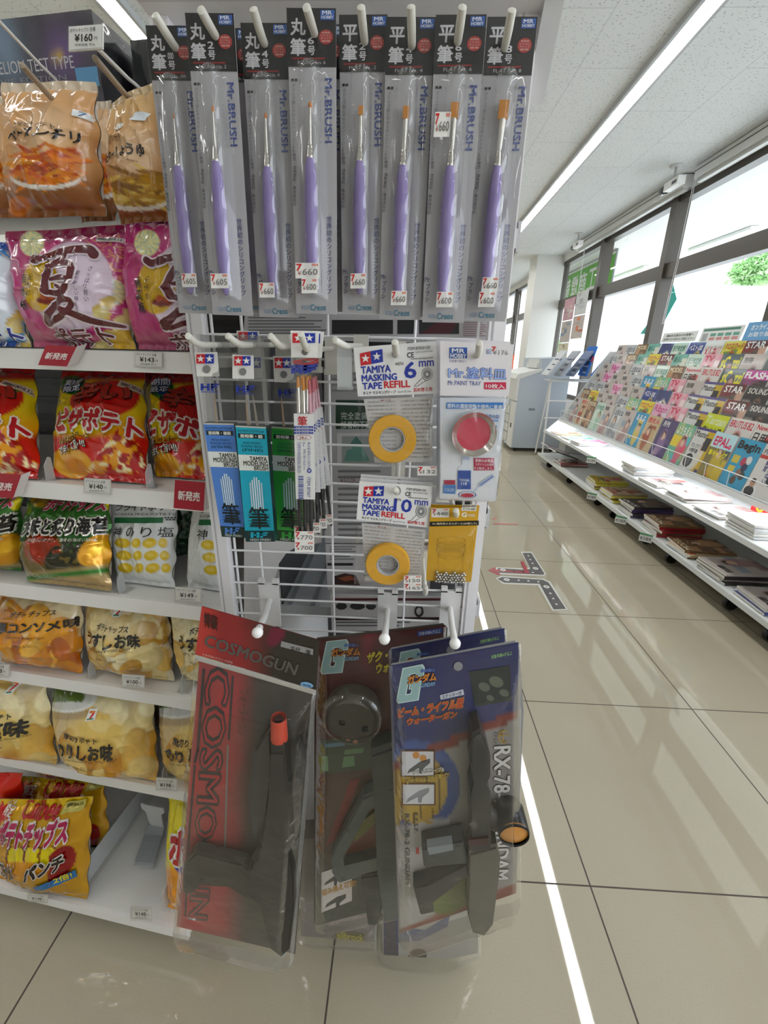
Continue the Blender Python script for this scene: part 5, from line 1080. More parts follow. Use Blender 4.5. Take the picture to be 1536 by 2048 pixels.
def hf_box(label, tag4, box4, Y, c, cd, name_j, size_e, hookpx, nb):
    S = sheet_y(box4[0], Y); S0 = S; d = S.ab([box4[0], box4[3]]); S.turn(math.atan2(d[1][1] - d[0][1], d[1][0] - d[0][0]) + math.pi / 2)
    th = thing('brush_box', label, 'paint brush box', 'boxed modelling brushes', S.matrix())
    tl, tr, brr, bl = [np.array(p, float) for p in box4]; F = lambda u, v: tuple(tl * (1 - u) * (1 - v) + tr * u * (1 - v) + brr * u * v + bl * (1 - u) * v)
    def R(u0, v0, u1, v1, col, lift=1): S.poly(m, [F(u0, v0), F(u1, v0), F(u1, v1), F(u0, v1)], col, lift)
    def T(t_, u0, v0, u1, v1, col, b=0.0, lift=2): S.text(m, t_, F(u0, v0), F(u1, v0), F(u0, v1), col, b, lift)
    m = MB(); S.card(m, box4, .012, c, cback=cd)
    R(0, 0, 1, .012, H('c9c6b8')); T('タミヤモデリングブラシHF', .06, .03, .92, .055, H('12302e'), .01); R(.06, .065, .94, .105, H('12221f')); T(name_j, .14, .07, .86, .1, H('e8e6dc'), .03, 3)
    T('HIGH FINISH', .2, .135, .78, .155, H('123a44')); T('POINTED BRUSH', .14, .165, .84, .185, H('123a44')); T(size_e, .16, .195, .84, .225, H('123a44'), .01)
    R(0, .25, 1, .385, H('dfe2dc')); T('TAMIYA', .38, .262, .95, .3, DK, .025); T('MODELING', .16, .302, .97, .342, DK, .025); T('BRUSH', .5, .344, .97, .38, DK, .025)
    for i in range(6):
        u = .3 + i * .075; top = .43 + .035 * abs(i - 2.5) / 1.2 * .8; R(u, top, u + .045, .72, H('cfe0ea') if i % 5 else H('bcd0dc'), 2)
    T('筆', .2, .70, .86, .885, H('101814'), .01, 3)
    for i in range(5): R(.16, .765 + i * .026, .9, .77 + i * .026, H('12302e'), 2)
    R(0, .905, 1, 1, cd, 2); hf(S, m, *([0] * 0), **{}) if False else None
    a = F(.2, .918); b = F(.78, .965); hf(S, m, a[0], a[1], b[0], b[1], c, 3); T('HIGH FINISH', .16, .972, .86, .992, H('c8cfc8'), .02, 3)
    m.obj('carton', CARD, th)
    t0, t1, t2, t3 = [np.array(p, float) for p in tag4]
    m = MB(); S.card(m, tag4, .0008, H('e9e7e3'), z=-.001)
    w_ = t1[0] - t0[0]; h = t3[1] - t0[1]; logo(S, m, t0[0] + w_ * .12, t0[1] + h * .07, t0[0] + w_ * .9, t0[1] + h * .46, 3); cx, cy = (t0 + t1 + t2 + t3) / 4; S.ell(m, cx + 1, cy + h * .2, w_ * .17, w_ * .18, H('7d7b7a'), 3)
    m.obj('header_tag', CARD, th)
    m = MB(); top = [(tag4[0][0] + 2, hookpx), (tag4[0][0] + 70, hookpx + 4), (box4[1][0] + 4, box4[1][1]), (box4[0][0], box4[0][1])]
    ab = S.ab(top); k = 16; v, u = np.meshgrid(np.linspace(0, 1, k), np.linspace(0, 1, k), indexing='ij'); P = ab[0] * ((1 - u) * (1 - v))[..., None] + ab[1] * (u * (1 - v))[..., None] + ab[2] * (u * v)[..., None] + ab[3] * ((1 - u) * v)[..., None]
    m.grid(np.dstack([P, -.004 + .004 * vn(u * 4, v * 6, nb)]), WHITE); m.grid(np.dstack([P, -.0115 + .002 * vn(u * 4, v * 6, nb + 1)]), WHITE); m.obj('clear_sleeve', SLEEVE, th, True)
    m = MB(); x0, y0 = tag4[3]; hf(S, m, x0 + 9, y0 + 14, x0 + 46, y0 + 28, H('24389a'), 4); S.rect(m, x0 + 10, y0 + 30, x0 + 44, y0 + 31.5, H('24389a'), 4); m.obj('printed_logo', CARD, th)
    for i in range(nb):
        m = MB(); x = tl[0] + (tr[0] - tl[0]) * (.35 + .3 * i); a, b = S.ab([(x, tl[1] + 4), (x - 6 - 4 * i, tl[1] - 62)]); m.tube([(*a, -.007), (*(a * .4 + b * .6), -.007), (*b, -.007)], [.0016, .0011, .0002], H('b0a496') if i else H('c8a88a'), 8); m.obj('brush_tip', PAPER, th, True)
    return th
hf_box('blue modelling brush box, ultra-fine size, hanging beside the chip bags', [(388, 705), (433, 704), (438, 753), (393, 753)], [(406, 846), (468, 847), (491, 1076), (444, 1073)], .455, H('4f80cc'), H('15302e'), '面相筆・極細', '(ULTRA FINE)', 668, 1)
hf_box('cyan modelling brush box, fine size, between the blue and green ones', [(464, 709), (506, 711), (507, 758), (464, 757)], [(471, 851), (532, 854), (550, 1083), (492, 1083)], .447, H('12a3bd'), H('0d3034'), '面相筆・細', '(FINE)', 668, 2)
hf_box('green modelling brush box, small size, behind the three-brush set', [(545, 712), (586, 712), (588, 766), (548, 764)], [(543, 853), (605, 857), (618, 1086), (551, 1081)], .489, H('36a03c'), H('123a1e'), '面相筆・小', '(SMALL)', 690, 1)
tagm = thing('header_tag', 'white twin-star header tag peeking out behind the cyan brush box', 'tag', 'spare header tags', sheet_y((490, 690), .475).matrix()); S = sheet_y((490, 690), .475); m = MB(); S.card(m, [(473, 661), (517, 662), (525, 757), (480, 756)], .001, H('e4e2de')); logo(S, m, 477, 664, 515, 680, 2); logo(S, m, 486, 715, 522, 736, 2); m.obj('card', CARD, tagm)

def set_pack(label, dx, ang, Y, full=True):
    S = sheet_y((609, 690), Y); S.turn(ang); th = thing('brush_set_pack', label, 'paint brush set', 'bagged sets of three brushes', S.matrix())
    L = sheet_y((609, 690), .44); m = MB()
    L.card(m, [(582, 662), (637, 663), (634, 715), (583, 714)], .001, H('eceae6')); logo(L, m, 586, 667, 630, 686, 2); L.ell(m, 610, 703, 6, 7, H('6f6d6c'), 2); m.obj('header_tag', CARD, th)
    m = MB(); L.card(m, [(590, 822), (628, 823), (631, 988), (594, 987)], .0006, H('e6e4e2'), z=.004); lf = 16
    L.tx(m, '筆', 598, 827, 616, 845, H('c8202a'), .02, lf)
    for i in range(3): L.rect(m, 591, 846 + i * 5.6, 628, 850 + i * 5.6, H('2a3f9c'), lf); L.tx(m, '平筆 面相筆 小', 594, 847 + i * 5.6, 626, 849.4 + i * 5.6, H('d8d8e4'), 0, lf + 1)
    L.ell(m, 609, 868, 15, 4.6, H('b03038'), lf); L.ell(m, 609, 868, 14, 3.9, H('ebe9e6'), lf + 1); L.tx(m, '3本入', 602, 865, 617, 871, H('b03038'), .02, lf + 2)
    L.tx(m, 'タミヤモデリングブラシ', 616, 877, 623, 935, H('2a3f8c'), .01, lf, vert=True); L.tx(m, 'HF スタンダードセット', 608, 877, 614, 930, H('2a3f8c'), .01, lf, vert=True); L.tx(m, 'TAMIYA MODELING BRUSH', 597, 877, 604, 936, H('4a569c'), 0, lf, rot=1)
    R_ = np.random.RandomState(3); x = 599.0
    y = 942.0
    while y < 985: hh = .8 + R_.rand() * 1.8; L.rect(m, 599, y, 609, y + hh, H('3a4a98'), lf); y += hh + .7 + R_.rand() * 1.2
    L.ell(m, 620, 932, 4.5, 4.5, H('24389a'), lf, inner=.6); L.tx(m, 'ITEM 87067', 616, 945, 622, 983, H('2a3f8c'), 0, lf, rot=1); m.obj('label', PAPER, th)
    m = MB(); hf(L, m, 586, 729, 629, 745, H('2438a0'), 20); L.ell(m, 610, 723, 21, 5, H('b83038'), 20, inner=.75); m.obj('printed_logo', CARD, th)
    for i, (x, col, bc) in enumerate(((599, H('18181a'), H('c88a4c')), (609, H('141416'), H('c98430')), (621, H('1d1d20'), H('b8606a')))):
        m = MB(); p = L.ab([(x, 990), (x + 2, 1074)]); m.tube([(*p[0], .0), (*p[1], .0)], [.0021, .0016], col, 10); q = L.ab([(x, 826), (x, 990)]); m.tube([(*q[0], 0), (*q[1], 0)], [.0022, .0024], col, 10)
        h = m.obj('handle', PLAST, th, True)
        m = MB(); p = L.ab([(x - 1, 826), (x - 2, 772 + 6 * i)]); m.tube([(*p[0], 0), (*p[1], 0)], [.002, .0016], H('cfc9c0') if i < 2 else H('c09098'), 10); m.obj('ferrule', CHROME if i < 2 else PLAST, h, True)
        m = MB(); p = L.ab([(x - 2, 772 + 6 * i), (x - 3, 752 + 3 * i)]); m.tube([(*p[0], 0), (*p[1], 0)], [.0018, .0012], bc, 10); m.obj('bristle', PAPER, h, True)
    m = MB(); ab = L.ab([(583, 714), (634, 715), (634, 1080), (593, 1080)]); v, u = np.meshgrid(np.linspace(0, 1, 40), np.linspace(0, 1, 12), indexing='ij'); P = ab[0] * ((1 - u) * (1 - v))[..., None] + ab[1] * (u * (1 - v))[..., None] + ab[2] * (u * v)[..., None] + ab[3] * ((1 - u) * v)[..., None]
    m.grid(np.dstack([P, .005 + .003 * vn(u * 3, v * 9, 3)]), WHITE); m.obj('clear_bag', FILM, th, True)
    m = MB(); sticker(L, m, (594, 1046, 631, 1066), '770', 32); 
    if full: sticker(L, m, (594, 1066, 631, 1086), '700', 32)
    m.obj('price_sticker', PAPER, th)
    return th
s1 = set_pack('bagged three-brush set in front, with two price stickers', 0, -.0, .426)
for k, (ang, Y, nm) in enumerate(((.03, .4495, 'second from the front'), (.065, .461, 'third from the front'), (.1, .4725, 'hindmost of the fan'), (-.03, .438, 'behind the front one and swung towards the green box'))):
    S = sheet_y((613 + 2 * k, 690), Y); S.turn(ang); set_pack('bagged three-brush set %s' % nm, 0, 0, .44, False).matrix_world = S.matrix()

eh = thing('clear_holder', 'empty clear plastic holder hanging alone between the brush sets and the tapes', 'holder', None, sheet_y((690, 720), .45).matrix()); S = sheet_y((690, 720), .45)
m = MB(); S.card(m, [(676, 690), (702, 690), (704, 712), (674, 712)], .003, H('dcdcdc')); 
ab = S.ab([(674, 712), (704, 712), (702, 780), (677, 780)]); m.box((ab[0][0], ab[2][1], -.008), (ab[1][0], ab[0][1], -.0065), WHITE); m.box((ab[0][0], ab[2][1], .0), (ab[1][0], ab[0][1], .0015), WHITE); m.box((ab[0][0], ab[2][1], -.008), (ab[1][0], ab[2][1] + .003, .0015), WHITE); m.obj('pocket', FROST, eh)

# ------------------------------------------------------------------ masking tapes, paint tray, metal balls
def cyl(m, S, cx, cy, r0, r1, h, cols, px=True, n=48):
    c = S.ab([(cx, cy)])[0] if px else (cx, cy); m.lathe([(r0, 0), (r0, h), (r1, h), (r1, 0)], None, n, ctr=(c[0], c[1], 0), cols=cols)
def film_sheet(S, px4, z0, amp, seed, name, th, mat=FILM, k=26):
    if mat is WRAP: return wrap_sheet(S, px4, z0, amp, seed, name, th, mat)
    ab = S.ab(px4); v, u = np.meshgrid(np.linspace(0, 1, k), np.linspace(0, 1, k), indexing='ij'); P = ab[0] * ((1 - u) * (1 - v))[..., None] + ab[1] * (u * (1 - v))[..., None] + ab[2] * (u * v)[..., None] + ab[3] * ((1 - u) * v)[..., None]
    ed = np.clip(np.minimum(np.minimum(u, 1 - u), np.minimum(v, 1 - v)) / .1, 0, 1); z = z0 * (.15 + .85 * ed) + amp * ed * (vn(u * 4, v * 5, seed) + .5 * (1 - np.abs(2 * vn(u * 7, v * 7, seed + 1) - 1)) ** 3)
    m = MB(); m.grid(np.dstack([P, z]), WHITE); return m.obj(name, mat, th, True)
SEAM = film('heat_seal', tint=(0.95, 0.95, 0.94), haze=0.25, haze_col=(0.66, 0.65, 0.62), rough=0.12, gain=0.5, base=0.05, bump=0.2)
def wrap_sheet(S, px4, z0, amp, seed, name, th, mat):
    """Crumpled clear plastic with sharp creases running in from the edges and corners."""
    kv, ku = 150, 80; ab = S.ab(px4); v, u = np.meshgrid(np.linspace(0, 1, kv), np.linspace(0, 1, ku), indexing='ij'); P = ab[0] * ((1 - u) * (1 - v))[..., None] + ab[1] * (u * (1 - v))[..., None] + ab[2] * (u * v)[..., None] + ab[3] * ((1 - u) * v)[..., None]
    ed = np.clip(np.minimum(np.minimum(u, 1 - u) * 1.0, np.minimum(v, 1 - v) * 2) / .12, 0, 1) ** .7; z = z0 * (.1 + .9 * ed) + amp * .5 * ed * vn(u * 3, v * 6, seed); R_ = np.random.RandomState(seed)
    for i in range(46):
        side = R_.randint(3); t_ = R_.rand(); x0, y0 = ((0.0, t_), (1.0, t_), (t_, 1.0 if R_.rand() < .6 else 0.0))[side]
        if R_.rand() < .3: x0, y0 = R_.rand(), R_.rand()
        a = R_.rand() * 6.28; L = .06 + .2 * R_.rand(); dx, dy = math.cos(a), math.sin(a) * .5; s_ = np.clip(((u - x0) * dx + (v - y0) * dy * 2) / (dx * dx + dy * dy * 2), 0, L)
        d = np.hypot(u - x0 - s_ * dx, (v - y0 - s_ * dy) * 2); z = z + R_.choice([-1, 1]) * (.0008 + .002 * R_.rand()) * np.exp(-d / (.010 + .02 * R_.rand())) * np.clip(1.2 - s_ / L, 0, 1)
    m = MB(); G_ = np.dstack([P, z]); e = 4; m.grid(G_[:-e, 2:-2], WHITE)
    for Q in (G_[-e - 1:, :], G_[:-e, :3], G_[:-e, -3:]): m.grid(Q, WHITE, mi=1)
    return m.obj(name, [mat, SEAM], th, True)
OCH = H('e0a62c')
def tape_pack(label, hd, bag4, Y, width_txt, item, ring, wide, lay, stk, front=True):
    S = sheet_y(np.mean(hd, 0), Y); th = thing('masking_tape_pack', label, 'masking tape', 'bagged masking tape refills', S.matrix())
    a, b, c, d = [np.array(p, float) for p in hd]; F = lambda u, v: tuple(a * (1 - u) * (1 - v) + b * u * (1 - v) + c * u * v + d * (1 - u) * v)
    def T(t_, u0, v0, u1, v1, col, bo=0.0, lift=2): S.text(m, t_, F(u0, v0), F(u1, v0), F(u0, v1), col, bo, lift)
    m = MB(); S.card(m, hd, .0008, H('e9e7e6'), z=.001); BL = H('2036a0'); RD = H('cc2430')
    def P(pts, col, lift): S.poly(m, [F(*p) for p in pts], col, lift)
    P([(.07, .13), (.2, .1), (.2, .36), (.07, .38)], RD, 5); P([(.2, .1), (.345, .075), (.345, .33), (.2, .36)], H('1f37a4'), 5)
    for u, v in ((.135, .24), (.272, .215)): x, y = F(u, v); S.star(m, x, y, 9, H('f2f0ee'), 6)
    x6 = lay['u6']
    T('TAMIYA', .07, .40, .43, .54, BL, .04, 5); T('MASKING', .07, .57, .50, .70, BL, .04, 5); T('TAPE', .07, .73, .31, .86, BL, .04, 5); T('REFILL', .34, .72, .66, .85, RD, .045, 5)
    T(width_txt, x6[0], .37, x6[1], .68, BL, .035, 5); T('mm', .78, .36, .96, .47, BL, .02, 5); T('WIDTH', .49, .36, .59, .42, DK, .01, 5)
    T('ITEM ' + item, .65, .08, .92, .14, DK, .01, 5); T('CE', .64, .18, .72, .28, DK, .03, 5); T('TAMIYA EUROPE GMBH', .74, .17, .95, .2, H('55555a'), 0, 5); T('www.tamiya.com', .68, .29, .95, .335, DK, .01, 5)
    T('タミヤ マスキングテープ', .07, .9, .48, .97, DK, .02, 5); T('10mm巾 長さ18m', .5, .91, .67, .96, H('55555a'), 0, 5); T('詰め替え用', .7, .87, .93, .95, RD, .015, 5)
    x, y = F(.875, .62); S.ell(m, x, y, 11, 13, H('2a2a2c'), 5, inner=.93); S.ell(m, x, y, 8.5, 10, H('9a9a9c'), 5, inner=.5); S.ell(m, x, y, 4.5, 5, H('2a2a2c'), 6, inner=.8); S.line(m, [(x - 10, y + 8), (x - 26, y + 24), (x - 20, y + 24), (x - 2, y + 13)], .0004, H('2a2a2c'), 5)
    x, y = F(*lay['hole']); S.ell(m, x, y, 7, 9, H('8f8d8c'), 5)
    m.obj('header_card', CARD, th)
    if front:
        m = MB(); e0, e1, e2, e3 = [np.array(p, float) for p in bag4]; G = lambda u, v: tuple(e0 * (1 - u) * (1 - v) + e1 * u * (1 - v) + e2 * u * v + e3 * (1 - u) * v)
        S.card(m, [G(.08, .05), G(.95, .04), G(.96, .93), G(.16, .96)], .0004, H('c9c5c2'), z=.0004); R_ = np.random.RandomState(8)
        for i in range(15):
            v = .08 + i * .055
            for (u0, u1) in ((.12, .48), (.54, .92)):
                S.text(m, ''.join(R_.choice(list('貼る塗装面に密着し糊残りのないマスキング用紙です幅を選び使用'), 15)), G(u0 + .02 * R_.rand(), v), G(u1, v), G(u0, v + .028), H('7d7977'), 0, 4)
        S.text(m, '●注意', G(.3, .06), G(.42, .06), G(.3, .085), H('b06a62'), 0, 5); m.obj('instruction_sheet', PAPER, th)
        m = MB(); cx, cy, r, ri = ring; ab = S.ab([(cx, cy), (cx + r, cy), (cx + ri, cy)]); ro, rin = ab[1][0] - ab[0][0], ab[2][0] - ab[0][0]
        prof = [(rin, .002), (rin, wide), (rin + .0006, wide + .0003)] + [(rin + .0006 + (ro - rin - .0009) * i / 14, wide + .0003 + .00012 * (i % 2)) for i in range(1, 15)] + [(ro, wide - .0004), (ro, .002)]
        m.lathe(prof, OCH, 64, ctr=(ab[0][0], ab[0][1], 0)); m.obj('tape_roll', PAPER, th, True)
        m = MB(); m.lathe([(rin - .0012, .002), (rin - .0012, wide + .0002), (rin, wide + .0002), (rin, .002)], H('b3b0b2'), 48, ctr=(ab[0][0], ab[0][1], 0)); m.obj('core', CARD, th, True)
        film_sheet(S, bag4, wide + .004, .004, 4, 'clear_bag', th)
        m = MB()
        for px, yen in stk: sticker(S, m, px, yen, int((wide + .008) / LIFT) if px[1] < 1140 else int((wide + .006) / LIFT))
        m.obj('price_sticker', PAPER, th)
    return th
h6 = [(707, 695), (873, 682), (875, 787), (716, 793)]; h10 = [(719, 962), (864, 972), (858, 1055), (713, 1038)]
tape_pack('six millimetre masking tape refill, upper of the two tapes', h6, [(714, 792), (874, 786), (870, 934), (727, 930)], .447, '6', '87033•120', (785, 877, 47.5, 25), .006, dict(u6=(.6, .74), hole=(.5, .18)), [((834, 926, 872, 944), '132')])
tape_pack('ten millimetre masking tape refill, lower of the two tapes', h10, [(712, 1038), (859, 1056), (848, 1168), (708, 1166)], .44, '10', '87034•150', (776, 1123, 43.5, 22.5), .010, dict(u6=(.5, .74), hole=(.53, .17)), [((808, 1136, 842, 1152), '150'), ((808, 1153, 842, 1168), '165')])
for k, (dx, dy, nm) in enumerate(((2, -7, 'second in the pile'), (3, -14, 'hindmost'))):
    tape_pack('ten millimetre tape header showing above the front lower tape, %s' % nm, [(p[0] + dx, p[1] + dy) for p in h10], None, .449 + .008 * k, '10', '87034•150', None, .01, dict(u6=(.5, .74), hole=(.53, .17)), [], False)

def tray_pack(label, Y, off, front):
    o = np.array(off, float); hd = [np.array(p, float) + o for p in ((880, 682), (1028, 689), (1017, 792), (880, 791))]; bag4 = [np.array(p, float) + o for p in ((880, 791), (1017, 792), (993, 1003), (879, 999))]
    S = sheet_y(np.mean(hd, 0), Y); th = thing('paint_tray_pack', label, 'paint tray pack', 'bagged paint trays', S.matrix()); BLU = H('2a4ab0')
    m = MB(); S.card(m, hd, .0008, H('e2dde0'), z=.001)
    ox, oy = o
    X = lambda x, y: (640 + x / 3.4125 + ox, 640 + y / 3.4125 + oy)
    def T(t_, x0, y0, x1, y1, col, b=0.0, lift=5): a, b_ = X(x0, y0), X(x1, y1); S.text(m, t_, a, (b_[0], a[1] + .03 * (b_[0] - a[0])), (a[0], b_[1]), col, b, lift)
    def Q(x0, y0, x1, y1, col, lift=5): a, b_ = X(x0, y0), X(x1, y1); S.rect(m, a[0], a[1], b_[0], b_[1], col, lift)
    if front:
        Q(882, 188, 1003, 262, H('2b56a8')); T('MR', 900, 194, 985, 222, H('e8ecf2'), .03, 6); T('HOBBY', 890, 228, 996, 258, H('e8ecf2'), .03, 6); T('ミスターホビー', 882, 270, 998, 288, H('4a5a98'), .02)
        Q(1134, 200, 1166, 232, H('6a86c0')); Q(1137, 203, 1163, 229, H('e2dde0'), 6); T('D', 1142, 207, 1158, 226, H('3f66b0'), .03, 7); T('7', 1172, 182, 1198, 212, H('c8302c'), .05); T('¥176', 1178, 204, 1282, 236, H('8a8486'), 0)
        a = X(876, 318); b = X(1270, 330); c = X(876, 395); S.out(m, 'Mr.塗料皿', a, b, c, H('9db4e8'), H('2c3f9e'), .035, .02, 5)
        T('Mr.PAINT TRAY', 872, 412, 1098, 442, H('3a4a98'), .0)
        Q(1118, 424, 1268, 472, H('c8204a')); T('10枚入', 1130, 434, 1258, 464, H('f4e6ea'), .02, 6)
    m.obj('header_card', CARD, th)
    m = MB(); G = lambda u, v: tuple(bag4[0] * (1 - u) * (1 - v) + bag4[1] * u * (1 - v) + bag4[2] * u * v + bag4[3] * (1 - u) * v)
    S.card(m, [G(.0, .02), G(.97, .02), G(.99, .99), G(.01, .99)], .0006, H('d6dae2'), z=.0006); S.poly(m, [G(.02, .43), G(.98, .43), G(.99, .99), G(.01, .99)], H('dfe0e4'), 3)
    if front:
        Q(862, 562, 1250, 604, H('2f7ac8')); T('塗料の濃度調整や調色に最適!', 868, 568, 1246, 598, H('e6ecf4'), .02, 6)
        T('塗装用の皿!', 1100, 640, 1224, 668, H('3f66b0'), .02)
        for i in range(5): Q(1150, 678 + i * 40, 1215 - 8 * i, 692 + i * 40, H('7f9ccc'))
        # bottle, jar, dish, dropper
        Pp = lambda pts, col, lift: S.poly(m, [X(*p) for p in pts], col, lift)
        Pp([(962, 930), (1020, 930), (1020, 962), (1010, 990), (1035, 1020), (1035, 1160), (932, 1160), (938, 1010), (968, 985)], H('d8dde6'), 5); Pp([(940, 1024), (1028, 1024), (1028, 1152), (936, 1152)], H('2a4c9c'), 6); Pp([(972, 930), (1020, 930), (1020, 952), (972, 952)], H('b8c4dc'), 7)
        T('THINNER', 950, 1080, 1018, 1096, H('c8d2ea'), .01, 7); T('110', 962, 1102, 1000, 1122, H('e8ecf4'), .03, 7)
        Pp([(846, 1090), (922, 1090), (922, 1120), (846, 1120)], H('a82440'), 6); Pp([(840, 1122), (926, 1122), (922, 1184), (840, 1180)], H('4a7ab8'), 6); T('COLOR', 850, 1144, 915, 1164, H('d8e2f0'), 0, 7)
        x, y = X(1004, 1190); S.ell(m, x, y, 18, 7, H('3a5aa8'), 5, inner=.9); S.ell(m, x, y + 1, 13, 4, H('b82848'), 6)
        S.line(m, [X(1030, 1188), X(1090, 1130), X(1180, 1070)], .0016, H('c3cddd'), 5); S.line(m, [X(1094, 1122), X(1176, 1064)], .004, H('aebcd6'), 6); S.line(m, [X(1094, 1122), X(1176, 1064)], .0008, H('3a5aa8'), 7)
        Q(1048, 940, 1186, 1024, H('b81e44')); T('塗装の必需品', 1058, 944, 1180, 966, H('f0dce2'), .02, 6); T('スポイトとの併用', 1058, 972, 1182, 992, H('f0dce2'), .01, 6); T('をお勧めします。', 1050, 998, 1180, 1018, H('f0dce2'), .01, 6)
    m.obj('backing_sheet', CARD, th)
    if front:
        m = MB(); c = X(1045, 773); q = S.ab([c, (c[0] + 43.5, c[1])]); r = q[1][0] - q[0][0]
        m.lathe([(r * .78, .0035), (r * .9, .006), (r, .0085), (r * 1.01, .0088), (r * 1.01, .008), (r * .8, .0015)], H('d0ccc4'), 56, ctr=(q[0][0], q[0][1], 0)); m.obj('tray_rim', CHROME, th, True)
        m = MB(); m.lathe([(.0001, .0028), (r * .8, .0032)], H('d03a52'), 48, ctr=(q[0][0], q[0][1], 0)); m.obj('tray_floor', GLOSS, th, True)
    film_sheet(S, bag4, .011, .005, 6, 'clear_bag', th)
    return th
tray_pack('bagged metal paint tray with red centre, front one on its hook', .430, (0, 0), True)
tray_pack('bagged paint tray just behind the front one, only its edges showing', .4515, (-4, 2), False)
tray_pack('bagged paint tray hindmost on the hook, a sliver showing below the tape', .474, (-7, -6), False)

def ball_card(label, Y, off, front):
    o = np.array(off, float); c4 = [np.array(p, float) + o for p in ((861, 1015), (958, 1017), (942, 1164), (852, 1161))]
    S = sheet_y(np.mean(c4, 0), Y); th = thing('metal_ball_card', label, 'metal ball pack', 'carded metal balls', S.matrix()); YEL = H('d2a01a')
    m = MB(); S.card(m, c4, .0008, YEL); X = lambda x, y: (640 + x / 3.4125 + o[0], 640 + y / 3.4125 + o[1])
    def T(t_, x0, y0, x1, y1, col, b=0.0, lift=3): a, b_ = X(x0, y0), X(x1, y1); S.text(m, t_, a, (b_[0], a[1] - .01 * (b_[0] - a[0])), (a[0], b_[1]), col, b, lift)
    def Q(x0, y0, x1, y1, col, lift=2): a, b_ = X(x0, y0), X(x1, y1); S.rect(m, a[0], a[1], b_[0], b_[1], col, lift)
    Q(966, 1278, 1066, 1302, H('e8e4d8')); T('GT73 400', 974, 1282, 1060, 1297, H('3a3a3a'), 0, 4)
    if front:
        T('G', 968, 1312, 998, 1342, H('f0e8d8'), .06); T('TOOL', 1004, 1322, 1058, 1341, H('f0e8d8'), .02); S.poly(m, [X(750, 1376), X(1084, 1368), X(1083, 1400), X(748, 1408)], H('18150f'), 2); T('Mr.撹拌用メタルボール(60個入り)', 768, 1382, 1070, 1398, H('e8dcc0'), .015)
        sticker(S, m, (*X(760, 1284), *X(880, 1345)), '440', 3)
        for y in (1500, 1535, 1590, 1605): cx, cy = X(895, y); S.ell(m, cx, cy, 28 if y < 1580 else 26, 7, H('9a7618'), 3, inner=.95)
        for x, y0, y1 in ((799, 1500, 1590), (991, 1500, 1590), (806, 1600, 1700), (975, 1600, 1700)): S.line(m, [X(x, y0), X(x, y1)], .0003, H('9a7618'), 3)
        S.poly(m, [X(800, 1530), X(990, 1530), X(990, 1580), X(800, 1580)], H('c09418'), 2)
    m.obj('card', CARD, th)
    if front:
        R_ = np.random.RandomState(2); r = .00158; p0 = S.ab([X(782, 1782)])[0]; p1 = S.ab([X(992, 1776)])[0]; n = 0
        for row in range(5):
            for k in range(15 - row % 2):
                x = p0[0] + r + (row % 2) * r + k * 2.06 * r
                if x > p1[0] or (row == 4 and k % 3): continue
                m = MB(); m.sphere((x, p0[1] + r + row * 1.8 * r + .0002 * math.sin(k), .0025 + (.0012 if (k + row) % 2 else 0)), r, H('c4c2bf'), 14, 8); m.obj('metal_ball', CHROME, th, True)
        film_sheet(S, [X(740, 1420), X(1060, 1410), X(1020, 1800), X(735, 1795)], .006, .003, 9, 'clear_bag', th)
    return th
ball_card('yellow card of metal mixing balls, front one', .436, (0, 0), True)
ball_card('yellow card of metal balls peeking above the front one', .445, (1, -6), False)
# ------------------------------------------------------------------ big water gun packs on the lower hooks
def color_sheet(S, m, px4, fn, z=0.0, k=40):
    ab = S.ab(px4); v, u = np.meshgrid(np.linspace(0, 1, k), np.linspace(0, 1, k), indexing='ij'); q = lambda A: A[0] * ((1 - u) * (1 - v))[..., None] + A[1] * (u * (1 - v))[..., None] + A[2] * (u * v)[..., None] + A[3] * ((1 - u) * v)[..., None]
    P = q(ab); XY = q(np.asarray(px4, float)); C = fn(np.zeros((k, k, 3)), XY[..., 0], XY[..., 1]); m.grid(np.dstack([P, np.full((k, k), z)]), C)
def solid(S, m, pts, z0, z1, c): ab = S.ab(pts); m.prism([tuple(p) for p in ab], z0, z1, c)
def rounded(S, m, pts, z0, z1, c, e=.0025):
    """Moulded slab with a stepped, narrowed front edge."""
    ab = S.ab(pts); ctr = ab.mean(0); m.prism([tuple(p) for p in ab], z0, z1 - e, c); sh = ctr + (ab - ctr) * .93; m.prism([tuple(p) for p in sh], z1 - e, z1, c)
def glogo(S, m, px, lift=2):
    """Outlined capital G with an orange katakana band across it."""
    x0, y0, x1, y1, sl = px; w_, h = x1 - x0, y1 - y0; f = lambda u, v: (x0 + u * w_, y0 + v * h + sl * u)
    G = lambda k: [f(.16 - k, .0 - k), f(.62 + k, -.04 - k), f(.68 + k, .04), f(.66 + k, .26 + k), f(.46 - k * .2, .28 + k), f(.47, .16 + k), f(.3 + k, .18 + k), f(.2 + k, .8 - k), f(.36 - k, .8 - k), f(.39 - k, .62 + k), f(.32 - k, .62 + k), f(.34 - k, .46 - k), f(.6 + k, .45 - k), f(.52 + k, .98 + k), f(.04 - k, 1.0 + k), f(.0 - k, .92)]
    S.poly(m, G(.03), H('c8dcd8'), lift); S.poly(m, G(0), H('93b4b4'), lift + 1)
    S.text(m, '機動戦士', f(.6, .07), f(.98, .09), f(.59, .17), H('4a6ab4'), .03, lift + 2); S.out(m, 'ガンダム', f(.28, .22), f(1.02, .22), f(.26, .46), H('d08028'), H('5a2a10'), .06, .04, lift + 2); S.text(m, 'GUNDAM', f(.6, .5), f(.97, .5), f(.59, .62), H('7aa8c8'), .03, lift + 2)
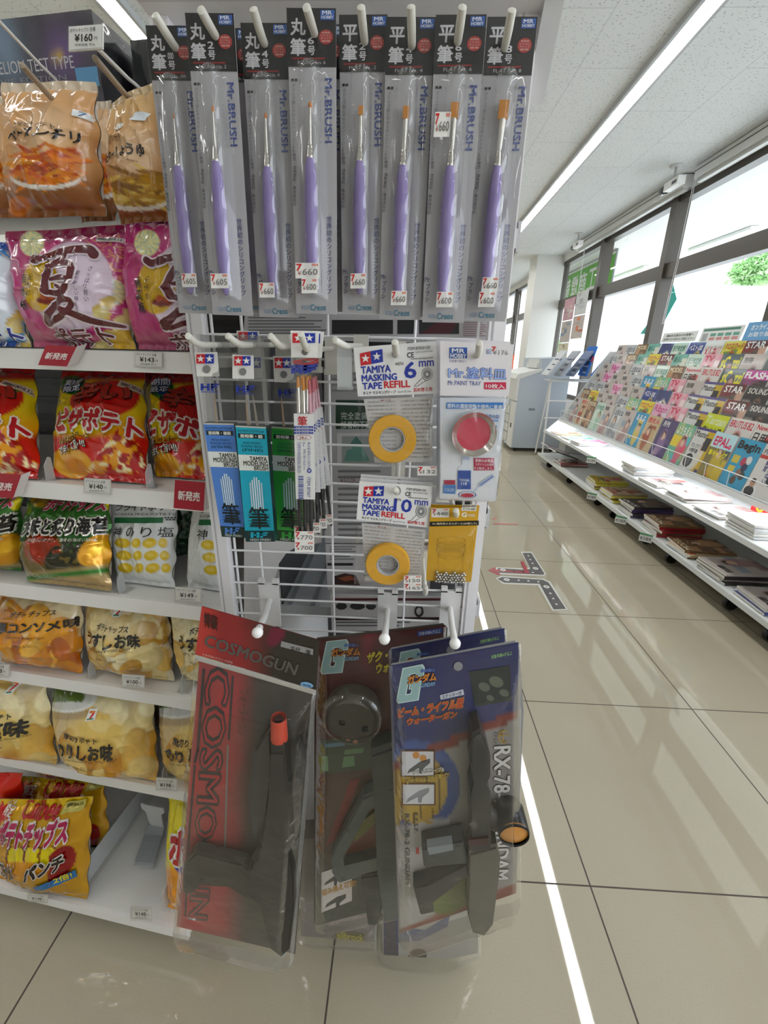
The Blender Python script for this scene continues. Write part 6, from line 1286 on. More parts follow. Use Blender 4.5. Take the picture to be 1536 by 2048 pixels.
def photo_gun(S, m, cx, cy, k, c, lift=4):
    S.poly(m, [(cx - 22 * k, cy + 14 * k), (cx - 18 * k, cy + 6 * k), (cx + 2 * k, cy - 8 * k), (cx + 20 * k, cy - 14 * k), (cx + 20 * k, cy - 6 * k), (cx + 8 * k, cy + 4 * k), (cx + 6 * k, cy + 14 * k), (cx, cy + 13 * k), (cx, cy + 3 * k)], c, lift)

# red bag
S = sheet_y((515, 1262), .425); th = thing('water_gun_bag', 'red and dark clear-front bag holding a black water gun with an orange nozzle', 'toy pack', None, S.matrix())
def f_cos(C, X, Y):
    xl = 466 - (Y - 1330) * .055; C[:] = H('3f3a36'); t = sm(60, -14, X - xl); C = mixc(C, t, H('b23336')); C = mixc(C, .45 * vn(X / 30, Y / 40, 5), H('57504a')); C = mixc(C, .5 * elm(X, Y, 600, 1400, 60, 120, 0, .6), H('4a4642')); return C
m = MB(); color_sheet(S, m, [(399, 1318), (632, 1378), (590, 1908), (353, 1853)], f_cos, 0, 50); S.poly(m, [(399, 1318), (632, 1378), (590, 1908), (353, 1853)], H('6a5a54'), -3)
GD = H('3c3434')
S.text(m, 'COSMOGUN', (462, 1340), (414, 1838), (414, 1336), GD, .055, 2); S.text(m, 'COSMOGUN', (462, 1340), (414, 1838), (414, 1336), H('a43236'), -.012, 3)
S.line(m, [(408, 1338), (396, 1500), (390, 1524)], .0035, GD, 2); S.line(m, [(390, 1530), (376, 1700), (371, 1832)], .003, GD, 2); S.line(m, [(466, 1352), (458, 1478)], .0028, GD, 2); S.line(m, [(456, 1490), (450, 1700)], .0026, H('7a7672'), 2)
S.text(m, 'ウォーターガン', (500, 1380), (494, 1470), (480, 1378), H('5e3a34'), .02, 2)
m.obj('insert_card', CARD, th)
m = MB()
def f_hd(C, X, Y):
    C[:] = H('26221f'); C = mixc(C, sm(560, 470, X), H('8e2226')); C = mixc(C, sm(450, 412, X), H('b5342e')); C = mixc(C, elm(X, Y, 555, 1262, 16, 30, .6, .3), H('6a1430')); return C
color_sheet(S, m, [(408, 1207), (641, 1274), (634, 1372), (395, 1302)], f_hd, .006, 40); color_sheet(S, m, [(408, 1207), (641, 1274), (634, 1372), (395, 1302)], lambda C, X, Y: C + H('7a2a2a'), .005, 4)
S.text(m, 'COSMOGUN', (418, 1262), (600, 1322), (412, 1284), H('55504c'), .03, 24); S.text(m, '特装', (414, 1218), (440, 1226), (413, 1246), H('3a1a18'), .04, 24)
S.poly(m, [(566, 1275), (629, 1291), (628, 1303), (564, 1286)], H('8f8c8c'), 24); S.text(m, '古代　進', (584, 1284), (624, 1293), (583, 1295), H('2a2826'), .02, 25); S.ell(m, 616, 1362, 13, 5.5, H('7fb0d8'), 24, rot=.2); S.text(m, 'WATER', (608, 1359), (624, 1363), (608, 1363), H('20406a'), .03, 25); S.text(m, '対象年齢6才以上 水鉄砲', (410, 1299), (470, 1316), (409, 1303), H('d8a8a0'), 0, 24)
S.ell(m, 515, 1262, 5, 5, H('1a1614'), 24); S.poly(m, [(395, 1303), (634, 1373), (633, 1383), (394, 1313)], H('b9b4ac'), 22)
m.obj('header_flap', GLOSS, th)
gun = [(556, 1446), (581, 1446), (586, 1560), (592, 1650), (598, 1700), (597, 1770), (588, 1850), (572, 1866), (552, 1850), (540, 1800), (534, 1770), (520, 1756), (505, 1738), (508, 1700), (530, 1670), (545, 1600), (553, 1520)]
m = MB(); rounded(S, m, gun, .006, .032, H('2c2a28')); rounded(S, m, [(392, 1682), (404, 1670), (500, 1694), (540, 1734), (540, 1766), (505, 1760), (470, 1738), (410, 1735), (394, 1752), (380, 1752), (380, 1700)], .008, .024, H('38342f')); solid(S, m, [(520, 1480), (545, 1445), (550, 1520), (535, 1620), (515, 1650), (505, 1560)], .004, .018, H('403e3c'))
solid(S, m, [(600, 1470), (618, 1500), (606, 1640), (596, 1660), (590, 1560)], .004, .016, H('4a4846')); m.obj('toy_gun', DARKM, th)
m = MB(); p = S.ab([(568, 1448), (567, 1407)]); m.tube([(*p[0], .022), (*p[1], .022)], [.0105, .0092], H('c8432c'), 18, cap=False); m.tube([(*(p[1] * .98 + p[0] * .02), .022), (*(p[1] * .8 + p[0] * .2), .022)], [.0045, .0045], H('3a1a10'), 14); q = p[1]; m.lathe([(.0045, 0), (.0092, 0)], H('d2523a'), 18, ctr=(q[0], .0, 0), axis='y') if False else None; m.obj('nozzle', PLAST, th, True)
m = MB(); S.ell(m, 567, 1889, 8, 22, H('aab8c8'), 6, rot=.1); S.ell(m, 545, 1880, 7, 14, H('6f6a66'), 6, rot=.1); m.obj('sticker', PAPER, th)
film_sheet(S, [(394, 1306), (634, 1378), (588, 1916), (349, 1860)], .036, .012, 21, 'clear_bag', th, WRAP, 46)

# round-magazine water gun card
S = sheet_y((769, 1278), .495); th = thing('water_gun_pack', 'dark red card with a grey water gun and a large round drum magazine', 'toy pack', 'carded water guns', S.matrix())
cardp = [(634, 1276), (886, 1247), (895, 1256), (880, 1500), (842, 1800), (740, 1820), (634, 1852), (628, 1846), (629, 1284)]
m = MB(); S.card(m, cardp, .0012, H('4e4a44'))
def f_z(C, X, Y):
    C[:] = H('5a2c2a'); C = mixc(C, sm(1440, 1480, Y), H('5c4338')); C = mixc(C, sm(1650, 1740, Y), H('4b5049')); C = mixc(C, .8 * np.exp(-(((X - 738) + (Y - 1290) * .1) / 14) ** 2) * sm(1350, 1260, Y), H('9a2440')); C = mixc(C, .35 * vn(X / 26, Y / 30, 6), H('3a2622')); return C
color_sheet(S, m, [(630, 1280), (892, 1250), (838, 1800), (631, 1850)], f_z, .0003, 50)
glogo(S, m, (643, 1284, 720, 1346, -4), 4)
S.out(m, 'ザク・マシンガン型', (736, 1304), (880, 1284), (733, 1325), H('d0b82c'), H('3a2410'), .05, .06, 4); S.out(m, 'ウォーターガン', (754, 1326), (852, 1310), (752, 1346), H('d0b82c'), H('3a2410'), .05, .06, 4); S.poly(m, [(835, 1262), (884, 1255), (884, 1265), (835, 1272)], H('2c4a9c'), 4); S.text(m, '対象年齢6才以上', (838, 1263), (881, 1257), (838, 1270), H('dfe4ee'), .01, 5)
S.ell(m, 769, 1279, 8, 7.5, H('2a1a18'), 4)
S.poly(m, [(637, 1480), (742, 1468), (742, 1536), (640, 1548)], H('47503f'), 4); S.poly(m, [(643, 1512), (656, 1510), (657, 1540), (643, 1542)], H('7fa076'), 5); S.poly(m, [(688, 1512), (708, 1510), (710, 1530), (684, 1534)], H('71946c'), 5); S.poly(m, [(690, 1498), (728, 1494), (726, 1504), (688, 1508)], H('6f8a66'), 5); S.ell(m, 697, 1476, 5, 5, H('c89078'), 5); S.ell(m, 711, 1483, 5, 5, H('c89078'), 5); S.poly(m, [(650, 1486), (690, 1482), (690, 1490), (650, 1494)], H('5f8090'), 5)
S.poly(m, [(700, 1560), (720, 1556), (672, 1680), (652, 1690)], H('7c2a26'), 4)
S.poly(m, [(643, 1744), (704, 1722), (704, 1800), (643, 1824)], H('d3cac6'), 4); photo_gun(S, m, 668, 1757, .9, H('3a3c3c'), 5); photo_gun(S, m, 672, 1800, 1.0, H('3a3c3c'), 5); S.text(m, '組み換え可能!', (644, 1778), (712, 1756), (645, 1790), H('c08a30'), .03, 6)
m.obj('backing_card', CARD, th)
m = MB(); c = S.ab([(708, 1410), (762, 1410)]); r = c[1][0] - c[0][0]; m.lathe([(r, .001), (r, .022), (r * .93, .027), (r * .8, .0285), (r * .3, .03), (.0001, .03)], H('4a443c'), 56, ctr=(c[0][0], c[0][1], 0)); 
for dx, dy in ((-18, 3), (26, 16)):
    q = S.ab([(708 + dx, 1410 + dy)])[0]; m.box((q[0] - .004, q[1] - .004, .0285), (q[0] + .004, q[1] + .004, .031), H('241f1b'))
m.obj('drum_magazine', DARKM, th, True)
m = MB(); m.lathe([(r * 1.14, .0006), (r * 1.09, .022), (r * 1.03, .032), (r * .9, .034)], WHITE, 48, ctr=(c[0][0], c[0][1], 0)); m.obj('clear_ring', BLIST, th, True)
GG = H('4c524e'); m = MB()
rounded(S, m, [(744, 1470), (790, 1455), (800, 1560), (806, 1700), (800, 1800), (770, 1810), (756, 1720), (752, 1600)], .002, .026, GG)
rounded(S, m, [(668, 1720), (666, 1690), (676, 1664), (730, 1566), (756, 1554), (756, 1580), (742, 1590), (688, 1690), (690, 1706), (756, 1690), (756, 1716), (682, 1740)], .002, .022, H('565d58'))
solid(S, m, [(690, 1690), (742, 1592), (754, 1584), (754, 1686), (692, 1702)], .002, .006, H('6a3a2c')); rounded(S, m, [(724, 1722), (760, 1716), (764, 1800), (752, 1822), (738, 1818)], .004, .024, H('2f322f')); solid(S, m, [(708, 1640), (750, 1610), (752, 1632), (712, 1668)], .006, .012, H('6a6428'))
m.obj('toy_gun', DARKM, th)
film_sheet(S, cardp[0:1] + [(893, 1250), (838, 1806), (630, 1852)], .034, .010, 33, 'blister', th, WRAP, 46)

# beam rifle water gun cards
S = sheet_y((916, 1332), .392); th = thing('water_gun_pack', 'dark blue card with a dark rifle water gun and amber scope lens, foremost of two', 'toy pack', 'carded water guns', S.matrix())
cp = [(784, 1328), (1030, 1282), (1038, 1290), (1047, 1420), (1032, 1786), (798, 1868), (790, 1600), (778, 1336)]
m = MB(); S.card(m, cp, .0012, H('8a8a8c'))
def f_b(C, X, Y):
    sl = Y + (X - 800) * .16
    C[:] = H('2d3466'); C = mixc(C, elm(X, Y, 900, 1320, 110, 60, 0, .6) * .6, H('25265a')); g = sm(1462, 1466, Y + (X - 880) * .38) * sm(880, 884, X + (Y - 1480) * .0); C = mixc(C, g, H('98928e'))
    C = mixc(C, elm(X, Y, 840, 1536, 84, 86, 0, .02), H('3d5490')); ye = elm(X, Y, 832, 1540, 66, 70, 0, .02) + (X < 800) * (Y > 1490) * (Y < 1620); ye = np.clip(ye, 0, 1); C = mixc(C, ye, H('b8973c')); C = mixc(C, ye * (np.abs(((X - 4) % 13) - 6) < .8), H('5a4420'))
    C = mixc(C, sm(1606, 1610, sl - 6) * (X < 900), H('b9b4b0')); C = mixc(C, np.clip(1 - np.abs(Y + (X - 880) * .38 - 1462) / 9, 0, 1) > 0, H('7c3026')); C = mixc(C, sm(1800, 1804, Y + (X - 930) * .4), H('8a4636'))
    C = mixc(C, elm(X, Y, 905, 1770, 45, 60, .5, .1), H('6a7630')); C = mixc(C, .25 * vn(X / 22, Y / 25, 3), H('4a4846')); return C
color_sheet(S, m, [(779, 1331), (1037, 1284), (1032, 1786), (799, 1866)], f_b, .0003, 70)
glogo(S, m, (795, 1338, 872, 1404, -10), 4); S.poly(m, [(880, 1389), (926, 1377), (928, 1388), (881, 1398)], H('c9cdd8'), 4); S.text(m, 'ステッカー付', (884, 1389), (923, 1380), (884, 1396), H('2a2c5a'), .02, 5)
S.out(m, 'ビーム・ライフル型', (798, 1416), (928, 1394), (796, 1434), H('b8402a'), H('d8a030'), .05, .05, 4); S.out(m, 'ウォーターガン', (815, 1436), (914, 1420), (814, 1449), H('b8402a'), H('d8a030'), .05, .05, 4)
S.text(m, '対象年齢6才以上', (982, 1309), (1024, 1300), (982, 1317), H('8ab87a'), .03, 4); S.poly(m, [(938, 1342), (1020, 1330), (1022, 1400), (950, 1412)], H('2c3430'), 4)
for a, b, r in ((968, 1372, 12), (992, 1362, 15), (1008, 1384, 10), (980, 1394, 8)): S.ell(m, a, b, r, r * .7, H('5f6658'), 5, rot=.4)
for (x0, y0, x1, y1) in ((804, 1501, 867, 1549), (806, 1567, 868, 1606)): S.rect(m, x0 - 3, y0 - 3, x1 + 3, y1 + 3, H('5a3a1e'), 4); S.rect(m, x0, y0, x1, y1, H('d0cfd2'), 5)
photo_gun(S, m, 838, 1530, 1.1, H('55575a'), 6); S.ell(m, 832, 1508, 7, 7, H('c88a48'), 6); S.ell(m, 846, 1514, 7, 7, H('c88a48'), 6); photo_gun(S, m, 836, 1588, 1.1, H('8a8a8c'), 6)
S.out(m, 'サイトスコープ&', (824, 1538), (888, 1530), (824, 1547), H('e0dcd0'), H('3a3020'), .05, .02, 7); S.out(m, 'フォアグリップが可動式!!', (804, 1557), (898, 1541), (804, 1567), H('d8b848'), H('3a3020'), .05, .02, 7)
S.text(m, 'RX-78-2 GUNDAM', (1021, 1490), (1016, 1756), (988, 1492), H('3a3a3c'), .07, 4); S.text(m, 'RX-78-2 GUNDAM', (1021, 1490), (1016, 1756), (988, 1492), H('d8d4d0'), .035, 5); S.text(m, 'E.F.S.F.', (993, 1462), (993, 1488), (987, 1462), H('4a4a4c'), .02, 4)
for x, y, k in ((1007, 1471, 1.0), (858, 1630, 1.2)): S.ell(m, x, y, 11 * k, 13 * k, H('b8912c'), 5, inner=.82, a0=.9, a1=5.4); S.line(m, [(x - 3 * k, y - 12 * k), (x, y + 13 * k)], .0012, H('b8912c'), 5); S.line(m, [(x - 9 * k, y - 2 * k), (x + 10 * k, y - 4 * k)], .0012, H('b8912c'), 5)
S.text(m, 'RX-78-2 GUNDAM', (819, 1626), (820, 1766), (809, 1626), H('3a3a3c'), .03, 4); S.text(m, 'E.F.S.F.', (836, 1624), (836, 1664), (828, 1624), H('3a3a3c'), .03, 4); S.poly(m, [(832, 1694), (838, 1692), (838, 1706), (832, 1706)], H('b03a34'), 4); S.text(m, 'E.F.S.F.', (866, 1706), (866, 1722), (862, 1706), H('55504a'), .02, 4)
S.ell(m, 916, 1331, 9, 9, H('8d8c90'), 5); m.obj('backing_card', CARD, th)
DG = H('2b2a29'); m = MB()
rounded(S, m, [(938, 1424), (952, 1416), (962, 1440), (972, 1470), (972, 1505), (964, 1522), (972, 1540), (974, 1640), (972, 1660), (936, 1660), (934, 1540), (940, 1520), (934, 1490)], .002, .03, DG)
rounded(S, m, [(932, 1655), (985, 1640), (992, 1670), (988, 1720), (978, 1800), (962, 1822), (940, 1816), (930, 1780)], .002, .03, H('5c574e')); rounded(S, m, [(842, 1656), (922, 1640), (930, 1684), (846, 1692)], .004, .026, H('3f403f')); rounded(S, m, [(826, 1740), (852, 1734), (932, 1690), (936, 1712), (862, 1770), (866, 1788), (840, 1794)], .003, .022, H('2e2d2e')); solid(S, m, [(852, 1646), (900, 1638), (902, 1650), (856, 1660)], .02, .03, H('7d8488')); solid(S, m, [(930, 1626), (968, 1622), (968, 1634), (930, 1638)], .028, .033, H('3a1a1c'))
m.obj('toy_gun', DARKM, th)
m = MB(); c = S.ab([(1014, 1607), (1044, 1607)]); r = c[1][0] - c[0][0]; m.lathe([(r * .9, .002), (r, .008), (r, .036), (r * .93, .04), (r * .9, .038)], H('1c1a1a'), 36, ctr=(c[0][0], c[0][1], 0)); q = S.ab([(966, 1600), (990, 1612)]); m.tube([(*q[0], .015), (*q[1], .02)], .012, DG, 12); m.obj('scope', DARKM, th, True)
m = MB(); m.lathe([(.0001, .0395), (r * .5, .039), (r * .92, .0365)], H('c98a3c'), 36, ctr=(c[0][0], c[0][1] + .002, 0)); m.obj('lens', GLOSS, th, True)
film_sheet(S, [(779, 1329), (1040, 1283), (1040, 1788), (797, 1870)], .042, .008, 44, 'blister', th, WRAP, 46)
bpy.context.view_layer.update()
M = sheet_y((901, 1300), .442).matrix(); dup(th, 'dark blue carded rifle water gun behind the foremost one, its top edge showing', M)

# packs whose ends show underneath
S = sheet_y((680, 1840), .545); th = thing('water_gun_bag', 'clear bag end with a mauve insert and yellow lettering below the drum magazine card', 'toy pack', None, S.matrix()); m = MB()
S.card(m, [(598, 1640), (754, 1640), (748, 1884), (602, 1872)], .001, H('7b7270')); S.poly(m, [(656, 1828), (738, 1832), (738, 1858), (658, 1850)], H('8a807e'), 2); S.poly(m, [(672, 1858), (729, 1866), (727, 1882), (671, 1874)], H('6a6248'), 3); S.text(m, 'allbrock', (674, 1862), (727, 1869), (674, 1875), H('b4a84a'), .04, 4); m.obj('insert_card', CARD, th)
film_sheet(S, [(592, 1640), (758, 1640), (753, 1896), (596, 1884)], .015, .012, 51, 'clear_bag', th, WRAP, 30)
S = sheet_y((858, 1880), .553); th = thing('water_gun_bag', 'clear bag end with blue and pale printing hanging lowest below the rifle cards', 'toy pack', None, S.matrix()); m = MB()
S.card(m, [(764, 1640), (955, 1640), (956, 1906), (766, 1946)], .001, H('a8a49e')); S.poly(m, [(766, 1700), (795, 1700), (797, 1926), (768, 1940)], H('3a4068'), 2); S.poly(m, [(770, 1820), (790, 1830), (795, 1930), (772, 1938)], H('4a4650'), 3); S.ell(m, 835, 1911, 19, 14, H('4a463c'), 3, rot=-.3); S.poly(m, [(797, 1850), (850, 1860), (900, 1830), (895, 1852), (840, 1880), (797, 1884)], H('4c5680'), 3); m.obj('insert_card', CARD, th)
film_sheet(S, [(757, 1640), (962, 1640), (962, 1908), (755, 1966)], .02, .014, 52, 'clear_bag', th, WRAP, 34)
# ------------------------------------------------------------------ floor route sticker
fs = thing('floor_sticker', 'grey branching route sticker with white dots and a red arrow on the aisle floor', 'sticker', loc=(0, 0, 0)); m = MB()
def fpoly(mb, pts, c, z): 
    q = on_z([(960 + a / 2.6667, 900 + b / 2.6667) for a, b in pts], 0.0); mb.prism([(p[0], p[1]) for p in q], z - .0004, z, c)
def fdot(mb, x, y, r, c, z):
    p = on_z([(960 + x / 2.6667, 900 + y / 2.6667)], 0)[0]; mb.prism([(p[0] + r * math.cos(t), p[1] + r * math.sin(t)) for t in np.linspace(0, 6.28, 17)[:-1]], z - .0002, z, c)
WB = H('d8d6d0'); GB = H('54504f')
fpoly(m, [(218, 543), (276, 543), (352, 662), (340, 672), (90, 662), (66, 652), (72, 625), (236, 632), (262, 628)], WB, .0006); fpoly(m, [(226, 549), (272, 549), (344, 660), (336, 666), (95, 655), (95, 630), (240, 640), (268, 634)], GB, .0009)
fpoly(m, [(84, 686), (112, 672), (340, 688), (376, 704), (468, 852), (386, 857), (308, 722), (124, 714)], WB, .0006); fpoly(m, [(92, 688), (118, 678), (336, 693), (366, 708), (458, 848), (392, 851), (318, 714), (128, 708)], GB, .0009)
fpoly(m, [(42, 642), (82, 624), (86, 634), (80, 638), (236, 648), (214, 596), (232, 594), (266, 660), (90, 648), (112, 666), (96, 668)], H('a5343c'), .0012)
for x, y in ((258, 565), (268, 585), (280, 605), (182, 646), (232, 650), (282, 654), (206, 695), (258, 699), (311, 703), (375, 765), (391, 793), (408, 823)): fdot(m, x, y, .0065, H('efeee9'), .0012)
for x, y in ((122, 640), (296, 632), (142, 692), (354, 730)):
    fdot(m, x, y, .0165, H('efeee9'), .0013); p = on_z([(960 + x / 2.6667, 900 + y / 2.6667)], 0)[0]; V, T = unit_text('大', .02); V = (V - .5) * .022; m.add(np.column_stack([p[0] + V[:, 1], p[1] - V[:, 0], np.full(len(V), .0016)]), T, GB)
m.obj('vinyl', CARD, fs)
ln = MB(); q = on_z([(986, 1046), (1036, 1048), (1036, 1050), (986, 1048.5)], 0); ln.prism([(p[0], p[1]) for p in q], .0, .0006, H('b85a50')); q = on_z([(984, 1038), (994, 1033), (994, 1036), (986, 1041)], 0); ln.prism([(p[0], p[1]) for p in q], .0, .0006, H('b85a50')); tag(ln.obj('floor_tape', CARD), 'thin red tape line on the floor beside the gondola end', 'tape')

# ------------------------------------------------------------------ magazine stand below the windows
RX0, RY0, RY1 = 1.63, 1.35, 5.25
ms = thing('magazine_stand', 'long white magazine stand on castors under the windows', 'magazine stand', loc=(RX0, 0, 0)); WS = H('e8ebea')
m = MB(); m.box((0, RY0, .10), (.695, RY1, .118), WS); m.box((-.004, RY0, .098), (.004, RY1, .126), H('dfe2e0')); m.obj('lower_shelf', STEEL, ms)
m = MB(); m.box((.03, RY0, .372), (.69, RY1, .39), WS); m.box((.026, RY0, .37), (.032, RY1, .398), H('dfe2e0')); m.obj('upper_shelf', STEEL, ms)
m = MB(); m.box((.70, RY0, .12), (.715, RY1, 1.27), H('d3d7d6')); m.obj('back_panel', STEEL, ms)
for y in (RY0, RY1 - .015):
    m = MB(); m.prism([(.3, .12), (.70, .12), (.70, 1.27), (.62, 1.27), (.22, .56), (.05, .39), (.3, .372)], y, y + .015, WS, f=lambda V: V[:, [0, 2, 1]]); m.obj('side_panel', STEEL, ms)
m = MB()
for x, z in ((.20, .535), (.195, .62)): m.tube([(x, RY0, z), (x, RY1, z)], .0032, H('eceeed'), 8)
for i in range(20): y = RY0 + .1 + i * .2; m.tube([(.20, y, .535), (.195, y, .62)], .002, H('eceeed'), 6)
m.tube([(.195, RY1, .62), (.36, RY1 + .01, .62)], .003, H('eceeed'), 8); m.obj('front_rail', STEEL, ms, True)
m = MB(); m.box((.19, RY0, .505), (.69, RY1, .52), WS); m.box((.185, RY0, .50), (.192, RY1, .53), H('dfe2e0')); m.obj('basket_shelf', STEEL, ms)
m = MB(); m.box((.215, RY0 + .05, .492), (.25, RY1 - .05, .505), WS); m.obj('shelf_lamp', glow('shelf_led', (.9, .96, 1.0), RACK_POWER), ms)
for y in (1.75, 2.02, 2.55, 2.85, 3.35, 3.66, 4.35, 5.0):
    m = MB(); m.box((.05, y - .03, .07), (.10, y + .03, .10), H('e3e3e1')); m.lathe([(.001, -.014), (.034, -.014), (.036, 0), (.034, .014), (.001, .014)], H('171717'), 20, ctr=(.075, y + .005, .036), axis='y'); m.obj('castor', PLAST, ms)
def stepped(k): return .215 + .058 * k, .522 + .09 * k
for k in range(1, 7):
    x, z = stepped(k); m = MB(); m.box((x, RY0, z - .006), (x + .05, RY1, z), H('cfd4d3')); m.box((x - .003, RY0, z - .006), (x, RY1, z + .03), H('c8cecd')); m.obj('tier', STEEL, ms)

def cover_grid(m, w_, h, pal, seed, z=0.0):
    R = np.random.RandomState(seed); n, k = 22, 16; v, u = np.meshgrid(np.linspace(0, 1, n), np.linspace(0, 1, k), indexing='ij'); bg = np.asarray(pal[0]); C = np.zeros((n, k, 3)) + bg
    C = mixc(C, .5 * vn(u * 4 + seed, v * 5, seed % 50), pal[1])
    for i in range(7):
        x, y, a, b = R.rand(), .25 + .75 * R.rand(), .06 + .2 * R.rand(), .03 + .12 * R.rand(); C = mixc(C, (np.abs(u - x) < a) * (np.abs(v - y) < b) * .9, pal[R.randint(len(pal))])
    cx = .35 + .4 * R.rand(); C = mixc(C, elm(u, v, cx, .62, .24, .4, 0, .2) * .8, pal[2 % len(pal)]); C = mixc(C, elm(u, v, cx, .45, .11, .11, 0, .15), H('d9b49c')); C = mixc(C, np.clip(elm(u, v, cx, .42, .13, .13, 0, .15) - elm(u, v, cx, .47, .105, .11, 0, .1), 0, 1), H('2c211c'))
    m.grid(np.dstack([u * w_, h - v * h, np.full((n, k), z)]), C)
class LocSheet(Sheet):
    def __init__(s): s.height = None; s.fine = None; s.conv = None; s.lf = 1.0; s.clip = None
LS = LocSheet()
def lt(m, t_, w_, h, u0, v0, u1, v1, c, b=.03, lift=2, vert=False): LS.text(m, t_, (u0 * w_, h - v0 * h), (u1 * w_, h - v0 * h), (u0 * w_, h - v1 * h), c, b, lift, vert, local=True)
def lr(m, w_, h, u0, v0, u1, v1, c, lift=1): LS.flat(m, np.array([(u0 * w_, h - v1 * h), (u1 * w_, h - v1 * h), (u1 * w_, h - v0 * h), (u0 * w_, h - v0 * h)]), np.array([(0, 1, 2), (0, 2, 3)]), c, lift)
def le(m, w_, h, u, v, ru, rv, c, lift=1): LS.ell(m, u * w_, h - v * h, ru * w_, rv * h, c, lift, 20, local=True)
PAGE = H('d8d5cc')
def make_mag(design, w_=.205, h=.272, t=.010):
    title, pal, seed, deco = design; m = MB(); m.box((0, 0, -t), (w_, h, -.0002), PAGE); cover_grid(m, w_, h, pal, seed)
    m.box((-.0004, 0, -t), (0, h, 0), pal[1]); 
    if title:
        for a in title: lt(m, *a[:1], w_, h, *a[1])if len(a) == 2 else lt(m, a[0], w_, h, *a[1], a[2])
    if deco: deco(m, w_, h)
    me = m.obj('magazine', GLOSS); return me
TW, TK, TR, TB, TY = H('efefec'), H('1a1a1c'), H('c21f38'), H('24408f'), H('e6d81e')
def D(title, pal, seed, deco=None): return (title, [H(p) for p in pal], seed, deco)
def d_begin(m, w_, h):
    lr(m, w_, h, 0, 0, 1, 1, H('2f96bc')); lt(m, 'Begin', w_, h, .06, .06, .9, .26, TK, .06); lr(m, w_, h, .08, .36, .36, .52, H('c9b84a'), 2); lr(m, w_, h, .1, .58, .36, .7, H('c9b84a'), 2)
    for u, v, c in ((.55, .45, 'b03050'), (.72, .4, 'd8d8d6'), (.68, .55, '2a3050'), (.58, .68, '8a6a58'), (.74, .72, '3a4a48'), (.5, .85, '54423a')): le(m, w_, h, u, v, .11, .09, H(c), 3)
def d_president(m, w_, h):
    lr(m, w_, h, 0, 0, 1, 1, H('d4d2ce')); lt(m, 'PRESIDENT', w_, h, .06, .1, .96, .2, H('30303a'), .01, 3); lr(m, w_, h, 0, .21, .28, .28, H('b82a24'), 2); lt(m, '悩まない', w_, h, .46, .28, .6, .72, H('3a3a78'), .03, 3, True); lt(m, '練習', w_, h, .3, .28, .43, .5, H('3a3a78'), .03, 3, True)
    for u, v, s_ in ((.78, .42, 1.0), (.22, .76, .85)): le(m, w_, h, u, v + .2 * s_, .2 * s_, .12 * s_, H('23252c'), 2); le(m, w_, h, u, v, .105 * s_, .105 * s_, H('b58a70'), 3); le(m, w_, h, u, v - .06 * s_, .1 * s_, .05 * s_, H('4a4644'), 4)
def d_tarzan(m, w_, h): lr(m, w_, h, 0, 0, 1, 1, H('c3cc12')); lt(m, 'Tarzan', w_, h, .06, .06, .94, .24, H('dfe6b8'), .04); lt(m, '家トレ入門', w_, h, .08, .3, .9, .5, TK, .03)
def d_epal(m, w_, h): lr(m, w_, h, 0, 0, 1, .34, H('b9dbe4')); lt(m, 'EPAL。', w_, h, .1, .1, .9, .3, H('d0285a'), .06); lt(m, '車キャンプ', w_, h, .08, .4, .9, .52, TY, .05); 
def d_master(m, w_, h): lr(m, w_, h, 0, 0, 1, .06, H('4a3a7a')); lr(m, w_, h, 0, .06, .62, 1, H('cfd0cc')); lt(m, 'Master', w_, h, .05, .08, .7, .22, TK, .02, 3); lt(m, 'クロノグラフ', w_, h, .1, .38, .6, .48, TK, .02, 3); lt(m, 'の教科書', w_, h, .12, .5, .55, .6, TK, .02, 3); le(m, w_, h, .3, .8, .22, .17, H('2c2d32'), 3); le(m, w_, h, .3, .8, .16, .12, H('5a5c62'), 4); lr(m, w_, h, .66, .2, .94, .5, H('2a2a2e'), 3)
def d_sco(m, w_, h): lr(m, w_, h, 0, 0, 1, 1, H('41555a')); lt(m, 'sCozzi', w_, h, .04, .06, .94, .34, H('d8cf16'), .06, 2); le(m, w_, h, .5, .3, .16, .16, H('3a2c28'), 3); le(m, w_, h, .5, .36, .12, .13, H('b98f80'), 4)
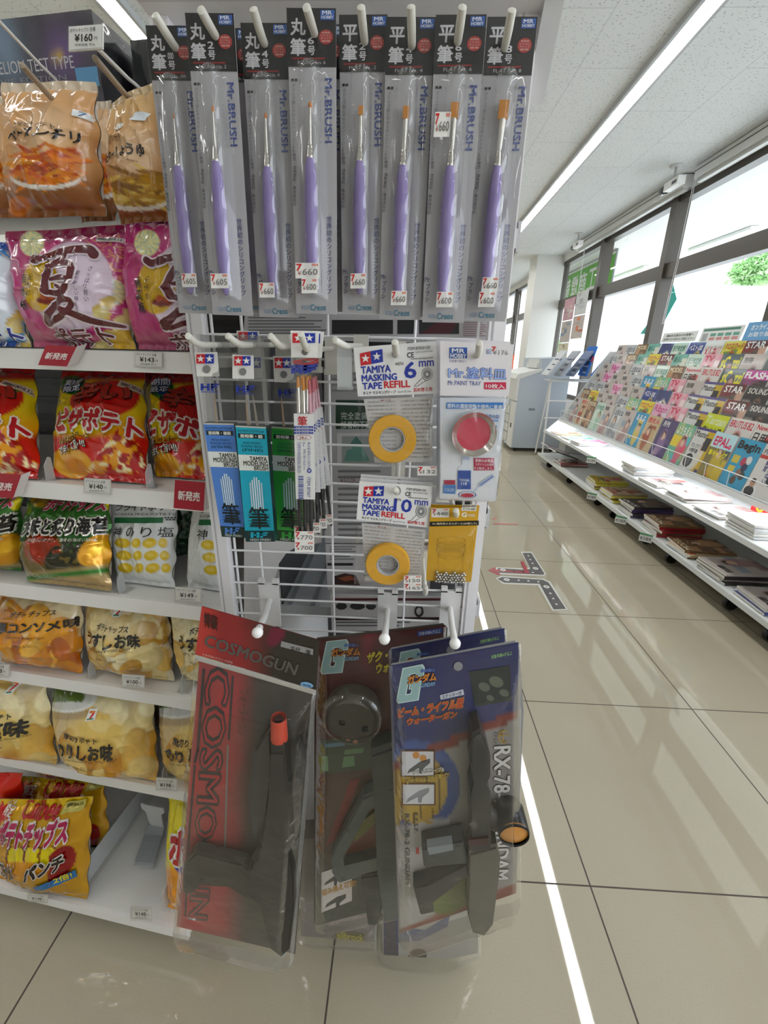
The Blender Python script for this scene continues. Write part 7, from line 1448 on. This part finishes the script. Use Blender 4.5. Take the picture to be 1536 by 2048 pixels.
DES = dict(
 begin=('cyan magazine with big black title', D(None, ['2f96bc', '2a86aa', 'b03050', 'd8d8d6'], 1, d_begin)),
 pres=('white magazine showing two suited men', D(None, ['d4d2ce', 'c8c6c2', '30303a'], 2, d_president)),
 tarzan=('lime yellow magazine with home training headline', D(None, ['c3cc12', 'aab40e', '8a9410'], 3, d_tarzan)),
 epal=('magazine with pink title over a camping photo', D(None, ['8a7a3a', '5a4a2c', 'c8b030', 'b5563a', '3a4a5a'], 4, d_epal)),
 master=('watch magazine with yellow panels', D(None, ['c9a820', 'b89618', 'd8d6cc', '3a3a72'], 5, d_master)),
 sco=('dark teal magazine with fat yellow title', D(None, ['41555a', '34464a', 'b98f80'], 6, d_sco)),
 flash=('magazine with a magenta title band', D([('FLASH', (.05, .06, .95, .2), TW)], ['3a3234', 'c05a98', '6a5048', 'c8487f'], 7, lambda m, w_, h: (lr(m, w_, h, 0, .02, 1, .22, H('c0489a')), lt(m, 'FLASH', w_, h, .05, .06, .95, .19, TW, .05, 3)))),
 tv=('pink television listings magazine', D([('TV', (.08, .05, .6, .2), TR)], ['d98aa0', 'e8d8d4', 'c8304a', '5a8a9a'], 8)),
 blue=('royal blue magazine with white lettering', D([('ベスト100', (.1, .08, .9, .24), TW)], ['2a3c86', '3a5aa8', 'd8c830', 'c8d0d8'], 9)),
 sky=('sky blue magazine with a pale logo', D([('るるぶ', (.15, .08, .85, .24), TW)], ['2f8fb8', '48a0c8', 'e0c040', '3a6a4a'], 10)),
 yel=('yellow magazine with red title', D([('クロスワード', (.06, .06, .94, .22), TR)], ['d8c418', 'e8dc60', 'c83a2a', '4a7a3a'], 11)),
 grn=('pale green pocket book', D([('自己肯定感', (.1, .1, .9, .26), H('2f7a66'))], ['b8d0c0', 'c8dccc', '8ab09c', 'dfe6dc'], 12)),
 mint=('mint green magazine', D([('暮らし', (.1, .08, .7, .24), H('1f6a5a'))], ['7ab8a8', '5aa090', 'dfe0d0', 'b08a60'], 13)),
 grey=('silver grey magazine in film wrap', D([('上司とは', (.1, .1, .9, .26), H('3a3a44'))], ['b0b4b8', 'c8cacc', '8a8e92', 'd8d6d2'], 14)),
 red=('dark magazine with a red lower half', D([('STAR', (.1, .05, .9, .2), TW)], ['3a2a2c', 'a02428', '5a5a52', 'c8a08a'], 15)),
 news=('white magazine with a red and black headline', D([('Newsweek', (.06, .04, .94, .14), TR), ('日用品', (.08, .2, .8, .42), TK)], ['dcdad4', 'c8c4bc', 'b83a3a', '3a3a3c'], 16)),
 merc=('white guide book with red slanted title', D([('メルカリ', (.1, .14, .92, .4), TR)], ['e4e2de', 'd8d4d0', 'c8322a', '3a6ab8'], 17)),
 brown=('brown magazine with a photo cover', D([('MODEL', (.08, .05, .92, .18), H('e8d8b0'))], ['6a4a34', '8a6a48', 'b98a62', '3a2c24'], 18)),
 navy=('navy magazine with a small white label', D([('水槽', (.1, .3, .6, .5), TW)], ['2a2f68', '3a4a8a', 'd8d4c8', '5a7aa8'], 19)),
 kids=('turquoise children’s magazine with yellow panel'.replace('’', "'"), D([('ようちえん', (.08, .08, .92, .28), TW)], ['2fa89a', 'e0c830', 'd84a6a', '4ab8c8'], 20)),
 tan=('tan magazine with a red-brown picture', D([('歴史人', (.1, .06, .9, .2), TR)], ['c8b490', 'b8a078', '9a3a24', '6a4a30'], 21)),
 pink=('pink comic magazine', D([('Ribon', (.08, .06, .92, .24), H('c02878'))], ['e0a0c0', 'd8d0d8', 'c84a7a', '8a5a9a'], 22)),
 film=('magazine bagged in crinkled clear film', D([('別冊', (.1, .08, .5, .2), TK)], ['b8aea8', 'c8c0ba', 'a07a7a', '8a9aa8'], 23)),
 brutus=('white magazine with a red number', D([('BRUTUS', (.06, .05, .7, .2), TR), ('82', (.74, .05, .94, .2), TR)], ['d8d4ce', 'c4bfb8', 'b03a34', '5a5c60'], 24)),
 purple=('dim purple comic magazine', D([('月刊', (.1, .06, .5, .2), TW)], ['4a3a6a', '5a4a7a', '8a6a9a', 'c0a8b8'], 25)),
 black=('black photo magazine', D([('SOUND', (.1, .05, .9, .17), H('c8c4bc'))], ['221f20', '3a3434', '7a5a4a', '8a8078'], 26)),
)
PROTO = {}
GRP = ['front row of magazines behind the rail', 'second tier of magazines', 'third tier of magazines', 'fourth tier of magazines', 'fifth tier of magazines', 'sixth tier of magazines', 'top tier of magazines']
ROWN = ['rail-side row', 'second tier', 'third tier', 'fourth tier', 'fifth tier', 'sixth tier', 'top tier']
NTH = ['first', 'second', 'third', 'fourth', 'fifth', 'sixth', 'seventh', 'eighth', 'ninth', 'tenth', 'eleventh', 'twelfth', 'thirteenth', 'fourteenth', 'fifteenth', 'sixteenth', 'seventeenth', 'eighteenth', 'nineteenth', 'twentieth']
def place(key, M, label, group):
    if key not in PROTO: PROTO[key] = o = make_mag(DES[key][1])
    else: o = PROTO[key].copy(); COL.objects.link(o)
    o.matrix_world = M; return tag(o, label, 'magazine', group)
ROWS = [
 ['pres', 'begin', 'epal', 'master', 'kids', 'purple', 'tan', 'sky', 'film', 'grey', 'film', 'grn', 'brown', 'tan', 'film'],
 ['news', 'brutus', 'tarzan', 'master', 'tv', 'pink', 'yel', 'kids', 'grey', 'film', 'film', 'yel', 'brown'],
 ['black', 'red', 'master', 'master', 'tv', 'navy', 'blue', 'film', 'film', 'pink', 'film', 'grey', 'grey'],
 ['black', 'red', 'master', 'film', 'tv', 'kids', 'sky', 'grey', 'film', 'film', 'pink', 'film'],
 ['flash', 'sco', 'brutus', 'news', 'brown', 'grn', 'film', 'grey', 'film', 'pink', 'film'],
 ['film', 'sco', 'tv', 'grn', 'mint', 'red', 'yel', 'mint', 'brown', 'film', 'grey'],
 ['red', 'yel', 'merc', 'blue', 'grn', 'navy', 'mint', 'brown', 'grey', 'film']]
rr = random.Random(4)
for k, row in enumerate(ROWS):
    x, z = stepped(k); n = len(row); y = [2.17, 2.35, 2.52, 2.66, 2.78, 2.92, 3.02][k]; step = (5.1 - y) / n
    for i, key in enumerate(row):
        lean = math.radians(11.5 + rr.random() * 2); tw = math.radians(rr.uniform(-.5, .5)); wd = .205
        # local x runs along the rack away from us (-Y is the reader's right), y up, z towards the aisle
        ax = Vector((0, -1, 0)); up = Vector((math.sin(lean), 0, math.cos(lean))); nn = ax.cross(up)
        M = Matrix(((ax.x, up.x, nn.x, RX0 + x + .012 + .003 * (i % 2)), (ax.y, up.y, nn.y, y + i * step + .2), (ax.z, up.z, nn.z, z + (.0048 if k else .0075)), (0, 0, 0, 1))) @ Matrix.Rotation(tw, 4, 'Z') @ Matrix.Scale(min(1.0, step / wd * .96), 4, (1, 0, 0))
        side = i if i < 8 else n - 1 - i
        place(key, M, '%s, %s from %s in the %s' % (DES[key][0].replace(' magazine with', ' cover with').replace('magazine with', 'cover with'), NTH[side], 'our end' if i < 8 else 'copier', ROWN[k]), GRP[k])

# signs standing on top of the stand
def topsign(label, y0, y1, z0, z1, deco, col=H('dfe3e0')):
    L = y1 - y0; h = z1 - z0; s_ = thing('shelf_sign', label, 'sign', 'signs along the top of the magazine stand', Matrix(((0, .17, -.98, 2.222), (-1, 0, 0, y1), (0, .98, .17, z0), (0, 0, 0, 1)))); m = MB(); m.box((0, 0, -.002), (L, h, 0), col); deco(m, L, h); m.obj('panel', CARD, s_)
def ts1(m, w_, h): lt(m, '雑誌をお読みのお客様へ', w_, h, .12, .2, .9, .45, H('4a4a50'), .03); lt(m, '長時間の立ち読みはご遠慮ください', w_, h, .06, .58, .95, .8, H('4a4a50'), .02)
def ts2(m, w_, h):
    lr(m, w_, h, .04, .1, .92, .26, H('3f7a6a')); lr(m, w_, h, .06, .4, .2, .92, H('a0a4a6'))
    for i in range(4): lr(m, w_, h, .26 + i * .18, .42, .4 + i * .18, .62, H('5a9a88')); lr(m, w_, h, .26 + i * .18, .68, .4 + i * .18, .88, H('c88a88'))
def ts3(m, w_, h): lr(m, w_, h, 0, 0, 1, 1, H('5f9ccc')); lt(m, 'オンラインギフト券', w_, h, .1, .14, .75, .45, TW, .03); lt(m, 'お取り扱い中', w_, h, .1, .55, .7, .8, TW, .02); lr(m, w_, h, .6, .04, .8, .14, H('c8c83a'), 2)
topsign('white notice sign with two lines of grey lettering on top of the magazine stand', 3.72, 4.2, 1.335, 1.415, ts1); topsign('pale sign with green heading and small panels on top of the magazine stand', 3.24, 3.68, 1.325, 1.43, ts2); topsign('light blue sign on top of the magazine stand at the picture edge', 2.78, 3.22, 1.325, 1.44, ts3)

# flat piles
def pile(pre, y, x, z, n, keys, t=.012, w_=.21, h=.28, seed=0, group='', sx=1.0):
    R = random.Random(seed)
    for i in range(n):
        key = keys[i % len(keys)] + '_flat%d' % int(t * 1000)
        if key not in PROTO: PROTO[key] = make_mag(DES[key.rsplit('_', 1)[0]][1], w_, h, t); first = True
        else: first = False
        o = PROTO[key] if first else PROTO[key].copy()
        if not first: COL.objects.link(o)
        a = math.radians(90 + R.uniform(-5, 5)); zz = z + .0026 + (i + 1) * (t + .0016)
        o.matrix_world = Matrix.Translation((RX0 + x + h + R.uniform(-.008, .008), y + R.uniform(-.006, .006), zz)) @ Matrix.Rotation(math.radians(90) + a - math.radians(90), 4, 'Z')
        pos = 'topmost' if i == n - 1 else 'lowest' if i == 0 else NTH[i] + ' from the bottom'
        tag(o, 'magazine %s %s' % (pos, pre), 'magazine', group)
LOW = [('in the low-shelf pile by the copier end, banded', 4.55, .03, 3, ['brown', 'pink', 'red']), ('in the thick low-shelf pile farthest along with yellow spine lettering', 3.72, .05, 4, ['yel', 'brown', 'yel']), ('in the thick low-shelf pile second along with yellow spine lettering', 3.38, .04, 4, ['yel', 'tan']),
       ('in the low-shelf pile with a purple cover picture', 3.02, .03, 5, ['purple', 'black', 'purple']), ('in the low-shelf pile behind the last today tag', 2.66, .03, 5, ['red', 'brown', 'red']), ('in the low-shelf pile with a fair-haired cover', 2.36, .03, 3, ['brown', 'tan', 'brown']), ('in the low-shelf pile with a dark-haired portrait', 2.06, .03, 5, ['black', 'film', 'black']), ('in the low-shelf pile nearest the picture edge', 1.76, .03, 3, ['navy', 'grey', 'film'])]
for i, (pre, y, x, n, keys) in enumerate(LOW): pile(pre, y, x, .118, n, keys, .016 if 'thick' in pre or i in (3, 4) else .011, seed=i, group='magazine piles on the low shelf')
UP = [('in the pink-covered bright shelf pile by the rail corner', 4.3, .05, 3, ['pink', 'film', 'pink']), ('in the tall pale pile on the bright shelf', 3.18, .05, 5, ['grey', 'film', 'grey']), ('in the thin pale pile on the bright shelf', 2.9, .05, 2, ['merc', 'news']), ('in the spread pale pile midway along the bright shelf', 2.58, .05, 3, ['film', 'pink', 'film']), ('in the bright shelf pile with a bent cover', 2.3, .06, 2, ['merc', 'film']), ('in the large bright shelf pile near the picture edge', 2.0, .04, 5, ['grey', 'merc', 'grey']), ('in the bright shelf pile cut by the picture edge', 1.7, .05, 5, ['film', 'tan', 'grey'])]
for i, (pre, y, x, n, keys) in enumerate(UP): pile(pre, y, x + .025, .39, n, keys, .012 if n > 3 else .008, seed=20 + i, group='magazine piles on the bright shelf')
def today(label, px, X, sz=.075):
    p = on_x([px], X)[0]; n_ = Vector((-.62, -.78, 0)); ax = Vector((0, 0, 1)).cross(n_)
    s_ = thing('today_tag', label, 'shelf tag', 'on sale today tags', Matrix(((ax.x, 0, n_.x, X - ax.x * sz / 2 - .03), (ax.y, 0, n_.y, p[1] - ax.y * sz / 2), (0, 1, 0, p[2] - .028), (0, 0, 0, 1)))); m = MB(); h = sz * .75; m.box((0, 0, -.0012), (sz, h, 0), H('e9eae6')); lr(m, sz, h, 0, 0, 1, .24, H('5a9a6a')); lt(m, '本日発売', sz, h, .06, .4, .94, .86, TK, .02); m.obj('card', CARD, s_)
    m = MB(); m.box((.02, .01, -.008), (.05, .02, -.0012), H('d8d8d6')); m.obj('clip', PLAST, s_)
for px, X, lab in (((1191, 993), 1.62, 'white on-sale-today tag under the farthest thick magazine pile'), ((1250, 1040), 1.62, 'white on-sale-today tag under the purple-cover magazine pile'), ((1301, 1076), 1.62, 'white on-sale-today tag nearest the picture edge on the low shelf'), ((1190, 920), 1.65, 'white on-sale-today tag on the edge of the bright shelf')): today(lab, px, X)
rb = thing('sale_box', 'small red open box with a yellow flower on the bright shelf by the picture edge', 'box', loc=(1.985, 2.37, .392)); m = MB(); m.box((0, -.06, 0), (.1, .06, .1), H('a81c20')); m.lathe([(.0001, -.001), (.028, -.001)], H('d89a28'), 20, ctr=(0, 0, .05), axis='x'); m.lathe([(.0001, -.0015), (.012, -.0015)], H('3a1a10'), 16, ctr=(-.0008, 0, .05), axis='x'); m.obj('carton', CARD, rb)
# tilted bargain books at the low corner
for i, (y, x, z, key, lab) in enumerate(((4.95, .06, .12, 'pink', 'pinkish book leaning at the copier end of the low shelf'), (4.66, .05, .12, 'black', 'black book leaning at the copier end of the low shelf'), (4.9, .08, .392, 'tan', 'golden picture book lying at the copier end of the bright shelf'), (4.62, .1, .392, 'mint', 'greenish picture book lying beside the golden one on the bright shelf'))):
    M = Matrix.Translation((RX0 + x + (.26 if z > .3 else .2), y, z + .012 + (.05 if z < .3 else .0))) @ Matrix.Rotation(math.radians(95), 4, 'Z') @ Matrix.Rotation(math.radians(18 if z < .3 else 0), 4, 'X'); place(key, M, lab, 'books lying at the copier end')

# ------------------------------------------------------------------ copier, newspaper stand, posters
cpx = thing('copier', 'large grey-blue multi-copier with a sloping control deck at the end of the aisle', 'copier', loc=(1.46, 5.86, 0)); CG = H('b4bdc6'); CW = H('d9dad6')
m = MB(); m.prism([(0, .05), (.62, .05), (.62, 1.20), (.25, 1.18), (.25, 1.02), (0, .93)], 0, .9, CG, f=lambda V: V[:, [0, 2, 1]]); m.obj('cabinet', PLAST, cpx)
m = MB(); m.prism([(-.06, .93), (-.02, .99), (.27, 1.06), (.27, 1.03), (0, .93)], -.004, .9, CW, f=lambda V: V[:, [0, 2, 1]]); m.box((-.03, 0, .66), (0, .9, .93), CW); m.obj('control_deck', PLAST, cpx)
for i, z in enumerate((.10, .22, .34, .46)):
    m = MB(); m.box((-.02, .28, z), (0, .88, z + .105), CW); m.box((-.03, .5, z + .06), (-.02, .66, z + .085), H('8a8c8e')); m.obj('paper_drawer', PLAST, cpx)
m = MB(); m.box((-.014, .01, .05), (0, .26, .64), H('e0e1dd')); m.box((-.018, .1, .3), (-.014, .16, .36), H('3a3c40')); m.obj('side_door', PLAST, cpx)
m = MB(); m.box((.16, -.003, .54), (.24, 0, .57), H('7d868e')); m.obj('grip_recess', PLAST, cpx)
m = MB(); m.box((.22, .1, 1.06), (.34, .6, 1.12), CW); m.box((.24, .1, 1.12), (.36, .6, 1.17), CW); m.obj('output_tray', PLAST, cpx)
for x in (.06, .54):
    m = MB(); m.lathe([(.001, -.015), (.026, -.015), (.026, .015), (.001, .015)], H('1c1c1c'), 16, ctr=(x, .06, .026), axis='y'); m.obj('castor', PLAST, cpx)
ns = thing('newspaper_stand', 'white newspaper stand with sloping pockets beside the copier', 'stand', loc=(1.72, 5.42, 0))
m = MB()
for x in (.02, .52): m.tube([(x, 0, .02), (x, .1, .95)], .012, H('e6e6e4'), 8); m.tube([(x, .3, .02), (x, .1, .95)], .012, H('e6e6e4'), 8)
for z in (.5, .7, .95): m.tube([(0, .02 + z * .08, z), (.56, .02 + z * .08, z)], .01, H('ececea'), 8)
m.box((0, .0, .93), (.56, .3, .945), H('d8dadb')); m.obj('frame', STEEL, ns, False)
for i, (lab, c, ttl) in enumerate((('folded white newspaper leaning in the stand next to the pillar', 'c9ccd0', '新聞'), ('grey folded newspaper second in the stand', 'a8adb4', '日報'), ('folded sports newspaper with dark photos in the stand', '7c8aa8', 'スポーツ'), ('bright blue newspaper with a red label in the stand', '2f6fc4', 'MILK'), ('blue-edged newspaper leaning behind the bright blue one', '5a80b4', '中日'), ('thick white newspaper with a black square, last in the stand', 'c4cad2', '経済'))):
    b = thing('newspaper', lab, 'newspaper', 'newspapers in the stand', Matrix.Translation((1.64 + i * .145, 5.36, 1.0)) @ Matrix.Rotation(math.radians(-34 if i not in (3,) else -12), 4, 'Y').inverted()); m = MB(); m.box((0, 0, 0), (.04 if i == 5 else .02, .24, .33), H(c))
    V, T = unit_text(ttl, .03); m.add(np.column_stack([.002 + V[:, 0] * .014, np.full(len(V), -.0006), .2 + V[:, 1] * .03]), T, TK)
    for j in range(6): m.box((-.0006, .02, .03 + j * .035), (0, .12 + .06 * ((j * 7) % 3) / 2, .045 + j * .035), H('4a5568') if j % 2 else H('d0d2d4'))
    if i == 3: m.box((-.0008, .03, .2), (-.0006, .17, .245), H('c02a34')); m.box((.001, -.0008, .16), (.017, 0, .22), H('c02a34'))
    m.obj('folded_sheet', PAPER, b)
R_ = np.random.RandomState(12)
for k, (y, z, lab, pal) in enumerate(((7.25, 1.72, 'pinkish poster, upper of the column next to the pillar', ['c8a0a8', 'd8d0c8']), (6.78, 1.76, 'pale text poster, upper of the column next to the sash post', ['d0d2d0', 'b8bcc0']), (7.25, 1.41, 'photo poster, middle of the column next to the pillar', ['b8b0a8', '8a9ab0']), (6.78, 1.45, 'poster with orange blocks, middle of the column next to the sash post', ['c0b4ac', 'c87a5a']), (7.25, 1.10, 'yellowish poster, lowest next to the pillar', ['cfc8b0', 'b0a888']))):
    s_ = thing('poster', lab + ' on the window', 'poster', 'posters taped to the window', Matrix(((0, 0, -1, 2.405), (-1, 0, 0, y + .23), (0, 1, 0, z), (0, 0, 0, 1)))); m = MB(); m.box((0, 0, -.001), (.44, .30, 0), H(pal[0]))
    for j in range(9): u, v = R_.rand() * .6, R_.rand() * .7; lr(m, .44, .30, u, v, u + .15 + R_.rand() * .25, v + .06 + R_.rand() * .2, H(pal[j % 2]) * (.7 + .5 * R_.rand()), 1 + j)
    m.obj('sheet', PAPER, s_)
od = thing('delivery_sign', 'small orange hanging marker by the far window beyond the pillar', 'sign', loc=(2.30, 10.2, 1.0)); m = MB(); m.prism([(-.05, -.24), (.05, -.22), (.07, .22), (-.03, .24)], -.004, .004, H('e0602a'), f=lambda V: V[:, [0, 2, 1]]); m.obj('board', PAPER, od)
m = MB(); m.tube([(.03, 0, .22), (.03, 0, 1.4)], .006, H('c8c8c8')); m.tube([(0, 0, -.24), (0, 0, -1.0)], .008, H('c8c8c8')); m.obj('pole', STEEL, od)
bpy.context.view_layer.update()
